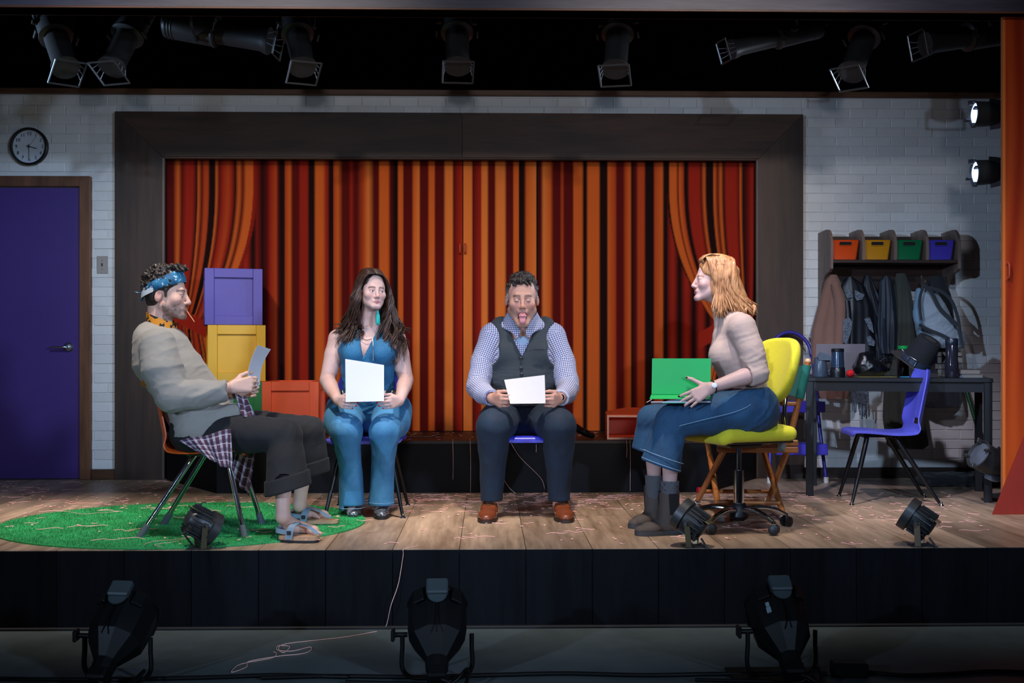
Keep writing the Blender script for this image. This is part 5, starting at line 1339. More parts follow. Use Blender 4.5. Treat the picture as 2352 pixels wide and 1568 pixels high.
# =================================================================== red-haired woman on the yellow swivel chair
def woman_four():
    Y0 = 5.77
    root = thing('person', 'red-haired woman in beige turtleneck and wide blue jeans on the yellow swivel chair', 'person', G(1540, 1222))
    P = lambda x, y, Y=Y0: A3(W(x, y, Y))
    H = Frame(P(1637, 646), (-1, -.03, .05), (.05, 0, 1), .89)
    shN, shF = P(1704, 752, 5.60), P(1690, 752, 5.94); elN, elF = P(1738, 856, 5.55), P(1715, 856, 5.98); wrN, wrF = P(1634, 889, 5.5), P(1632, 893, 5.86)
    hpN, hpF = P(1722, 935, 5.68), P(1722, 935, 5.86); knN, knF = P(1542, 968, 5.64), P(1500, 965, 5.86); tN_, tF_ = A3(G(1462, 1229)), A3(G(1450, 1213)); dN_, dF_ = nrm(tN_ - A3(G(1568, 1223))), nrm(tF_ - A3(G(1532, 1200))); anN, anF = tN_ - dN_ * .181 + A3((0, 0, .16)), tF_ - dF_ * .181 + A3((0, 0, .16))
    S = SDF(*bounds([H(0, 0, .16), shN, shF, elN, elF, P(1545, 950, 5.45), wrF, hpN, hpF, knN, knF, anN, anF, P(1465, 1220, 5.65), P(1780, 930)], .1), VOX)
    head_sdf(S, H, fem=True, nose=.9, w=.95)
    S.cone(H(0, -.03, -.06), P(1672, 728), .048, .056, k=.03)
    S.chain([(P(1684, 752), .08), (P(1692, 810), .1), (P(1702, 870), .09), (P(1720, 925), .105)], k=.03, w=(0, 1, 0), wf=1.35); S.cone(shN, shF, .05, k=.04)
    for sh, el, wr in ((shN, elN, wrN), (shF, elF, wrF)):
        S.chain([(sh, .048), (el, .041), (el + (wr - el) * .3, .041), (wr, .025)], k=.02)
    for hp, kn, an in ((hpN, knN, anN), (hpF, knF, anF)):
        S.chain([(hp, .08), (kn, .055)], k=.02); S.chain([(kn, .05), (kn + (an - kn) * .45, .044), (kn + (an - kn) * .75, .034), (an, .028)], k=.01); S.cone(an, an + A3((0, 0, -.09)), .027, .024, k=.01)
    tN = hand_sdf(S, wrN, (-1, .1, -.55), (-.4, .15, 1), (-.25, -1, .25), .97, curl=((.1, .2, .15), (.12, .2, .15), (.1, .2, .15), (.08, .2, .15)), thumb=((.55, .8, -.1), (.55, .9, 0), (.75, .75, .1)), spread=.16)
    hand_sdf(S, wrF, (-1, -.2, -.1), (0, 0, 1), (0, 1, .1), .93, curl=((.5, .6, .4),) * 4)
    V, Q = S.mesh(1)
    c = skin_cols(V, H, '#c29f98', '#842a38', '#d08c86', brow='#a5714f', dark='#4a2c24', brow_z=.026, shadow='#b48a86')
    put('body', V, Q, m_skin, root, col=c)
    eyes(root, H, look=(0, .1), iris='#4a6a7a'); nails(root, tN, m_nail_dark, (0, 1, 2, 3, 4))
    # turtleneck
    m_t = cloth('beige_knit', '#b39b90', var=.05, bump=.15)
    S = SDF(*bounds([P(1610, 700), P(1775, 910), P(1700, 800, 5.45), P(1700, 800, 6.1)], .05), .0056)
    S.chain([(P(1680, 748), .085), (P(1688, 775), .112), (P(1694, 820), .124), (P(1706, 872), .114), (P(1712, 900), .112)], k=.04, w=(0, 1, 0), wf=1.3)
    S.cone(P(1658, 704), P(1673, 738), .055, .064, k=.02); S.cone(shN, shF, .062, k=.05)
    for q in (-1, 1): S.ell(P(1656, 815, Y0 + q * .075), (.06, .06, .066), None, k=.05)
    for sh, el in ((shN, elN), (shF, elF)):
        m1 = sh + (el - sh) * .5 + A3((.008, -.01 if sh is shN else .01, 0))
        S.chain([(sh, .064), (m1, .063), (el, .061), (el + ((wrN - elN) if sh is shN else (wrF - elF)) * .22, .057)], k=.03)
    hem(S, elN + (wrN - elN) * .2, wrN - elN, .05, .075, .02, hl=.04); hem(S, elF + (wrF - elF) * .2, wrF - elF, .05, .075, .02, hl=.04)
    S.box(P(1650, 662), (.14, .16, .085), np.array(Euler((0, R(-18), 0)).to_matrix()), rad=.01, k=.004, mode='sub')
    S.box(P(1712, 985), (.4, .4, .19), np.array(Euler((0, R(-5), 0)).to_matrix()), rad=.01, k=.004, mode='sub')
    def mk_mask(V):
        return .35 + 1.1 * np.exp(-(np.linalg.norm(V - elN - A3((0, 0, .02)), axis=1) / .09) ** 2) + .5 * np.exp(-(segdist(V, shN, elN)[0] / .1) ** 2)
    cloth_mesh('turtleneck', S, m_t, root, .0034, 8, 21, (1, 1, 1.6), mask=mk_mask, label='beige turtleneck with pushed-up sleeves')
    MB().tube([P(1664, 708) + A3((.05 * math.cos(a), .053 * math.sin(a), .016 * math.cos(a))) for a in np.linspace(0, 2 * math.pi, 26, endpoint=False)], .012, 8, closed=True, flat=.6).build('rolled_collar', m_t, root, 60)
    # jeans
    m_j = denim('denim_mid_blue', '#11324f', '#255478')
    S = SDF(*bounds([P(1440, 890), P(1790, 1000, 5.5), P(1790, 1000, 6.05), P(1450, 1105, 5.5), P(1450, 1060, 6.0)], .05), .0062)
    S.cone(P(1724, 932, 5.67), P(1724, 932, 5.87), .125, k=.03); S.cone(P(1702, 898, 5.77), P(1716, 925, 5.77), .105, .12, k=.03, w=(0, 1, 0), wf=1.3); S.cone(P(1745, 945, 5.7), P(1745, 945, 5.84), .1, k=.03)
    for hp, kn, hm, r2 in ((hpN + A3((0, -.01, 0)), knN, P(1517, 1070, 5.64), .102), (hpF, knF, P(1492, 1042, 5.88), .098)):
        S.chain([(hp, .118), (hp + (kn - hp) * .55, .1), (kn, .079)], k=.04); S.chain([(kn, .078), (kn + (hm - kn) * .45, .086), (hm, r2), (hm + (hm - kn) * .3, r2)], k=.02)
        hem(S, hm, (-.35, 0, -1), r2 - .009, .22, .1, ax=hm - kn)
    S.box(P(1712, 842), (.3, .4, .11), np.array(Euler((0, R(-5), 0)).to_matrix()), rad=.01, k=.004, mode='sub')
    cloth_mesh('jeans', S, m_j, root, .005, 7, 25, (1, 1, .6), hems=((P(1517, 1070, 5.64), (-.35, 0, -1)), (P(1492, 1042, 5.88), (-.35, 0, -1))), label='wide-legged mid blue jeans')
    m_st = mat('stitch_pale', '#8fb3c9', .8, var=.1)
    for hm, r2 in ((P(1517, 1070, 5.64), .104), (P(1492, 1042, 5.88), .1)):
        d = nrm((-.35, 0, -1)); f_ = np.array(frame(Vector(d)))
        for dd in (.012, .05): MB().tube([hm - d * dd + (f_[:, 0] * math.cos(a) + f_[:, 1] * math.sin(a)) * (r2 - .0005) for a in np.linspace(0, 2 * math.pi, 36, endpoint=False)], .0014, 5, closed=True).build('hem_stitch', m_st, root)
    MB().tube([P(1732, 902, 5.6), P(1728, 925, 5.545), P(1690, 945, 5.535), P(1610, 965, 5.53), P(1560, 978, 5.545)], .0014, 5, 20).build('side_stitch', m_st, root)
    MB().tube([P(1708, 893, Y0) + A3((.112 * math.cos(a), .142 * math.sin(a), .01 * math.cos(a))) for a in np.linspace(0, 2 * math.pi, 40, endpoint=False)], .017, 8, closed=True, flat=.3, up=(1, 0, 0)).build('belt', mat('belt_braid', '#2a1114', .5, var=.6, scale=120), root, 60)
    # watch
    d = nrm(wrN - elN); f_ = np.array(frame(Vector(d))); wc_ = wrN - d * .012
    MB().tube([wc_ + (f_[:, 0] * math.cos(a) + f_[:, 1] * math.sin(a)) * .0285 for a in np.linspace(0, 2 * math.pi, 20, endpoint=False)], .007, 8, closed=True, flat=.3).build('watch_strap', mat('black_strap', '#101012', .5), root, 60)
    MB().lathe([(.0125, 0), (.0135, .004), (.011, .006), (0, .006)], wc_ + A3((-.002, -.0285, .006)), (0, -1, .2), 20).build('watch_face', mat('watch_white', '#dfe6ea', .2), root, 60)
    # hair
    m_hr = hair_mat('hair_ginger', '#84502c', '#cf9a6a')
    S = SDF(*bounds([H(0, 0, .16), P(1740, 740), P(1640, 740)], .08), .0046)
    S.ell(H(0, -.022, .05), A3((.087, .108, .098)) * H.s, H.Q, k=.002)
    S.cone(H(0, -.05, .03), P(1690, 700), .085, .07, k=.03, w=(0, 1, 0), wf=1.1)
    for q in (-1, 1): S.chain([(H(q * .06, -.03, .05), .035), (H(q * .065, -.035, -.05), .034), (P(1672, 705, Y0 - q * -.075), .022)], k=.02, w=(0, 1, 0), wf=.7)
    S.ell(H(0, .115, -.03), A3((.075, .085, .13)) * H.s, H.Q, k=.008, mode='sub'); S.box(H(0, .1, -.07), (.2, .095, .09), H.Q, rad=.02, k=.01, mode='sub')
    for q in (-1, 1): S.ell(H(q * .068, -.02, .0), A3((.024, .05, .115)) * H.s, H.Q, k=.02)
    S.ell(H(0, .0, .072), A3((.078, .076, .073)) * H.s, H.Q, k=.02)
    V, Q = S.mesh(0); put('hair', V, Q, m_hr, root)
    b = MB(); rr = random.Random(21)
    for i in range(230):
        q = 1 if i % 2 else -1; u = rr.random() * 1.3
        st_ = H(q * rr.uniform(.0, .03), .06 - .12 * u, .146 + .012 * math.sin(u * 2.6)); t1 = H(q * .07, .05 - .115 * u, .118 + .006 * math.sin(u * 2.6))
        sd = H(q * (.089 + rr.uniform(-.003, .005)), .02 - .1 * u, .035 + rr.uniform(-.01, .01)); lo = H(q * (.088 + rr.uniform(-.004, .006)), .0 - .1 * u, -.05)
        tx = 1640 + 92 * min(u, 1) + rr.uniform(-10, 8); ty = 722 + rr.uniform(-14, 10) - 8 * u
        if q > 0 and u < .3: tx += 6
        e_ = P(tx, ty, Y0 + (q * .1) * (1 - .4 * u) + rr.uniform(-.01, .01)); e_[1] = min(max(e_[1], 5.63), 5.92)
        pts = spline([st_, t1, sd, lo, e_], 24); ph = rr.uniform(0, 6.3)
        pts = [p + A3((.004 * math.sin(k_ * .5 + ph), .003 * math.cos(k_ * .5 + ph), 0)) * min(1, k_ / 10) for k_, p in enumerate(pts)]
        b.tube(pts, [.005, .0085, .0095, .0095, .008, .003], 6, flat=.5)
    for i in range(130):   # back of the head
        q = rr.uniform(-1, 1); u = rr.random(); pts = spline([H(q * .045, .04 - .05 * u, .153), H(q * .085, -.07 - .07 * (1 - abs(q)), .085), H(q * .09, -.085 - .055 * (1 - abs(q)), .0), P(1700 + 30 * u, 700, Y0 + q * -.06), P(1704 + 32 * u + rr.uniform(-6, 4), 716 + rr.uniform(-12, 8), Y0 - q * .08)], 22); b.tube(pts, [.006, .0105, .0115, .0105, .008, .003], 6, flat=.5)
    for i in range(26):   # swept-up front
        q = rr.uniform(-1, 1); pts = spline([H(q * .05, .07, .1), H(q * .05, .074, .124), H(q * .055, .04, .148), H(q * .06, -.02, .147)], 14); b.tube(pts, [.004, .008, .009, .004], 6, flat=.6)
    b.build('hair_locks', m_hr, root, 180)
    # socks and boots
    m_sk = mat('wool_sock', '#54565c', .95, var=.35, scale=200, bump=.5); m_bt = mat('taupe_suede', '#4a403a', .8, var=.2, scale=25, bump=.15); m_so = mat('grey_rubber', '#3a3a3c', .7); m_el = mat('elastic_black', '#0f0f11', .85)
    for an, hl, to, top in ((anN, G(1568, 1223), G(1462, 1229), anN + (knN - anN) * .27), (anF, G(1532, 1200), G(1450, 1213), anF + (knF - anF) * .27)):
        S = SDF(*bounds([an, top], .09), .004); S.cone(top, an + A3((0, 0, -.06)), .047, .039, k=.004); S.box(top + A3((0, 0, .05)), (.1, .1, .05), None, rad=.002, k=.003, mode='sub'); S.cone(top + (top - an) * .4, top - (top - an) * .4, .042, .042, k=.002, mode='sub'); S.plane((0, 0, an[2] - .07), (0, 0, -1))
        cloth_mesh('sock', S, m_sk, root, .0006, 25, 3)
        hl = A3(hl); to = A3(to); d = nrm(to - hl); o, HF = shoe(root, to - d * .248, to, m_bt, m_so, .248, .114, .115, boot=.1, ay=.078, name='ankle_boot', sole_h=.02)
        for q in (-1, 1):
            MB().sheet([[HF(q * (.0505 - .0015 * abs(x) / .03), .067 + x, z) for x in (-.026 * (1 - (.205 - z) * 2.2), 0, .026 * (1 - (.205 - z) * 2.2))] for z in np.linspace(.1, .205, 8)], .006).build('elastic_panel', m_el, o, 60)
        MB().tube([HF(0, .024, .19), HF(0, .008, .228), HF(0, .026, .232)], .006, 8, 10, flat=.35).build('pull_tab', m_el, o, 60)
    return root
man_one(); woman_two(); man_three(); woman_four()
# ------------------------------------------------------------------ chairs
m_chrome = mat('chrome', '#d6d8dc', .08, 1., var=.02); m_black = MATS['black_masking']
m_blk = mat('black_metal', '#101114', .35, .3, var=.1); m_rubber = mat('grey_rubber_tip', '#4d565c', .7); m_blkpl = mat('black_plastic', '#141417', .45)
def shell_chair(name, label, col_mat, leg_mat, tip=None, group=None, leg_r=(.0125, .0125), bh=.79, spread=1.):
    root = thing(name, label, 'chair', group=group)
    prof = [(-.225, .405), (-.222, .424), (-.2, .436), (-.1, .432), (.0, .424), (.09, .424), (.145, .432), (.175, .452), (.19, .49), (.205, .56), (.225, .66), (.243, .74), (.256, bh)]
    cu = spline([(y, z, 0) for y, z in prof], 36); n = 21; rows = []
    for k, p in enumerate(cu):
        t = k / 36; w = .2 + .012 * math.sin(math.pi * min(1, t * 1.6)) - (.055 * max(0, (t - .84) / .16) ** 2.2) - .02 * max(0, (.1 - t) / .1) ** 2
        d = cu[min(k + 1, 36)] - cu[max(k - 1, 0)]; d = d / np.linalg.norm(d); nv = A3((0, -d[1], d[0]))          # up/forward normal in (x, y, z)
        row = []
        for j in range(n):
            u = -1 + 2 * j / (n - 1); ed = abs(u) ** 5
            seat = max(0, 1 - max(0, t - .5) / .18) if t > .5 else 1.
            off = -ed * .018 * seat + ed * .03 * (1 - seat) + (u * u) * .012 * (1 if t < .7 else 1)
            row.append(A3((u * w, p[0], p[1])) + A3((0, nv[1], nv[2])) * off)
        rows.append(row)
    G_ = MB(); G_.sheet(rows, .007)
    # carrying slot low in the backrest
    b = n; lo, hi = (23, 24), (7, 13); o = len(rows) * n
    def in_hole(f):
        ids = [i % o for i in f]; return all(lo[0] <= i // b <= lo[1] + 1 and hi[0] <= i % b <= hi[1] for i in ids)
    G_.F = [f for f in G_.F if not in_hole(f)]
    ring = [(lo[0], j) for j in range(hi[0], hi[1] + 1)] + [(i, hi[1]) for i in range(lo[0] + 1, lo[1] + 2)] + [(lo[1] + 1, j) for j in range(hi[1] - 1, hi[0] - 1, -1)] + [(i, hi[0]) for i in range(lo[1], lo[0], -1)]
    for k in range(len(ring)):
        p, q = ring[k][0] * b + ring[k][1], ring[(k + 1) % len(ring)][0] * b + ring[(k + 1) % len(ring)][1]; G_.F.append((p, q, o + q, o + p))
    G_.build('shell', col_mat, root, 50)
    MB().box((0, -.04, .405), (.25, .22, .018), bev=.004).build('seat_bracket', leg_mat, root)
    for sx in (-1, 1):
        for top, ft in (((sx * .13, -.13, .405), (sx * .215 * spread, -.235, .0)), ((sx * .13, .03, .405), (sx * .205 * spread, .285, .0))):
            top, ft = A3(top), A3(ft); d = ft - top
            P_ = [A3((sx * .03, top[1], .402)), top + A3((-sx * .03, 0, .0)), top + d * .06, top + d * .5, top + d * .965]
            lg = MB().tube(P_, [leg_r[0]] * 3 + [leg_r[0], leg_r[1]], 12, 26).build('leg', leg_mat, root, 60)
            if tip: MB().cyl(top + d * .84, top + d * .985, .0165, .018, 14).build('rubber_tip', tip, lg)
            MB().lathe([(.0, 0), (.015, .0005), (.014, .006), (.007, .01), (.007, .024)], ft, (0, 0, 1), 14).build('glide', m_chrome, lg, 60)
    return root
def place(root, feet, rotz):
    c = sum((A3(f) for f in feet), A3((0, 0, 0))) / len(feet); root.location = (c[0], c[1], 0); root.rotation_euler = (0, 0, rotz)
m_or = mat('orange_chair_plastic', '#d4581c', .35, var=.05, bump=.05, bscale=300); m_pu = mat('violet_chair_plastic', '#4a45b4', .35, var=.05); m_bl = mat('blue_chair_plastic', '#2f36c4', .35, var=.05); m_pb = mat('periwinkle_chair_plastic', '#6468dc', .33, var=.04, bump=.03, bscale=300)
c1 = shell_chair('school_chair', 'orange plastic school chair with chrome legs standing on the green rug', m_or, m_chrome, m_rubber, bh=.73)
place(c1, [G(334, 1238), G(574, 1238), G(407, 1205), G(614, 1206)], R(90)); c1.location.x -= .015
c2 = shell_chair('school_chair', 'violet school chair with black legs under the woman in the denim jumpsuit', m_pu, m_blk, None, leg_r=(.0135, .009))
place(c2, [G(738, 1185), G(932, 1187), G(768, 1164), G(948, 1163)], R(0)); c2.location.y -= .02
c3 = shell_chair('school_chair', 'bright blue school chair with black legs under the man in the waistcoat', m_bl, m_blk, None, leg_r=(.0135, .009))
place(c3, [G(1104, 1181), G(1303, 1181), G(1115, 1160), G(1295, 1160)], R(0)); c3.location.y += .0
c4 = shell_chair('school_chair', 'empty periwinkle blue school chair with black legs beside the black desk', m_pb, m_blk, None, leg_r=(.0145, .009), bh=.80, spread=.95)
place(c4, [G(1918, 1140), G(1941, 1162), G(2120, 1140), G(2148, 1158)], R(-97))

# ---- yellow swivel chair --------------------------------------------
def swivel():
    root = thing('swivel_chair', 'yellow mesh swivel chair with chrome star base and black casters', 'chair', G(1697, 1212))
    O = A3(root.location); P = lambda x, y, Y=5.77: A3(W(x, y, Y))
    col = P(1697, 1100, O[1]); O[0] = col[0]
    fwd = nrm((-.93, -.36, 0)); side = A3((fwd[1], -fwd[0], 0)); z = A3((0, 0, 1))
    F_ = Frame(O, fwd, z); m_y = mat('yellow_mesh', '#cfc722', .75, var=.08, scale=60, bump=.5, bscale=420, sheen=.1)
    L = lambda s_, f, h: O + side * s_ + fwd * f + z * h
    hub = MB().lathe([(.03, .04), (.052, .062), (.05, .105), (.036, .125), (.033, .13)], O, (0, 0, 1), 24).build('hub', m_blkpl, root)
    for i, a in enumerate((-62, 10, 82, 154, 226)):
        d = A3((math.cos(R(a)), math.sin(R(a)), 0)); s2 = A3((-d[1], d[0], 0))
        pts = [O + d * .04 + z * .095, O + d * .12 + z * .104, O + d * .2 + z * .09, O + d * .26 + z * .062]
        lg = MB().tube(pts, [.022, .02, .017, .013], 12, 16, flat=.8).build('base_leg', m_chrome, root, 60)
        c = O + d * .265; k = nrm(s2 + d * (.4 * (i - 2)))
        cs = MB().cyl(c + z * .045, c + z * .068, .008, n=12).box(c + z * .04, (.03, .03, .03), frame(Vector(k), (0, 0, 1)), bev=.006).build('caster_fork', m_blkpl, lg)
        for q in (-1, 1): MB().lathe([(.0, -.009), (.02, -.009), (.0265, -.005), (.0265, .005), (.02, .009), (0, .009)], c + k * q * .017 + z * .0268, Vector(k), 20).build('caster_wheel', m_blkpl, lg)
    MB().cyl(O + z * .12, O + z * .3, .0265, n=24).build('gas_sleeve', m_chrome, root); MB().cyl(O + z * .29, O + z * .425, .014, n=20).build('gas_rod', m_chrome, root)
    MB().box(L(0, 0, .44), (.16, .2, .04), Matrix(F_.Q.tolist()), bev=.012).build('tilt_mechanism', m_blkpl, root)
    # seat cushion
    S = SDF(*bounds([O + z * .4, O + z * .6], .36), .0055); Q = np.stack([side, fwd, z], 1)
    S.box(L(0, 0, .497), (.225, .215, .038), Q, rad=.036, k=.01); S.ell(L(0, -.02, .525), (.2, .19, .022), Q, k=.03)
    S.cone(L(-.17, .205, .478), L(.17, .205, .478), .03, k=.03)
    V, F2 = S.mesh(1); put('seat', V, F2, m_y, root)
    MB().box(L(0, 0, .456), (.4, .4, .012), Matrix(F_.Q.tolist()), bev=.005).build('seat_pan', m_blkpl, root)
    # backrest: padded shield leaning back
    bk = nrm(fwd * -.28 + z); nb = nrm(np.cross(side, bk)); Qb = np.stack([side, bk, nrm(np.cross(side, bk))], 1)
    c0 = L(0, -.235, .815)
    S = SDF(*bounds([c0], .34), .0055)
    def pad(X, Y, Z):
        dx_, dy_, dz_ = X - c0[0], Y - c0[1], Z - c0[2]
        u = dx_ * side[0] + dy_ * side[1] + dz_ * side[2]; v = dx_ * bk[0] + dy_ * bk[1] + dz_ * bk[2]; w = dx_ * Qb[0, 2] + dy_ * Qb[1, 2] + dz_ * Qb[2, 2]
        sg = 1. if (Qb[:, 2] @ fwd) > 0 else -1.; w = w - sg * .9 * u * u; hw = .205 - .035 * np.clip(-v / .18, 0, 1)
        e = ((np.abs(u) / hw) ** 2.8 + (np.abs(v) / .178) ** 2.8) ** (1 / 2.8); d2 = (e - 1) * .17 + .026; th = np.abs(w) - .004
        return (np.sqrt(np.maximum(d2, 0) ** 2 + np.maximum(th, 0) ** 2) + np.minimum(np.maximum(d2, th), 0) - .026).astype(np.float32)
    S._sub(c0 - .34, c0 + .34, pad, 0, 'add')
    V, F2 = S.mesh(2); put('backrest', V, F2, m_y, root)
    for q in (-.03, .03):
        MB().tube([L(q, -.05, .445), L(q, -.2, .448), L(q, -.265, .5), L(q, -.262, .6), L(q, -.275, .7), L(q * .8, -.3, .79)], .012, 12, 30).build('back_bar', m_chrome, root, 60)
    MB().box(L(0, -.3, .79), (.1, .014, .12), Matrix(Qb.tolist()) @ Euler((R(90), 0, 0)).to_matrix(), bev=.005).build('back_plate', m_blkpl, root)
    return root
swivel()

# ---- director's chair ------------------------------------------------
def director():
    NF, NR, FF, FR = [A3(v) for v in (G(1655, 1197), G(1803, 1199), G(1600, 1158), G(1763, 1158))]
    c = (NF + NR + FF + FR) / 4; root = thing('director_chair', "folding wooden director's chair with teal canvas behind the yellow swivel chair", 'chair', c * A3((1, 1, 0)))
    m_w = wood('varnished_beech', '#8a4c22', '#b8743c', 'x', grain=12., tone=.15, rough=.35); m_tl = mat('teal_canvas', '#12695f', .85, var=.1, bump=.2, bscale=300); m_cap = mat('white_rubber', '#c9c7c2', .6)
    z = A3((0, 0, 1)); ax = nrm(NR - NF); cross = nrm(FF - NF); RH = .405
    Nf, Nr, Ff, Fr = NF - ax * .0, NR + ax * .05, FF, FR + ax * .05
    def rail(a, b_, h, name='seat_rail'):
        m_ = (a + b_) / 2 + z * h; MB().box(m_, (np.linalg.norm(b_ - a), .026, .034), Matrix(np.stack([nrm(b_ - a), np.cross(z, nrm(b_ - a)), z], 1).tolist()), bev=.006).build(name, m_w, root)
    rail(Nf - ax * .02, Nr + ax * .02, RH + .02); rail(Nf - ax * .02, Nr + ax * .02, RH - .016); rail(Ff - ax * .02, Fr + ax * .02, RH + .02); rail(Ff - ax * .02, Fr + ax * .02, RH - .016)
    for top, ft in ((Nf + ax * .03, FF), (Ff + ax * .06, NF), (Nr - ax * .03, FR), (Fr - ax * .1, NR)):
        a, b_ = top + z * RH, ft + z * .012; lg = MB().cyl(a, b_, .0165, n=14).build('leg', m_w, root)
        d = nrm(b_ - a); MB().cyl(b_ - d * .03, b_ + d * .006, .0215, .0205, 16).build('foot_cap', m_cap, lg)
    MB().cyl(FF + z * .09 + cross * -.1, FR + z * .09 + cross * -.1, .012, n=12).build('stretcher', m_w, root); MB().cyl(NF + z * .09 + cross * .1, NR + z * .09 + cross * .1, .012, n=12).build('stretcher', m_w, root)
    MB().box((Nr - ax * .07 + z * (RH + .003)), (.05, .03, .06), None, bev=.002).build('hinge_plate', mat('galvanised', '#8d9498', .4, .8), root)
    MB().sheet([[Nf * (1 - u) + Ff * u + ax * t * (np.linalg.norm(Nr - Nf)) + z * (RH + .04 - .05 * math.sin(math.pi * u)) for u in np.linspace(0, 1, 12)] for t in (0.05, .5, .95)], .004).build('canvas_seat', m_tl, root, 60)
    for a in (Nr, Fr):
        MB().cyl(a - ax * .03 + z * (RH + .02), a + ax * .07 + z * .86, .0165, n=14).build('back_post', m_w, root); MB().ell(a + ax * .07 + z * .862, .017, None, 12, 8).build('post_knob', mat('pale_beech', '#c9a27c', .5), root)
        MB().box(a - ax * .17 + z * .635, (.36, .045, .022), Matrix(np.stack([ax, np.cross(z, ax), z], 1).tolist()), bev=.006).build('armrest', m_w, root)
        MB().cyl(a - ax * .33 + z * (RH + .03), a - ax * .33 + z * .63, .0125, n=12).build('arm_post', m_w, root)
    rows = []
    for h in np.linspace(.665, .835, 8):
        o_ = ax * (-.03 + .1 * (h - RH) / (.86 - RH)); rows.append([Nr * (1 - u) + Fr * u + o_ + z * h + ax * (.018 * math.cos(math.pi * (u - .5) * 1) - .0) - cross * (.02 if u == 0 else 0) for u in np.linspace(0, 1, 14)])
    MB().sheet(rows, .006).build('canvas_back', m_tl, root, 60)
    for a in (Nr,):
        MB().cyl(a + z * .665 + ax * .027, a + z * .842 + ax * .066, .0235, n=16).build('canvas_sleeve', m_tl, root)
director()

# ---- violet step ladder with arched handle ---------------------------
def ladder():
    m_v = mat('violet_tube_paint', '#332a86', .35, var=.08); m_vs = mat('violet_step', '#372fa0', .5, var=.05); Y0 = 7.93
    a, b_ = W(1776, 1000, Y0), W(1872, 1000, Y0); x0, x1 = a.x, b_.x; xc, hw = (x0 + x1) / 2, (x1 - x0) / 2; zt = W(1822, 762, Y0).z
    root = thing('step_ladder', 'violet folding step ladder with an arched handrail against the wall', 'ladder', (xc, Y0, 0))
    for nm, yo, ft in (('front_frame', -.22, None),):
        pts = [(x0 - .05, Y0 - .1, .012), (x0 - .025, Y0 - .02, .4), (x0 - .005, Y0 + .06, .85)] + [(xc - hw * math.cos(t), Y0 + .09 + .03 * math.sin(t), .88 + (zt - .88) * math.sin(t)) for t in np.linspace(.0, math.pi, 12)] + [(x1 + .005, Y0 + .06, .85), (x1 + .025, Y0 - .02, .4), (x1 + .05, Y0 - .1, .012)]
        MB().tube(pts, .0125, 12, 60).build('handrail_frame', m_v, root, 60)
    for z_, y_ in ((.27, Y0 - .04), (.56, Y0 + .02)):
        MB().box((xc, y_ - .06, z_), (hw * 2 + .05, .2, .012), bev=.004).build('step', m_vs, root); MB().box((xc, y_ - .162, z_ - .03), (hw * 2 + .06, .008, .075), bev=.003).build('step_front', m_vs, root)
    for q in (x0 - .05, x1 + .05): MB().cyl((q, Y0 - .1, 0), (q, Y0 - .1, .04), .018, n=14).build('foot_cap', mat('white_rubber', '#c9c7c2', .6), root)
ladder()

# ---- black desk ------------------------------------------------------
FLd, FRd, BLd = G(1859, 1138), G(2270, 1153), G(1880, 1115)
dx = (FRd - FLd); DWd = dx.length; ang = math.atan2(dx.y, dx.x); DZ = .752; DDp = .58
ux = Vector((math.cos(ang), math.sin(ang), 0)); uy = Vector((-math.sin(ang), math.cos(ang), 0))
desk = thing('desk', 'narrow black desk under the coat rack', 'table', FLd + ux * DWd / 2 + uy * DDp / 2, ang)
m_dk = mat('desk_black', '#0c0d10', .38, var=.15); m_dt = mat('desk_top_black', '#17191c', .35, var=.2, scale=20)
b = MB; L_ = DWd + .05; D_ = DDp + .05
b().box((0, 0, DZ - .013), (L_, D_, .026), bev=.003).build('desktop', m_dt, desk, 35, True)
for y in (-D_ / 2 + .03, D_ / 2 - .03): b().box((0, y, DZ - .056), (L_ - .02, .02, .06)).build('apron', m_dk, desk, 0, True)
for x in (-L_ / 2 + .03, L_ / 2 - .03): b().box((x, 0, DZ - .056), (.02, D_ - .02, .06)).build('apron', m_dk, desk, 0, True)
for x in (-L_ / 2 + .027, L_ / 2 - .027):
    for y in (-D_ / 2 + .027, D_ / 2 - .027): b().box((x, y, (DZ - .026) / 2), (.046, .046, DZ - .026), bev=.002).build('leg', m_dk, desk, 35, True)

# ---- crates ----------------------------------------------------------
def crate(name, label, m, s=.377):
    root = thing(name, label, 'crate'); h = s / 2; w = .062; t = .022
    MB().box((0, 0, h), (s - 2 * t, s - 2 * t, s - 2 * t)).build('panel', m, root, 0)
    for ax in range(3):
        for u in (-1, 1):
            for v in (-1, 1):
                c = [0, 0, h]; sz = [w, w, w]; o = [i for i in range(3) if i != ax]
                sz[ax] = s if ax == 2 else s - 2 * w
                c[o[0]] += u * (h - w / 2); c[o[1]] += v * (h - w / 2)
                if ax != 2: sz[ax] = s - 2 * w - .0008
                MB().box(c, sz, bev=.0025).build('frame_bar', m, root, 35)
    return root
m_cp = mat('crate_purple', '#5a4a9c', .5, var=.1, scale=12, bump=.06); m_cy = mat('crate_yellow', '#e0a81e', .45, var=.06, scale=10); m_cg = mat('crate_green', '#0f7a3a', .5, var=.08); m_co = mat('crate_orange', '#ef5c30', .45, var=.07, scale=10)
base = G(560, 1007, PH)
cg = crate('crate', 'green wooden crate at the bottom of the stack', m_cg); cg.location = (W(545, 1000, 7.78).x, 7.78, PH); cg.rotation_euler = (0, 0, R(6))
cy = crate('crate', 'yellow wooden crate between the green and the purple one', m_cy); cy.location = (W(541, 900, 7.78).x, 7.78, PH + .378); cy.rotation_euler = (0, 0, R(15))
cp = crate('crate', 'purple wooden crate on top of the stack', m_cp); cp.location = (W(534, 700, 7.78).x, 7.78, PH + .756); cp.rotation_euler = (0, 0, R(15))
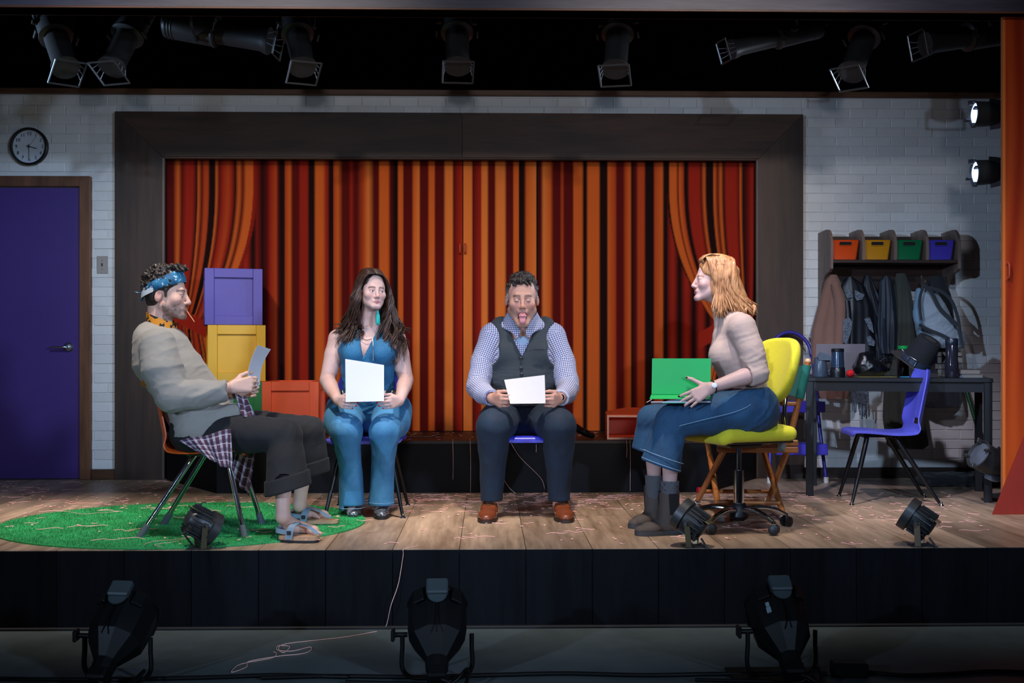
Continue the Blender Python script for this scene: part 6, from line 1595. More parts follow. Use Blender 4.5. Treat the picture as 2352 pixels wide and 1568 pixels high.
co = crate('crate', 'orange wooden crate beside the green one on the platform', m_co); co.location = (W(677, 1000, 7.8).x, 7.79, PH); co.rotation_euler = (0, 0, R(1))
# open orange tray on the platform
def tray():
    a, b_ = W(1399, 1008, 7.43), W(1530, 1012, 7.43); wd = b_.x - a.x; h = .158; dp = .36
    root = thing('open_box', 'shallow orange box lying open on the platform with pale edges', 'box', ((a.x + b_.x) / 2, 7.43 + dp / 2, PH), R(-4))
    m_e = mat('raw_edge', '#e8b09a', .8); t = .012
    for nm, c, s_ in (('top_panel', (0, 0, h - t / 2), (wd, dp, t)), ('bottom_panel', (0, 0, t / 2), (wd, dp, t)), ('side_panel', (-wd / 2 + t / 2, 0, h / 2), (t, dp, h - 2 * t)), ('side_panel', (wd / 2 - t / 2, 0, h / 2), (t, dp, h - 2 * t)), ('back_panel', (0, dp / 2 - t / 2, h / 2), (wd - 2 * t, t, h - 2 * t))):
        MB().box(c, s_, bev=.001).build(nm, m_co, root, 0, True)
    for c, s_ in (((0, -dp / 2 - .002, h - t / 2), (wd, .004, t)), ((0, -dp / 2 - .002, t / 2), (wd, .004, t)), ((-wd / 2 + t / 2, -dp / 2 - .002, h / 2), (t, .004, h - 2 * t)), ((wd / 2 - t / 2, -dp / 2 - .002, h / 2), (t, .004, h - 2 * t))): MB().box(c, s_).build('edge_strip', m_e, root, 0, True)
    MB().sheet([[(-wd / 2 + .0 + wd * u, -dp / 2 + dp * v, h + .002 + .03 * math.sin(math.pi * u) * v) for u in np.linspace(0, 1, 10)] for v in np.linspace(0, 1, 8)], .006).build('lid', m_co, root, 60, True)
tray()
# ------------------------------------------------------------------ green rug
def rug():
    P = [(-30, 1205), (-5, 1224), (120, 1250), (370, 1264)]
    c = G(412, 1215); rx = (G(838, 1200).x - G(-18, 1212).x) / 2; cx = (G(838, 1200).x + G(-18, 1212).x) / 2; y0, y1 = YF + .012, G(420, 1156).y; cy_, ry = (y0 + y1) / 2, (y1 - y0) / 2
    root = thing('rug', 'oval rug of green artificial grass', 'rug', (cx, cy_, 0))
    n = 90; ring = [(cx + rx * math.cos(2 * math.pi * i / n), cy_ + ry * math.sin(2 * math.pi * i / n)) for i in range(n)]
    t = NT('artificial_grass'); nz = t.noise(180, detail=3); n2 = t.noise(6, detail=3); f = t.math('ADD', t.math('MULTIPLY', nz, .6), t.math('MULTIPLY', n2, .4)); t.base(t.ramp(f, [(.35, '#15763a'), (.65, '#33bd6c')])); t.b.inputs['Roughness'].default_value = .7; t.bump(nz, .9, .008)
    MB().prism(ring, .007, Matrix.Translation((0, 0, .0005))).build('backing', t.m, root, 0)
    rr = np.random.RandomState(4); N = 26000; a = rr.rand(N) * 2 * np.pi; r_ = np.sqrt(rr.rand(N)) * .997; bx, by = cx + rx * r_ * np.cos(a), cy_ + ry * r_ * np.sin(a)
    h = .009 + .007 * rr.rand(N); la = rr.rand(N) * 2 * np.pi; w = .0016; lx, ly = np.cos(la), np.sin(la); le = rr.rand(N) * .006
    V = np.stack([np.stack([bx - ly * w, by + lx * w, np.full(N, .006)], 1), np.stack([bx + ly * w, by - lx * w, np.full(N, .006)], 1), np.stack([bx + lx * le, by + ly * le, .006 + h], 1)], 1).reshape(-1, 3)
    tag(mk('grass_blades', V, np.arange(3 * N).reshape(-1, 3), t.m, root, 0), kind='stuff')
rug()
# ------------------------------------------------------------------ papers and folder held by the actors
def paper(name, label, pts, Ys, curl=.0, mt=None, th=.0008, n=12):
    a, b_, c, d = [A3(W(x, y, yy)) for (x, y), yy in zip(pts, Ys)]; N = nrm(np.cross(b_ - a, d - a))
    rows = [[(a * (1 - u) + b_ * u) * (1 - v) + (d * (1 - u) + c * u) * v + N * curl * math.sin(math.pi * v) for u in np.linspace(0, 1, n)] for v in np.linspace(0, 1, n)]
    o = MB().sheet(rows, th).build(name, mt or m_paper, None, 60); return tag(o, label, 'paper')
paper('paper_sheet', 'curved white sheet of paper held by the man in the grey shirt', [(592, 792), (622, 802), (597, 884), (569, 890)], (5.6, 5.8, 5.76, 5.6), .018)
paper('paper_sheet', 'upright white sheet of paper held by the woman in the denim jumpsuit', [(793, 824), (882, 838), (882, 921), (794, 923)], (6.13, 6.14, 6.09, 6.08), .004)
m_paper2 = mat('paper_grey', '#c9c5c8', .85, var=.03)
def printed():
    o = paper('paper_sheet', 'tilted sheet of paper with faint typing held by the man in the waistcoat', [(1158, 872), (1251, 861), (1253, 926), (1172, 927)], (6.16, 6.16, 6.08, 6.08), .003, m_paper2)
printed()
def folder():
    root = thing('folder', 'bright green cardboard folder standing open on the lap of the red-haired woman', 'folder', W(1562, 915, 5.6))
    m_g = mat('folder_green', '#0aa552', .35, var=.04, scale=6, coat=.1); m_tq = mat('folder_inner', '#1d8f80', .5)
    def pt(x, y, Y): return A3(W(x, y, Y))
    rows = []
    for v in np.linspace(0, 1, 12):
        y_ = 823 + v * 82; Yd = 5.56 + .02 * (1 - v) - (.02 * max(0, v - .75) * 4 * .3)
        rows.append([pt(1498 + u * 135 - v * 1.5, y_, Yd) for u in np.linspace(0, 1, 8)])
    for v in np.linspace(.1, 1, 6):
        rows.append([pt(1498 + u * 135 - 2 - 4 * v * (1 - u), 905 + 11 * v, 5.56 - .035 * v) for u in np.linspace(0, 1, 8)])
    MB().sheet(rows, .002).build('cover', m_g, root, 60)
    MB().sheet([[pt(1495 + u * 137, 917 + .0 * v, 5.525 + .12 * v) + A3((0, 0, -.012 - .01 * v)) for u in np.linspace(0, 1, 6)] for v in np.linspace(0, 1, 5)], .004).build('page_block', m_paper, root, 60)
    MB().sheet([[pt(1521 + u * 62, 921, 5.515 + .1 * v) + A3((0, 0, -.008)) for u in np.linspace(0, 1, 4)] for v in np.linspace(0, 1, 4)], .004).build('inner_cover', m_tq, root, 60)
    MB().tube([pt(1499, 915, 5.53), pt(1492, 920, 5.52), pt(1485, 924, 5.515)], .002, 6, 8).build('ribbon', mat('ribbon_pink', '#c9a0a0', .7), root)
folder()

# ------------------------------------------------------------------ clock and switch plate
def clock():
    c = W(66, 336, YW - .03); r = .131; root = thing('wall_clock', 'round white wall clock with black rim reading half past three', 'clock', c + Vector((0, .025, 0)))
    m_f = mat('clock_face', '#c6cad0', .5, var=.02); m_k = mat('clock_black', '#0b0c0e', .4); D = (0, -1, 0)
    MB().lathe([(r + .002, -.028), (r + .004, .006), (r - .002, .012), (r - .012, .01), (r - .014, .002), (r - .014, -.02)], c, D, 48).build('rim', m_k, root, 50)
    MB().lathe([(r - .013, -.014), (r - .013, -.01)], c, D, 48).build('dial', m_f, root, 50)
    Mx = Matrix(((1, 0, 0), (0, 0, -1), (0, 1, 0))).to_4x4()
    for h in range(1, 13):
        a = R(90 - 30 * h); p = c + Vector((math.cos(a) * .092, -.0105 + .02, math.sin(a) * .092)); p.y = c.y + .0092
        text_mesh('numeral', str(h), .034, m_k, Matrix.Translation(p) @ Mx, root)
    def hand(ang, L, w, y): 
        a = R(90 - ang); d = Vector((math.cos(a), 0, math.sin(a))); MB().tube([c + Vector((0, y, 0)) - d * .018, c + Vector((0, y, 0)) + d * L], [w, w * .6], 6, flat=.3, up=(0, 1, 0)).build('hand', m_k, root)
    hand(105, .056, .0034, .004); hand(180.5, .082, .0026, .002); hand(38, .085, .0008, .0); MB().cyl(c + Vector((0, .006, 0)), c + Vector((0, -.004, 0)), .005, n=14).build('hub_cap', m_k, root)
clock()
def switch():
    p = W(235, 608, YW - .008); root = thing('switch_plate', 'beige metal switch plate on the brick beside the curtain frame', 'switch', p + Vector((0, .004, 0)))
    m_ = mat('plate_beige', '#9a9088', .5, var=.03); MB().box(p, (.078, .008, .125), bev=.003).build('plate', m_, root); MB().box(p + Vector((0, -.006, 0)), (.01, .012, .022), (R(18), 0, 0), bev=.002).build('toggle', mat('toggle_dark', '#4a423c', .5), root)
    for dz in (-.03, .03): MB().lathe([(.004, 0), (.003, .002), (0, .002)], p + Vector((0, -.004, dz)), (0, -1, 0), 10).build('screw', m_chr, root)
switch()

# ------------------------------------------------------------------ coat rack with bins
YRk = YW - .004; RD = .3
m_rk = wood('rack_wood', '#4a3b34', '#8a7264', 'z', grain=8., tone=.2); m_rkd = wood('rack_board', '#241712', '#4a2f24', 'x', grain=8., tone=.2)
def rack():
    yf = YRk - RD; xl, xr = W(1906, 600, yf).x, W(2204, 600, yf).x; xbl = W(1878, 600, YRk).x
    xl = xbl + .012; ztop = W(1890, 532, yf + .05).z; zsh = W(2040, 600, yf).z; zlow = W(1880, 700, YRk).z
    root = thing('coat_rack', 'wooden wall rack with four cubbies above a row of coat pegs', 'rack', ((xl + xr) / 2, YRk, zlow))
    t = .02; W_ = xr - xl
    MB().box(((xl + xr) / 2, YRk - .008, (zsh + ztop) / 2 - .01), (W_, .014, ztop - zsh + .0)).build('back_panel', m_rkd, root, 0)
    MB().box(((xl + xr) / 2, YRk - RD / 2 - .008, zsh - .0), (W_ - t, RD - .02, .022), bev=.002).build('shelf', m_rkd, root)
    MB().box(((xl + xr) / 2, YRk - .012, zsh - .1), (W_ - t, .022, .176), bev=.003).build('peg_board', m_rkd, root)
    Mz = lambda x: Matrix(((0, 0, 1, x), (1, 0, 0, 0), (0, 1, 0, 0), (0, 0, 0, 1)))
    for i in range(5):
        x = xl + i * W_ / 4 - (t / 2)
        hgt = ztop + .02; r_ = .12
        prof = [(YRk - .001, zsh + .01), (YRk - .001, hgt - .005)] + [(yf + .1 - .1 * math.sin(a), hgt - .12 + .12 * math.cos(a)) for a in np.linspace(0, math.pi / 2, 9)] + [(yf, zsh + .01)]
        if i in (0, 4):
            prof = [(YRk - .001, zlow), (YRk - .001, hgt - .005)] + [(yf + .1 - .1 * math.sin(a), hgt - .12 + .12 * math.cos(a)) for a in np.linspace(0, math.pi / 2, 9)] + [(yf, zsh - .05)] + [(yf + .03 + (RD - .09) * (math.sin(a)), zsh - .07 - (zsh - .07 - zlow - .02) * (1 - math.cos(a))) for a in np.linspace(0, math.pi / 2, 8)] + [(YRk - .05, zlow)]
        MB().prism(prof, t, Mz(x)).build('side_panel' if i in (0, 4) else 'divider', m_rk, root, 30)
    for px in (1912, 1950, 1993, 2031, 2075, 2117, 2155):
        p = W(px, 632, YRk - .02); MB().lathe([(.008, 0), (.007, .05), (.011, .055), (.012, .062), (.006, .068), (0, .069)], (p.x, YRk - .02, zsh - .14), (0, -1, .2), 12).build('peg', mat('peg_wood', '#7a5a48', .5), root, 50)
    bins = (('orange', '#dd4a12', 1938, 'bright orange plastic bin in the first cubby of the coat rack'), ('amber', '#c98516', 2015, 'amber yellow plastic bin in the rack beside the orange one'), ('green', '#0a6a3e', 2090, 'dark green plastic bin in the rack between amber and purple ones'), ('purple', '#4338a4', 2165, 'purple plastic bin in the last cubby of the coat rack'))
    for bi, (nm, cl, px, lab) in enumerate(bins):
        m_ = mat('bin_' + nm, cl, .4, var=.04); cw, ct, bh = .17, .205, .14; yb = yf + .018; p0 = Vector((xl - .01 + (bi + .5) * W_ / 4, yb, 0)); z0 = zsh + .0112; cyy = yb + .115
        ob = thing('storage_bin', lab, 'bin', (p0.x, cyy, z0))
        def ring(w, d, z_, n=6):
            out = []
            for sx, sy in ((1, 1), (-1, 1), (-1, -1), (1, -1)):
                r_ = .022
                for k in range(n):
                    a = math.atan2(sy, sx) - math.pi / 4 + math.pi / 2 * k / (n - 1)
                    out.append((p0.x + sx * (w / 2 - r_) + r_ * math.cos(a), cyy + sy * (d / 2 - r_) + r_ * math.sin(a), z_))
            return out
        prof = [(.0, .0), (.12, .0)]
        R_ = [ring(cw - .05, .15, z0), ring(cw, .2, z0 + .004), ring(ct - .002, .224, z0 + bh - .004), ring(ct + .004, .232, z0 + bh), ring(ct - .004, .224, z0 + bh), ring(ct - .01, .216, z0 + bh - .006), ring(cw - .008, .19, z0 + .01), ring(.06, .06, z0 + .009)]
        bo = MB().loft(R_, cap=True).build('body', m_, ob, 40)
        sl = p0.x; yy = cyy - .1125; zz = z0 + bh * .82
        rnd = [(math.copysign(.032, math.cos(a)) + .0125 * math.cos(a), .0125 * math.sin(a)) for a in np.linspace(0, 2 * math.pi, 24, endpoint=False)]
        Mh = Matrix(((1, 0, 0, sl), (0, 0, 1, yy - .0015), (0, 1, 0, zz), (0, 0, 0, 1)))
        MB().prism(rnd, .004, Mh @ Euler((R(0), 0, 0)).to_matrix().to_4x4()).build('handle_slot', mat('slot_dark', '#120806', .9), ob, 0)
        MB().tube([Mh @ Vector((x * 1.05, y * 1.1, 0)) for x, y in rnd], .0028, 6, closed=True).build('handle_rim', m_, ob, 60)
rack()

# ------------------------------------------------------------------ garments hanging from the pegs
def hang(name, label, cat, outline, Yc, depth, m, folds=7, amp=.16, seed=0, fold_ph=0., parts=None):
    """outline: (y, x_left, x_right) down the garment, seen from the front"""
    rings = []; n = 56; rr = random.Random(seed); ph = [rr.uniform(0, 6.28) for _ in range(4)]
    ys = [o[0] for o in outline]; yy = np.linspace(ys[0], ys[-1], 44); xl = np.interp(yy, ys, [o[1] for o in outline]); xr = np.interp(yy, ys, [o[2] for o in outline])
    for k, y in enumerate(yy):
        t = k / 43; cx = (xl[k] + xr[k]) / 2; hw = (xr[k] - xl[k]) / 2; ring = []; dp = depth * (.55 + .45 * min(1, t * 3))
        for i in range(n):
            a = 2 * math.pi * i / n; f = 1 + amp * min(1, .25 + t) * (math.sin(folds * a + ph[0] + 1.2 * math.sin(t * 3 + ph[1])) * .6 + .4 * math.sin((folds * 2 + 1) * a + ph[2] + t * 2))
            w_ = W(cx + hw * math.cos(a) * (.75 + .25 * f), y, Yc); ring.append((w_.x, Yc + dp * math.sin(a) * f, w_.z))
        rings.append(ring)
    root = thing(name, label, cat, (rings[-1][0][0], Yc, min(p[2] for p in rings[-1])))
    MB().loft(rings).build('cloth', m, root, 60)
    return root
Yg = YW - .16
def sleeve(root, pts, Y, r, m, name='sleeve'):
    MB().tube([W(x, y, Y) for x, y in pts], r, 14, 24).build(name, m, root, 60)
m_c1 = cloth('coat_brown', '#7a5648', var=.15); m_c2 = mat('jacket_black_satin', '#0b0e16', .45, var=.2); m_c3 = mat('leather_black', '#0d0f13', .35, var=.2, bump=.2, bscale=40); m_c4 = cloth('coat_olive', '#33352c', var=.2); m_c5 = cloth('coat_charcoal', '#15161a', var=.2)
h1 = hang('coat', 'tan brown coat hanging at the door end of the rack', 'coat', [(631, 1902, 1922), (650, 1895, 1932), (700, 1880, 1938), (760, 1864, 1940), (830, 1862, 1942), (905, 1872, 1950), (915, 1880, 1945)], Yg, .055, m_c1, 5, .2, 1)
sleeve(h1, [(1918, 650), (1930, 700), (1928, 770), (1922, 850)], Yg - .06, [.03, .045, .04, .035], m_c1)
h2 = hang('jacket', 'black satin jacket with silver sequin panels on the coat rack', 'jacket', [(636, 1944, 1958), (655, 1932, 1985), (700, 1925, 2005), (760, 1922, 2010), (830, 1924, 2012), (870, 1930, 2005)], Yg - .03, .06, m_c2, 6, .18, 2)
m_sq = NT('silver_sequin'); vo = m_sq.t.nodes.new('ShaderNodeTexVoronoi'); vo.inputs['Scale'].default_value = 300; m_sq.l(m_sq.n('ShaderNodeTexCoord').outputs['Object'], vo.inputs['Vector']); m_sq.base(m_sq.ramp(vo.outputs['Color'], [(.2, '#39424e'), (.7, '#aebccb')])); m_sq.b.inputs['Metallic'].default_value = .7; m_sq.b.inputs['Roughness'].default_value = .3
def patch(root, pts, Y, name='sequin_panel', m=None):
    P = [W(x, y, Y) for x, y in pts]; o = P[0]; M = Matrix(((1, 0, 0, o.x), (0, 0, 1, Y), (0, 1, 0, o.z), (0, 0, 0, 1)))
    poly = [(p.x - o.x, p.z - o.z) for p in P]; MB().prism(poly, .006, M).build(name, m or m_sq.m, root, 0)
Yq = Yg - .112
patch(h2, [(1943, 668), (1950, 664), (1957, 672), (1958, 682), (1948, 686), (1943, 680)], Yq + .012); patch(h2, [(1964, 665), (1972, 670), (1986, 676), (1980, 688), (1968, 690), (1963, 680)], Yq + .012)
patch(h2, [(1937, 735), (1950, 728), (1958, 740), (1953, 768), (1944, 790), (1936, 785)], Yq); patch(h2, [(1985, 732), (1998, 728), (2004, 745), (2007, 765), (1996, 756)], Yq + .01); patch(h2, [(1990, 775), (1999, 770), (2010, 785), (2008, 795), (1995, 792)], Yq + .01); patch(h2, [(1925, 728), (1930, 726), (1931, 760), (1926, 775)], Yq + .03)
sleeve(h2, [(1945, 690), (1948, 730), (1946, 800), (1944, 860)], Yg - .085, [.02, .024, .022, .018], m_c2)
for i in range(16):      # sequin fringe hanging below the desk
    x = 1958 + i * 2.4; yb = 930 + 40 * random.random(); MB().tube([W(x, 862, Yg - .06), W(x + random.uniform(-1, 1), 905, Yg - .055), W(x + random.uniform(-3, 3), yb, Yg - .05)], .0042, 5, 8).build('fringe_strand', m_sq.m, h2, 60)
h3 = hang('jacket', 'dark navy jacket crumpled between the sequin jacket and the olive coat', 'jacket', [(633, 1985, 1998), (660, 1978, 2012), (710, 1985, 2030), (750, 1995, 2050), (790, 2005, 2052), (830, 2008, 2050)], Yg, .06, mat('leather_navy', '#0d1119', .6, var=.3, bump=.2, bscale=40), 7, .32, 3)
h3b = hang('jacket', 'short slate blue jacket on the middle peg of the rack', 'jacket', [(634, 2028, 2040), (645, 2020, 2050), (690, 2018, 2056), (750, 2016, 2060), (800, 2020, 2058), (812, 2024, 2054)], Yg - .06, .045, mat('leather_slate', '#181f2a', .6, var=.3, bump=.2, bscale=40), 6, .3, 4)
h4 = hang('coat', 'long olive grey coat in the middle of the rack', 'coat', [(628, 2060, 2078), (660, 2052, 2090), (720, 2044, 2100), (800, 2036, 2104), (880, 2032, 2108), (960, 2030, 2120), (1022, 2040, 2132), (1030, 2050, 2120)], Yg, .06, m_c4, 7, .25, 5)
h5 = hang('coat', 'black coat behind the grey backpack', 'coat', [(634, 2138, 2168), (680, 2120, 2185), (760, 2110, 2195), (850, 2105, 2205), (925, 2110, 2212), (936, 2130, 2200)], Yg + .04, .05, m_c5, 6, .15, 6)
def backpack():
    Yb = Yg - .1; P = lambda x, y, Y=Yb: A3(W(x, y, Y)); root = thing('backpack', 'pale grey backpack with black straps hanging on the last pegs', 'bag', P(2150, 800, Yb))
    m_ = cloth('backpack_grey', '#8e979e', var=.1); m_d = cloth('backpack_dark', '#2b2e33'); m_b = cloth('backpack_blue', '#6f8ca0', var=.1)
    S = SDF(*bounds([P(2085, 640), P(2235, 830)], .12), .006)
    S.chain([(P(2132, 680), .07), (P(2145, 720), .098), (P(2165, 765), .1)], k=.03, w=(0, 1, 0), wf=.75); S.cone(P(2130, 765), P(2200, 775), .06, .05, k=.05, w=(0, 1, 0), wf=.9); S.cone(P(2190, 780), P(2205, 790), .045, .03, k=.03)
    cloth_mesh('pack_body', S, m_, root, .005, 9, 7)
    S = SDF(*bounds([P(2085, 640), P(2235, 830)], .12), .006); S.chain([(P(2110, 672), .035), (P(2106, 720), .042), (P(2114, 765), .04)], k=.02, w=(1, 0, 0), wf=.6); cloth_mesh('side_panel', S, m_b, root, .003, 9, 3)
    for pts, r in (([(2122, 655), (2140, 672), (2160, 710), (2192, 740), (2200, 750)], .014), ([(2128, 660), (2160, 668), (2185, 690), (2200, 730), (2206, 770), (2212, 800)], .012), ([(2112, 745), (2130, 756), (2160, 768), (2180, 778)], .012), ([(2122, 652), (2112, 690), (2116, 735)], .01)):
        MB().tube([P(x, y, Yb - .085) for x, y in pts], r, 8, 20, flat=.35, up=(0, 1, 0)).build('strap', m_d, root, 60)
    MB().tube([P(2120, 662), P(2117, 640, Yg - .06), P(2117, 634, Yg), P(2122, 645, Yg - .05), P(2126, 662)], .005, 8, 14).build('hang_loop', m_d, root, 60)
    MB().ell(P(2112, 744, Yb - .095), .006, None, 10, 8).build('rivet', m_chr, root)
backpack()

# ------------------------------------------------------------------ things on the desk
def D(x, v):       # point on the desk top under picture column x, v = 0 front edge .. 1 back edge
    Y = FLd.y + .1
    for _ in range(6):
        X = W(x, 866, Y).x; t = (X - FLd.x) / dx.x; Y = FLd.y + dx.y * t - .02 + v * .56
    return Vector((W(x, 866, Y).x, Y, DZ))
def laptop():
    a, b_ = D(1878, .6), D(1990, .6); base = (a + b_) / 2; Y = base.y; L_ = (W(1988, 800, Y) - W(1875, 800, Y)).length; x0 = W(1931, 800, Y).x
    root = thing('laptop', 'silver laptop with its lid up on the black desk', 'laptop', (x0, Y, DZ)); m_ = mat('laptop_silver', '#a09aa0', .35, .6, var=.03)
    hz = W(1931, 790, Y).z - DZ
    MB().box((x0, Y + .005, DZ + hz / 2 + .006), (L_, .007, hz - .01), (R(6), 0, 0), bev=.003).build('lid', m_, root); MB().box((x0, Y + .115, DZ + .008), (L_, .21, .013), bev=.003).build('base', m_, root)
laptop()
def jug():
    c = D(1884, .25); Y = c.y; s_ = 1 / sc(Y); root = thing('jug', 'slate grey tapered jug with handle on the desk', 'jug', c); m_ = mat('jug_slate', '#3a4856', .3, var=.08)
    MB().lathe([(.0, .001), (.05, .001), (.052, .006), (.038, .118), (.036, .124), (.033, .12), (.046, .01), (0, .008)], c, (0, 0, 1), 28).build('body', m_, root, 50); MB().tube([c + Vector((.04, 0, .1)), c + Vector((.07, 0, .098)), c + Vector((.074, 0, .06)), c + Vector((.05, 0, .03))], .005, 8, 16).build('handle', m_, root, 60)
    MB().prism([(-.052, .0), (-.03, .03), (.01, .018), (.045, .0), (.05, .035), (.06, -.05), (.035, -.045), (.03, -.02), (-.04, -.022)], .014, Matrix(((1, 0, 0, c.x + .02), (0, 0, 1, c.y - .045), (0, 1, 0, c.z + .128), (0, 0, 0, 1)))).build('grip_tool', mat('grip_grey', '#5c6874', .35, .3), root, 30)  # handheld tool with a pistol grip lying over the jug top
jug()
def tumbler():
    c = D(1924, .2); root = thing('tumbler', 'tall dark blue travel tumbler on the desk beside the jug', 'cup', c); m_ = mat('tumbler_blue', '#2c3f55', .15, .3, var=.05); m_d = mat('tumbler_black', '#0f1318', .35)
    MB().lathe([(.0, .001), (.044, .001), (.045, .012), (.041, .07), (.0385, .16), (.0375, .172), (.0, .173)], c, (0, 0, 1), 28).build('body', m_, root, 50); MB().lathe([(.0455, .0), (.047, .03), (.045, .06), (.0425, .062)], c, (0, 0, 1), 28).build('sleeve', m_d, root, 50); MB().lathe([(.039, .16), (.04, .165), (.04, .178), (.034, .182), (0, .182)], c, (0, 0, 1), 28).build('lid', m_d, root, 50)
tumbler()
nb = D(1953, .12); nose = MB().ell(nb + Vector((0, 0, .024)), (.026, .026, .0245), None, 24, 16).lathe([(.009, 0), (.007, .006)], nb + Vector((0, -.024, .024)), (0, -1, 0), 12).build('clown_nose', mat('foam_red', '#d31018', .8, var=.1, bump=.3, bscale=200), None, 60); tag(nose, 'red foam clown nose on the desk beside the black bag', 'ball')
def bag():
    c = A3(D(1996, .35)); root = thing('handbag', 'black leather pouch slumped on the desk', 'bag', c); S = SDF(*bounds([c], .2), .005)
    S.ell(c + A3((-.025, 0, .065)), (.075, .06, .07), None, k=.02); S.ell(c + A3((.02, 0, .05)), (.08, .06, .055), None, k=.04); S.cone(c + A3((-.03, 0, .12)), c + A3((.01, 0, .15)), .04, .02, k=.03); S.cone(c + A3((.06, -.01, .06)), c + A3((.12, -.01, .05)), .03, .01, k=.03); S.plane(c + A3((0, 0, .001)), (0, 0, -1))
    cloth_mesh('pouch', S, mat('leather_black', '#0d0f13', .35), root, .006, 9, 5); MB().tube([c + A3((.06, -.03, .1)), c + A3((.1, -.04, .12)), c + A3((.13, -.03, .08)), c + A3((.11, -.02, .05))], .004, 8, 14).build('strap', m_blk, root, 60)
bag()
def hat():
    ba = A3(D(2095, .45)); root = thing('hat', 'tall black pilgrim hat with silver buckle tilted on the desk', 'hat', ba); Y = ba[1]
    cb, ct = A3(W(2102, 832, Y)), A3(W(2128, 776, Y)); ax = nrm(ct - cb + A3((0, -.08, 0))); L_ = np.linalg.norm(ct - cb) * 1.02; m_ = mat('hat_felt_black', '#0f1216', .9, var=.15, bump=.2, bscale=200); m_t = mat('hat_felt_grey', '#3a3733', .95, var=.1)
    o = cb
    MB().lathe([(.098, -.01), (.095, .0), (.075, L_), (.07, L_ + .004)], o, Vector(ax), 36).build('crown', m_, root, 50); MB().lathe([(.0735, L_ + .0035), (.0, L_ + .0045)], o, Vector(ax), 36).build('crown_top', m_t, root, 50)
    fr = np.array(frame(Vector(ax))); rows = []
    for r_ in (.092, .11, .13, .15, .165): rows.append([o + fr[:, 0] * r_ * math.cos(a) + fr[:, 1] * r_ * math.sin(a) + ax * ((.03 * ((r_ - .092) / .1) ** 2) * (math.cos(2 * a)) - .006) for a in np.linspace(0, 2 * math.pi, 41)])
    MB().sheet(rows, .005).build('brim', m_t, root, 60); MB().lathe([(.0985, .0), (.0965, .034)], o, Vector(ax), 36).build('band', mat('hat_band', '#2a3442', .35), root, 50)
    d = nrm(A3((-.55, -.83, 0)) - ax * (ax @ A3((-.55, -.83, 0)))); s_ = np.cross(ax, d); p = o + d * .1 + ax * .017
    MB().tube([p + s_ * x + ax * y for x, y in ((-.026, -.024), (.026, -.024), (.026, .026), (-.026, .026))], .0045, 8, closed=True).build('buckle', mat('silver_bright', '#dfe2e6', .15, 1.), root, 60)
hat()
def bottle():
    c = D(2186, .3); root = thing('water_bottle', 'smoky clear water bottle with black cap on the desk', 'bottle', c); h = .25
    m_ = mat('smoked_plastic', '#3a3846', .1, var=.03, trans=.6); m_d = mat('bottle_cap_blue', '#1a222e', .3)
    MB().lathe([(0, .001), (.038, .001), (.041, .006), (.041, .09), (.037, .11), (.037, .2), (.034, .208), (.0315, .206), (.034, .11), (.038, .09), (.038, .008), (0, .006)], c, (0, 0, 1), 28).build('body', m_, root, 50); MB().lathe([(.036, .2), (.038, .204), (.038, .24), (.034, .245), (0, .245)], c, (0, 0, 1), 28).build('cap', m_d, root, 50)
bottle()
def book(name, label, c, size, rz, col):
    root = thing(name, label, 'book', c); x, y, z_ = size; m_ = mat('book_' + col[1:], col, .55); M3 = Euler((0, 0, rz)).to_matrix(); q = Vector(c)
    MB().box(q + Vector((0, 0, z_ / 2)), (x - .006, y - .006, z_ - .006), M3).build('pages', mat('book_pages', '#7d756a', .9), root, 0)
    for zz in (.0015, z_ - .0015): MB().box(q + Vector((0, 0, zz)), (x, y, .003), M3, bev=.001).build('cover', m_, root)
    MB().box(q + M3 @ Vector((-x / 2 + .0015, 0, z_ / 2)), (.003, y, z_), M3, bev=.001).build('spine', m_, root)
q = D(2218, .45)
book('book', 'pale book at the bottom of the small pile by the bottle', q, (.13, .19, .022), R(4), '#6d7780'); book('book', 'brown book on top of the small pile by the bottle', q + Vector((-.004, 0, .0222)), (.125, .18, .03), R(-3), '#4a3a33')
q = D(2166, .84)
for i, (cl, hh, lab) in enumerate((('#241f2e', .05, 'thick dark book at the bottom of the pile behind the hat'), ('#7d5a5a', .035, 'dusty pink book in the pile behind the hat'), ('#2a2440', .045, 'indigo book in the pile behind the hat'), ('#3a4250', .03, 'slate book on top of the pile behind the hat'))):
    book('book', lab, q, (.17, .2, hh), R(3 * (-1) ** i), cl); q = q + Vector((0, 0, hh + .0003))
gq = D(2074, .86)
jr = thing('food_jar', 'clear jar with a green lid behind the pilgrim hat', 'jar', gq); MB().lathe([(0, .001), (.036, .001), (.038, .006), (.038, .16), (.03, .18), (.028, .18), (.035, .158), (.035, .008), (0, .006)], gq, (0, 0, 1), 24).build('glass', mat('smoked_plastic', '#3a3846', .1), jr, 50); MB().lathe([(.033, .178), (.034, .181), (.034, .198), (.03, .2), (0, .2)], gq, (0, 0, 1), 24).build('lid', mat('lid_green', '#0a9a44', .4), jr, 50)
bl_ = D(2078, .1); tag(MB().box(bl_ + Vector((0, .0, .004)), (.055, .03, .008), bev=.002).build('card_pack', mat('pack_blue', '#2f7f9c', .5), None), 'small blue pack lying on the desk before the hat', 'packet')
gd = D(2015, .25); tag(MB().sheet([[gd + Vector((-.12 + .24 * u, -.02 + .1 * v, .0012)) for u in np.linspace(0, 1, 5)] for v in np.linspace(0, 1, 4)], .0015).build('paper_sheet', mat('paper_yellow', '#b0a860', .8), None, 0), 'yellowish sheet of paper under the black pouch', 'paper')

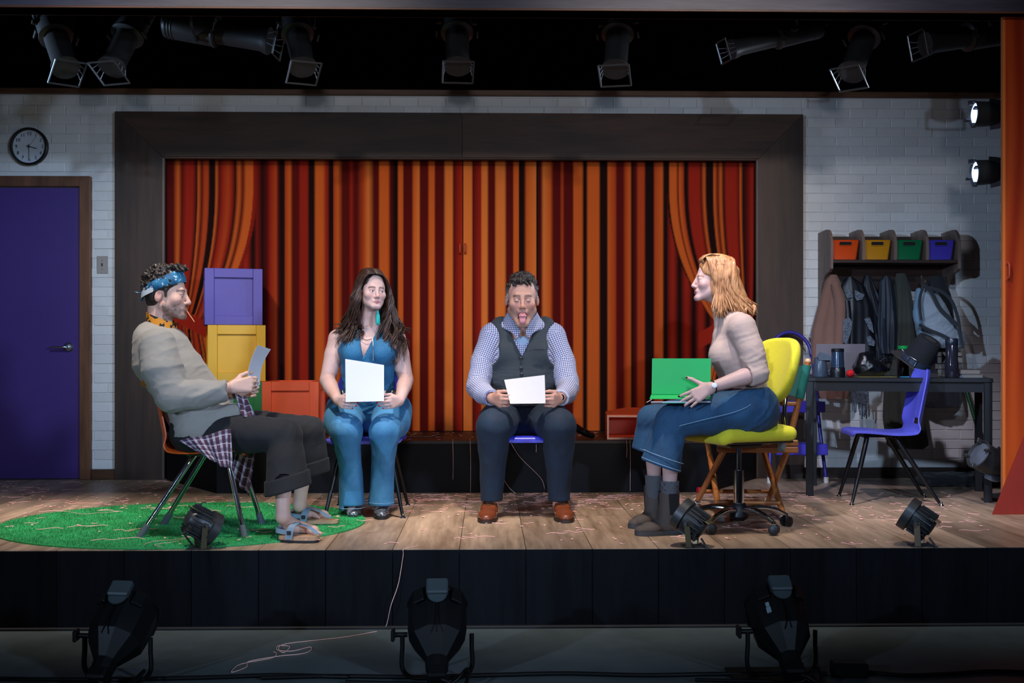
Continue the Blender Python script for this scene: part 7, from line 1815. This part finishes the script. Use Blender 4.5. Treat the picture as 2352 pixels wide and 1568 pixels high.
# ------------------------------------------------------------------ broom, floor bag, cups
def broom():
    a, b_ = W(2190, 793, YW - .05), W(2256, 1022, YW - .25); root = thing('broom', 'broom with dark green handle leaning on the brick wall', 'broom', (b_.x + .02, b_.y - .03, 0))
    MB().cyl(a, b_, .0125, n=14).build('handle', mat('green_lacquer', '#0d4a28', .35), root); d = (b_ - a).normalized(); e = b_ + d * .06
    MB().cyl(b_, b_ + d * .05, .02, .03, 14).build('socket', mat('white_rubber', '#c9c7c2', .6), root)
    m_ = mat('bristle_grey', '#33343a', .9, var=.4, scale=200); bb = MB()
    for i in range(60):
        u = i / 59 - .5; p = e + Vector((u * .2, random.uniform(-.015, .015), 0)); bb.tube([p, Vector((p.x + u * .07 + random.uniform(-.01, .01), p.y, .004))], [.004, .002], 5)
    bb.build('bristles', m_, root, 60); MB().box(e, (.22, .05, .035), bev=.01).build('head', mat('green_lacquer', '#0d4a28', .35), root)
broom()
def duffel():
    a = A3(G(2215, 1118)); root = thing('duffel_bag', 'flat black fabric bag lying on the floor beneath the desk end', 'bag', a); S = SDF(*bounds([a + A3((-.35, 0, 0)), a + A3((.4, .3, .15))], .06), .007)
    S.cone(a + A3((-.24, .08, .035)), a + A3((.3, .12, .035)), .038, .042, k=.03, w=(0, 1, 0), wf=2.6); S.cone(a + A3((-.2, .14, .05)), a + A3((.25, .14, .05)), .03, k=.03, w=(0, 1, 0), wf=2); S.plane(a + A3((0, 0, .002)), (0, 0, -1))
    cloth_mesh('bag_body', S, cloth('bag_black', '#1b1a1c', var=.2), root, .008, 7, 3)
duffel()
rc = G(1604, 1133); rc_ = MB().lathe([(.0, 0), (.019, 0), (.021, .003), (.021, .045), (.019, .05), (0, .05)], rc + Vector((-.005, 0, .0205)), (1, .25, 0), 20).build('red_cap', mat('red_plastic', '#d2202c', .35), None, 50); tag(rc_, 'small red plastic cap lying on the floor by the director chair', 'cap')
# beaded black-and-silver strap thing on the platform, grey tape, gold trinket
def boot_prop():
    P = lambda x, y, Y=7.5: A3(W(x, y, Y)); root = thing('beaded_roll', 'shiny black beaded roll lying on the platform behind the waistcoat man', 'prop', P(1345, 1005))
    S = SDF(*bounds([P(1300, 960), P(1375, 1010)], .06), .004); a, b_ = P(1322, 982, 7.55), P(1358, 1000, 7.47); b_[2] = PH + .022
    S.chain([(a + A3((-.05, .03, .02)), .024), (a, .026), (b_, .02)], k=.01); S.plane((0, 0, PH + .001), (0, 0, -1)); cloth_mesh('roll', S, mat('black_sequin', '#14171b', .15, .6, var=.9, scale=220, bump=.8, bscale=220), root, .003, 20, 5)
boot_prop()
tp = [G(884, 1003, PH), G(930, 1005, PH), G(960, 1003, PH), G(985, 1004, PH), G(1009, 998, PH)]
tag(MB().tube([p + Vector((0, 0, .004)) for p in tp], .007, 8, 24, flat=.35).build('ribbon_strip', mat('ribbon_grey', '#8d8a86', .7), None, 60), 'pale grey ribbon lying along the black platform', 'ribbon')
tr = G(938, 997, PH); tag(MB().lathe([(0, 0), (.012, .001), (.015, .008), (.008, .018), (0, .02)], tr, (0, 0, 1), 14).build('brass_knob', mat('brass', '#c98a2a', .25, .9), None, 50), 'small brass knob lying on the platform behind the violet chair', 'knob')

# ------------------------------------------------------------------ strings and confetti
m_str = mat('pink_string', '#dcae9f', .8, var=.1)
def string(pts, label, r=.0017, n=60): return tag(MB().tube([Vector(p) for p in pts], r, 6, n).build('string', m_str, None, 60), label, 'string')
e_ = .003
drop = [G(960, 1262) + Vector((0, .1, e_)), W(928, 1261, YF - .006) , W(926, 1275, YF - .008), W(915, 1340, YF - .02), W(898, 1390, YF - .05)]
run = [G(x, y, ZL) + Vector((0, 0, e_)) for x, y in ((884, 1444), (854, 1453), (800, 1463), (740, 1470), (655, 1480), (640, 1492), (652, 1500), (665, 1486), (640, 1484), (638, 1494), (672, 1496), (712, 1487), (712, 1496), (690, 1503), (640, 1508), (572, 1520), (566, 1533), (532, 1545), (545, 1530), (572, 1522), (625, 1512), (635, 1502), (628, 1498))]
string(drop + run, 'long pink string trailing from the stage edge across the dark house floor', .0016, 220)
for (x, y0, y1), lab in (((1040, 1012, 1101), 'short pink string hanging down the platform front beside the denim woman'), ((1080, 1010, 1131), 'straight pink string hanging to the floor before the waistcoat man chair'), ((1447, 1010, 1127), 'pink string hanging from the open orange box to the floor'), ((1439, 1010, 1050), 'short knotted pink string hanging under the open orange box'), ((1231, 1018, 1038), 'very short pink string hanging behind the bright blue chair')):
    string([G(x, 1009, PH) + Vector((0, .02, e_)), W(x, 1012, YP - .012), W(x + 1, (y0 + y1) / 2, YP - .01), W(x + .5, y1, YP - .009)], lab, .0016, 20)
string([W(1173, 1016, YP - .012), W(1195, 1050, YP - .012), W(1240, 1095, YP - .014), W(1250, 1118, YP - .02), G(1249, 1128) + Vector((0, -.04, e_)), G(1253, 1133) + Vector((0, -.05, e_))], 'curving pink string falling down the platform between the waistcoat man legs', .0016, 40)
string([W(1152, 1084, YP - .012), W(1160, 1105, YP - .014), W(1172, 1122, YP - .02), G(1185, 1133) + Vector((0, -.03, e_))], 'bent pink string near the shin of the waistcoat man', .0016, 30)
zr = .017
string([G(x, y) + Vector((0, 0, zr)) for x, y in ((330, 1260), (338, 1255), (360, 1250), (400, 1247), (440, 1240), (400, 1252), (370, 1256), (355, 1260), (372, 1264))], 'looped pink string on the rug before the orange chair', .0015, 60)
string([G(x, y) + Vector((0, 0, zr)) for x, y in ((120, 1180), (160, 1182), (190, 1187), (230, 1184), (282, 1181))], 'wavy pink string lying on the left half of the green rug', .0015, 40)
rs = random.Random(12); b1 = MB(); b2 = MB()
def fleck(b, p, big=1.):
    a = rs.uniform(0, 6.28); L_ = rs.uniform(.006, .02) * big; w = rs.uniform(.003, .007) * big; d = Vector((math.cos(a), math.sin(a), 0)); s_ = Vector((-d.y, d.x, 0)); h = rs.uniform(.001, .006)
    b.sheet([[p + d * L_ * u + s_ * w * v + Vector((0, 0, h * (.4 + .6 * abs(u)))) for v in (-1, 0, 1)] for u in (-1, 0, 1)], .0012)
def squig(b, p):
    a = rs.uniform(-.5, .5) + (3.14 if rs.random() < .5 else 0); L_ = rs.uniform(.05, .16); d = Vector((math.cos(a), math.sin(a) * .6, 0)); s_ = Vector((-d.y, d.x, 0)); ph = rs.uniform(0, 6)
    b.tube([p + d * L_ * t + s_ * .02 * math.sin(t * 7 + ph) + Vector((0, 0, .003)) for t in np.linspace(0, 1, 8)], .0016, 4)
for i in range(820):
    u = rs.random()
    if u < .66: x, y = rs.gauss(1180, 330), 1133 + abs(rs.gauss(0, 22))
    elif u < .8: x, y = rs.uniform(0, 420), rs.uniform(1105, 1175)
    elif u < .93: x, y = rs.uniform(1600, 2300), rs.uniform(1125, 1200)
    else: x, y = rs.uniform(850, 2300), rs.uniform(1200, 1252)
    if y > 1250 or x < -40 or x > 2290: continue
    p = G(x, y)
    if p.y > YP - .03 and pA.x - .05 < p.x < pB.x + .2: continue
    if p.y > YW - .08: continue
    on_rug = ((x - 410) / 440) ** 2 + ((y - 1211) / 58) ** 2 < 1
    if on_rug: p.z = .014
    (squig(b1, p) if rs.random() < .28 else fleck(b1, p))
for i in range(120): p = G(rs.uniform(10, 800), rs.uniform(1160, 1262)); (fleck(b1, p + Vector((0, 0, .014))) if False else None)
for i in range(60):
    x, y = rs.uniform(20, 800), rs.uniform(1162, 1256)
    if ((x - 410) / 420) ** 2 + ((y - 1211) / 50) ** 2 < 1: p = G(x, y); p.z = .014; (squig(b1, p) if rs.random() < .5 else fleck(b1, p))
tag(b1.build('confetti', mat('confetti_pink', '#f0b4aa', .8, var=.25, scale=3), None, 0), 'pink paper confetti and string scraps scattered over the stage floor', 'confetti', kind='stuff')
for i in range(110):
    x = rs.uniform(730, 1460); z_ = PH + .001; p = G(x, rs.uniform(993, 1010), z_); fleck(b2, p, .9)
tag(b2.build('confetti', mat('confetti_pink', '#d68c84', .8), None, 0), 'pink confetti scraps scattered over the black platform top', 'confetti', kind='stuff')
# ------------------------------------------------------------------ stage lighting instruments
m_lb = mat('fixture_black', '#343434', .42, .2, var=.2, scale=40); m_ls = mat('fixture_steel', '#8d97a2', .35, .7, var=.1); m_lens = mat('lens_glass_dark', '#20262e', .08, .3, var=0)
m_glow = mat('lit_lens', '#dfeaff', .2, var=0, emit='#a8c6ff', estr=2.2); m_chalk = mat('chalk_mark', '#b8b8b8', .8)
pipe = MB().cyl((-4.6, 7.1, 3.2), (4.9, 7.1, 3.2), .024, n=16).build('lighting_pipe', m_lb, None); tag(pipe, 'long black pipe carrying the overhead spotlights', 'pipe')
def ellipsoidal(label, rear, front, lit=False, mark=None, r=.096, group=None):
    """rear / front: (px, py, Y) ends of the barrel"""
    a, f = A3(W(*rear)), A3(W(*front)); d = nrm(f - a); L = np.linalg.norm(f - a); root = thing('spotlight', label, 'spotlight', (a + f) / 2)
    MB().lathe([(0, -.03), (r * .5, -.028), (r * .95, -.005), (r, .01), (r, L * .42), (r * .97, L * .44)], a, Vector(d), 28).build('lamp_housing', m_lb, root, 50)
    for k in range(3): MB().lathe([(r * 1.0, -.004), (r * 1.03, 0), (r * 1.03, .004), (r, .008)], a + d * (.015 + .02 * k), Vector(d), 28).build('cooling_fin', m_lb, root, 50)
    MB().lathe([(r * 1.0, 0), (r * 1.06, .006), (r * 1.06, .02), (r * .8, .03)], a + d * L * .42, Vector(d), 28).build('collar', m_lb, root, 50)
    MB().lathe([(r * .78, 0), (r * .74, L * .38), (r * .86, L * .42), (r * .9, L * .46)], a + d * L * .46, Vector(d), 28).build('lens_tube', m_lb, root, 50)
    MB().lathe([(r * .7, L * .9), (r * .4, L * .915), (0, L * .92)], a, Vector(d), 24).build('lens', m_glow if lit else m_lens, root, 50)
    fr = np.array(frame(Vector(d))); s_ = r * .95; e = a + d * L
    for sx in (-1, 1):
        MB().tube([e + fr[:, 0] * sx * s_ - fr[:, 1] * s_, e + fr[:, 0] * sx * s_ + fr[:, 1] * s_], .006, 6).build('gel_slot', m_ls if sx < 0 else m_lb, root); MB().tube([e + fr[:, 1] * sx * s_ - fr[:, 0] * s_, e + fr[:, 1] * sx * s_ + fr[:, 0] * s_], .006, 6).build('gel_slot', m_lb, root)
        for q in (-.5, 0, .5): MB().tube([e + fr[:, 0] * sx * s_ + fr[:, 1] * s_ * q, e - d * .06 + fr[:, 0] * sx * r * .78 + fr[:, 1] * s_ * q * .6], .0028, 5).build('gel_rib', m_ls, root)
        MB().box(a + d * L * .46 + fr[:, 0] * sx * (r + .03), (.012, .06, .02), Matrix(fr.tolist()), bev=.003).build('shutter_handle', m_lb, root)
    pv = a + d * L * .3; side = nrm(np.cross(d, (0, 0, 1))) if abs(d[2]) < .95 else A3((1, 0, 0)); top = A3((pv[0], 7.1, 3.2)); up = nrm(top - pv)
    side = nrm(side - up * (side @ up)); H_ = np.linalg.norm(top - pv)
    if H_ > .06:
        MB().tube([pv + side * (r + .012), pv + side * (r + .012) + up * min(.16, H_ * .7), pv + up * min(.2, H_ * .85), pv - side * (r + .012) + up * min(.16, H_ * .7), pv - side * (r + .012)], .009, 6, 24, flat=1.6).build('yoke', m_lb, root, 50)
    MB().cyl(pv - side * (r + .03), pv + side * (r + .03), .013, n=12).build('tilt_knob', m_lb, root); MB().box(top - up * .035, (.05, .05, .06), None, bev=.008).build('pipe_clamp', m_ls, root)
    MB().tube([a - d * .02, a - d * .06 + A3((.03, 0, .03)), A3((a[0] + .1, 7.12, 3.17))], .006, 8, 16).build('power_lead', m_lb, root, 60)
    if mark:
        n_ = nrm(A3((0, -1, 0)) - d * (d @ A3((0, -1, 0)))); p = a + d * mark[1] + n_ * (r + .002); x_ = A3(mark[3]); x_ = nrm(x_ - n_ * (x_ @ n_)); M = Matrix(np.column_stack([x_, np.cross(n_, x_), n_]).tolist()).to_4x4(); M.translation = Vector(p)
        text_mesh('lettering', mark[0], mark[2], m_chalk, M, root)
    return root
E = ellipsoidal
E('overhead spotlight hung at the door end, tipped slightly and catching blue light', (108, 20, 7.15), (155, 168, 6.85))
E('overhead spotlight beside the door end one, leaning the other way with shiny front frame', (325, 15, 7.15), (250, 168, 6.85))
E('long overhead spotlight lying almost level above the stacked crates', (385, 52, 7.4), (640, 98, 7.35), r=.1)
E('overhead spotlight with amber light slots hanging beside the long level one', (672, 10, 7.15), (698, 168, 6.85))
E('scratched overhead spotlight pointing straight down above the curtain seam', (1048, 5, 7.15), (1052, 166, 6.85))
E('overhead spotlight with a chalked word on its housing above the waistcoat man side', (1424, 5, 7.15), (1412, 174, 6.85), mark=('Dorset', .11, .05, (.95, 0, -.3)))
E('slim level overhead spotlight numbered 750 above the red-haired woman', (1880, 62, 7.1), (1662, 118, 6.95), r=.07, mark=('750', .22, .03, (1, 0, .26)))
E('tilted overhead spotlight with a silver clip above the desk', (2012, 15, 7.15), (1950, 180, 6.85))
E('level overhead spotlight with a glowing bluish lens next to the orange flat', (2310, 70, 7.0), (2108, 104, 6.85), lit=True, r=.085)
# amber slots of light on one lamp
# ---- boom with side lamps -------------------------------------------
Yb = 6.95; xb = W(2345, 700, Yb).x
boom = MB().cyl((xb, Yb, 0), (xb, Yb, 3.0), .024, n=16).lathe([(.2, 0), (.2, .015), (.05, .03), (.03, .06)], (xb, Yb, 0), (0, 0, 1), 32).build('lighting_boom', m_lb, None, 40); tag(boom, 'upright black pipe stand behind the orange flat', 'stand')
def par(label, rear, front, lit=True, r=.085, hook=None, power=0.):
    a, f = A3(W(*rear)), A3(W(*front)); d = nrm(f - a); L = np.linalg.norm(f - a); root = thing('par_lamp', label, 'spotlight', a)
    MB().lathe([(0, -.01), (r * .45, -.005), (r * .7, .02), (r * .95, .07), (r, L * .6), (r * 1.02, L * .95), (r * 1.08, L), (r * 1.0, L + .004), (r * .93, L - .01)], a, Vector(d), 32).build('can', m_lb, root, 50)
    MB().lathe([(r * .93, L - .012), (r * .6, L + .0), (0, L + .008)], a, Vector(d), 28).build('lens', m_glow if lit else m_ls, root, 50)
    fr = np.array(frame(Vector(d)))
    for k in range(4):
        an = k * math.pi / 2 + .3; MB().box(a + d * (L + .01) + (fr[:, 0] * math.cos(an) + fr[:, 1] * math.sin(an)) * r, (.03, .012, .03), Matrix(fr.tolist()) @ Euler((0, 0, an)).to_matrix(), bev=.002).build('lens_clip', m_lb, root)
    h = A3(hook); side = fr[:, 0]
    MB().tube([a + d * L * .45 - fr[:, 1] * r * 1.05, a - d * .01 - fr[:, 1] * r * .8, h], .009, 8, 16, flat=2.).build('yoke', m_ls, root, 50); MB().tube([a + d * L * .45 + fr[:, 1] * r * 1.05, a - d * .01 + fr[:, 1] * r * .8, h], .009, 8, 16, flat=2.).build('yoke', m_lb, root, 50)
    MB().box(h, (.06, .06, .07), None, bev=.01).build('pipe_clamp', m_lb, root); MB().tube([a, a + A3((.03, 0, -.06)), a + A3((.05, .02, -.2)), h + A3((.02, .03, -.35))], .006, 8, 18).build('power_lead', m_lb, root, 60)
    if power: spot('side_lamp_beam', f + d * .03, f + d * 3 + A3((0, -.4, -.35)), power, (.72, .84, 1.), 60, 1., .07)
    return root
par('lit side lamp at the top of the boom beside the wall cap', (2302, 262, Yb), (2236, 262, Yb + .01), True, .077, (xb - .02, Yb, W(2345, 262, Yb).z), 110)
par('lit side lamp beneath the top one on the boom', (2300, 394, Yb), (2238, 397, Yb + .01), True, .077, (xb - .02, Yb, W(2345, 395, Yb).z), 110)
par('side lamp with a pale front low on the boom near the floor bag', (2302, 1075, 6.74), (2246, 1042, 6.7), False, .085, (xb - .02, Yb, W(2345, 1080, Yb).z))
# ---- small finned floor lamps on the stage edge ----------------------
def floor_lamp(label, px, top, d, m_y):
    b0 = A3(G(px, 1261)); b0[1] = YF + .045; b0[0] = W(px, 1261, b0[1]).x; root = thing('floor_lamp', label, 'spotlight', b0); d = nrm(d); L = .115; r = .072
    c = b0 + A3((0, 0, .118)); a = c - d * L * .62
    MB().lathe([(0, 0), (r * .45, .002), (r * .55, .01), (r * .88, .05), (r * .9, L)], a, Vector(d), 28).build('housing', m_lb, root, 50)
    fr = np.array(frame(Vector(d)))
    for k in range(20):
        an = k * 2 * math.pi / 20; rad = fr[:, 0] * math.cos(an) + fr[:, 1] * math.sin(an); Q = Matrix(np.column_stack([rad, np.cross(d, rad), d]).tolist()); MB().box(a + d * .055 + rad * r * .86, (.022, .003, .085), Q).build('cooling_fin', m_lb, root, 0)
    MB().lathe([(r * .92, L - .01), (r * 1.12, L - .008), (r * 1.12, L + .032), (r * 1.04, L + .032), (r * 1.0, L + .002)], a, Vector(d), 28).build('bezel', m_lb, root, 50); MB().lathe([(r * 1.0, L + .004), (0, L + .008)], a, Vector(d), 24).build('lens', m_lens, root, 50)
    MB().box(a + d * .015 - A3((0, 0, .0)) + fr[:, 1] * r * .62, (.07, .006, .05), Matrix(fr.tolist()), bev=.002).build('rear_plate', m_y, root); MB().lathe([(.008, 0), (.008, .02), (0, .022)], c + A3((0, 0, r * .95)), (0, 0, 1), 12).tube([c + A3((.0, 0, r + .01)), c + A3((.012, 0, r + .024)), c + A3((.028, 0, r + .022))], .003, 6, 8).build('safety_loop', m_lb, root)
    s_ = nrm(np.cross((0, 0, 1), d))
    for q in (-1, 1): MB().box((c + s_ * q * (r + .012) + b0 + s_ * q * .04) / 2 + A3((0, 0, .002)), (.028, .005, np.linalg.norm(c - b0) * 1.02), Matrix(np.column_stack([np.cross(s_, (0, 0, 1)), s_, (0, 0, 1)]).tolist()) @ Euler((R(-14 * q), 0, 0)).to_matrix(), bev=.002).build('yoke_arm', m_y, root); MB().cyl(c + s_ * q * (r - .005), c + s_ * q * (r + .028), .009, n=12).build('tilt_knob', m_lb, root)
    MB().box(b0 + A3((0, 0, .004)), (.1, .06, .008), bev=.002).build('base_plate', m_lb, root); MB().tube([a + d * .02 - A3((0, 0, r * .7)), a - d * .01 + A3((0, -.02, -r * 1.1)), b0 + A3((-.05 * d[0], 0, .015))], .005, 8, 14).build('power_lead', m_lb, root, 60)
m_ya = mat('yoke_bronze', '#6b6046', .4, .5); m_yb = mat('yoke_tan', '#8a7460', .45, .3)
floor_lamp('small finned floor lamp on the stage edge before the orange chair', 460, 1157, (.72, .45, -.5), m_ya)
floor_lamp('small finned floor lamp on the stage edge before the suede boots', 1590, 1150, (-.72, .4, .5), m_ya)
floor_lamp('small finned floor lamp on the stage edge before the empty blue chair', 2112, 1150, (-.7, .4, .5), m_yb)
m_hb = mat('house_black_unlit', '#060707', .5, .0, spec=.25, var=.2, scale=40)  # fixture black darkened in the colour so the house lamps read unlit
# ---- big lamps on the house floor, seen from behind -------------------
def big_lamp(label, px, py, tilt, yaw, base=False):
    Y = 4.42; c = A3(W(px, py, Y)); root = thing('house_lamp', label, 'spotlight', (c[0], c[1], ZL)); r = .115
    d = nrm((math.sin(yaw) * math.cos(tilt), math.cos(yaw) * math.cos(tilt), math.sin(tilt))); a = c - d * .17; L = .3
    fr = np.array(frame(Vector(d)))
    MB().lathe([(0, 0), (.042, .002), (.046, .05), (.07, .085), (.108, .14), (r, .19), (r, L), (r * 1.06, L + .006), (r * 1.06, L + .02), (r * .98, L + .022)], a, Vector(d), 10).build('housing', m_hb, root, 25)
    MB().lathe([(r * .98, L + .01), (0, L + .02)], a, Vector(d), 24).build('lens', m_lens, root, 50); up_ = nrm(A3((0, 0, 1)) - d * d[2])
    Q = Matrix(np.column_stack([np.cross(d, up_), d, up_]).tolist()); m_c = mat('lamp_cap_grey', '#3a4446', .5, .2)
    MB().box(a + d * (L + .0) + up_ * (r + .012), (.085, .07, .03), Q, bev=.006).build('gel_retainer', m_c, root); MB().lathe([(.038, 0), (.038, .006), (.01, .008), (0, .008)], a + d * (L - .03) + up_ * (r + .003), Vector(up_), 20).build('retainer_catch', m_c, root, 50)
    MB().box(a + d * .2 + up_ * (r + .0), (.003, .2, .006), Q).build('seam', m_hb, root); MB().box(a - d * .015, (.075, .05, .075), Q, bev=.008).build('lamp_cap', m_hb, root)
    for an in (.9, 2.2, 3.9, 5.3): p = a + d * (L - .02) + (np.cross(d, up_) * math.cos(an) + up_ * math.sin(an)) * (r + .006); MB().box(p, (.05, .06, .014), Q @ Euler((0, R(90) - an, 0)).to_matrix(), bev=.004).build('frame_clip', m_hb, root)
    s_ = A3((math.cos(yaw), -math.sin(yaw), 0)); w = r + .02; fl = A3((c[0], c[1], ZL))
    yp = [c + s_ * w, c + s_ * w - A3((0, 0, .05)), fl + s_ * w + A3((0, 0, .05)), fl + s_ * (w - .04) + A3((0, 0, .012)), fl + A3((0, 0, .012)), fl - s_ * (w - .04) + A3((0, 0, .012)), fl - s_ * w + A3((0, 0, .05)), c - s_ * w - A3((0, 0, .05)), c - s_ * w]
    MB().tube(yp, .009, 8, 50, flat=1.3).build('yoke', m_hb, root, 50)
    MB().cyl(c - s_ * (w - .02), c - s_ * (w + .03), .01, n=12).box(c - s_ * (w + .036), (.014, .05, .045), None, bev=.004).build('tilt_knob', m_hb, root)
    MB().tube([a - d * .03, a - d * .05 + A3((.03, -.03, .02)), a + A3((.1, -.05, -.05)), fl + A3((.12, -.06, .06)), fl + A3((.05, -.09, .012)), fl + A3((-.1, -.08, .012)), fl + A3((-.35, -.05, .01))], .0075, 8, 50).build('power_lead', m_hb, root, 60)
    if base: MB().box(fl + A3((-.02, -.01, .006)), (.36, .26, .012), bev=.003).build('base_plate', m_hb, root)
    if base: 
        for o_, s2 in (((.075, .11), .014), ((.05, .09), .018)): p = a + d * (.15 + o_[0]) + up_ * r * .82 - np.cross(d, up_) * .062; MB().box(p, (s2, s2 * 1.4, .004), Q @ Euler((0, R(-32), 0)).to_matrix()).build('sticker', mat('sticker_pale', '#7c8c90', .6), root)
big_lamp('big black lamp on the house floor in front of the rug', 270, 1462, R(38), R(9))
big_lamp('big black lamp on the house floor in front of the curtain seam', 1004, 1456, R(40), R(-2))
big_lamp('big black lamp on a base plate on the house floor before the suede boots', 1795, 1448, R(40), R(-3), True)
# cables
zc = ZL + .012
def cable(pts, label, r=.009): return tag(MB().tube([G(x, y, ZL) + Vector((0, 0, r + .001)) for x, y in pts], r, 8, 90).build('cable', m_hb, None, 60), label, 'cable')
cable([(-60, 1563), (120, 1566), (300, 1565), (480, 1561), (640, 1556), (800, 1560)], 'black cable along the house floor from the rug side lamp')
cable([(600, 1562), (760, 1558), (950, 1560), (1150, 1555), (1300, 1552), (1480, 1556), (1650, 1553), (1900, 1552)], 'black cable along the house floor between the seam lamp and the connector block')
cable([(1990, 1549), (2080, 1556), (2180, 1553), (2280, 1547), (2420, 1552)], 'black cable along the house floor beyond the connector block')
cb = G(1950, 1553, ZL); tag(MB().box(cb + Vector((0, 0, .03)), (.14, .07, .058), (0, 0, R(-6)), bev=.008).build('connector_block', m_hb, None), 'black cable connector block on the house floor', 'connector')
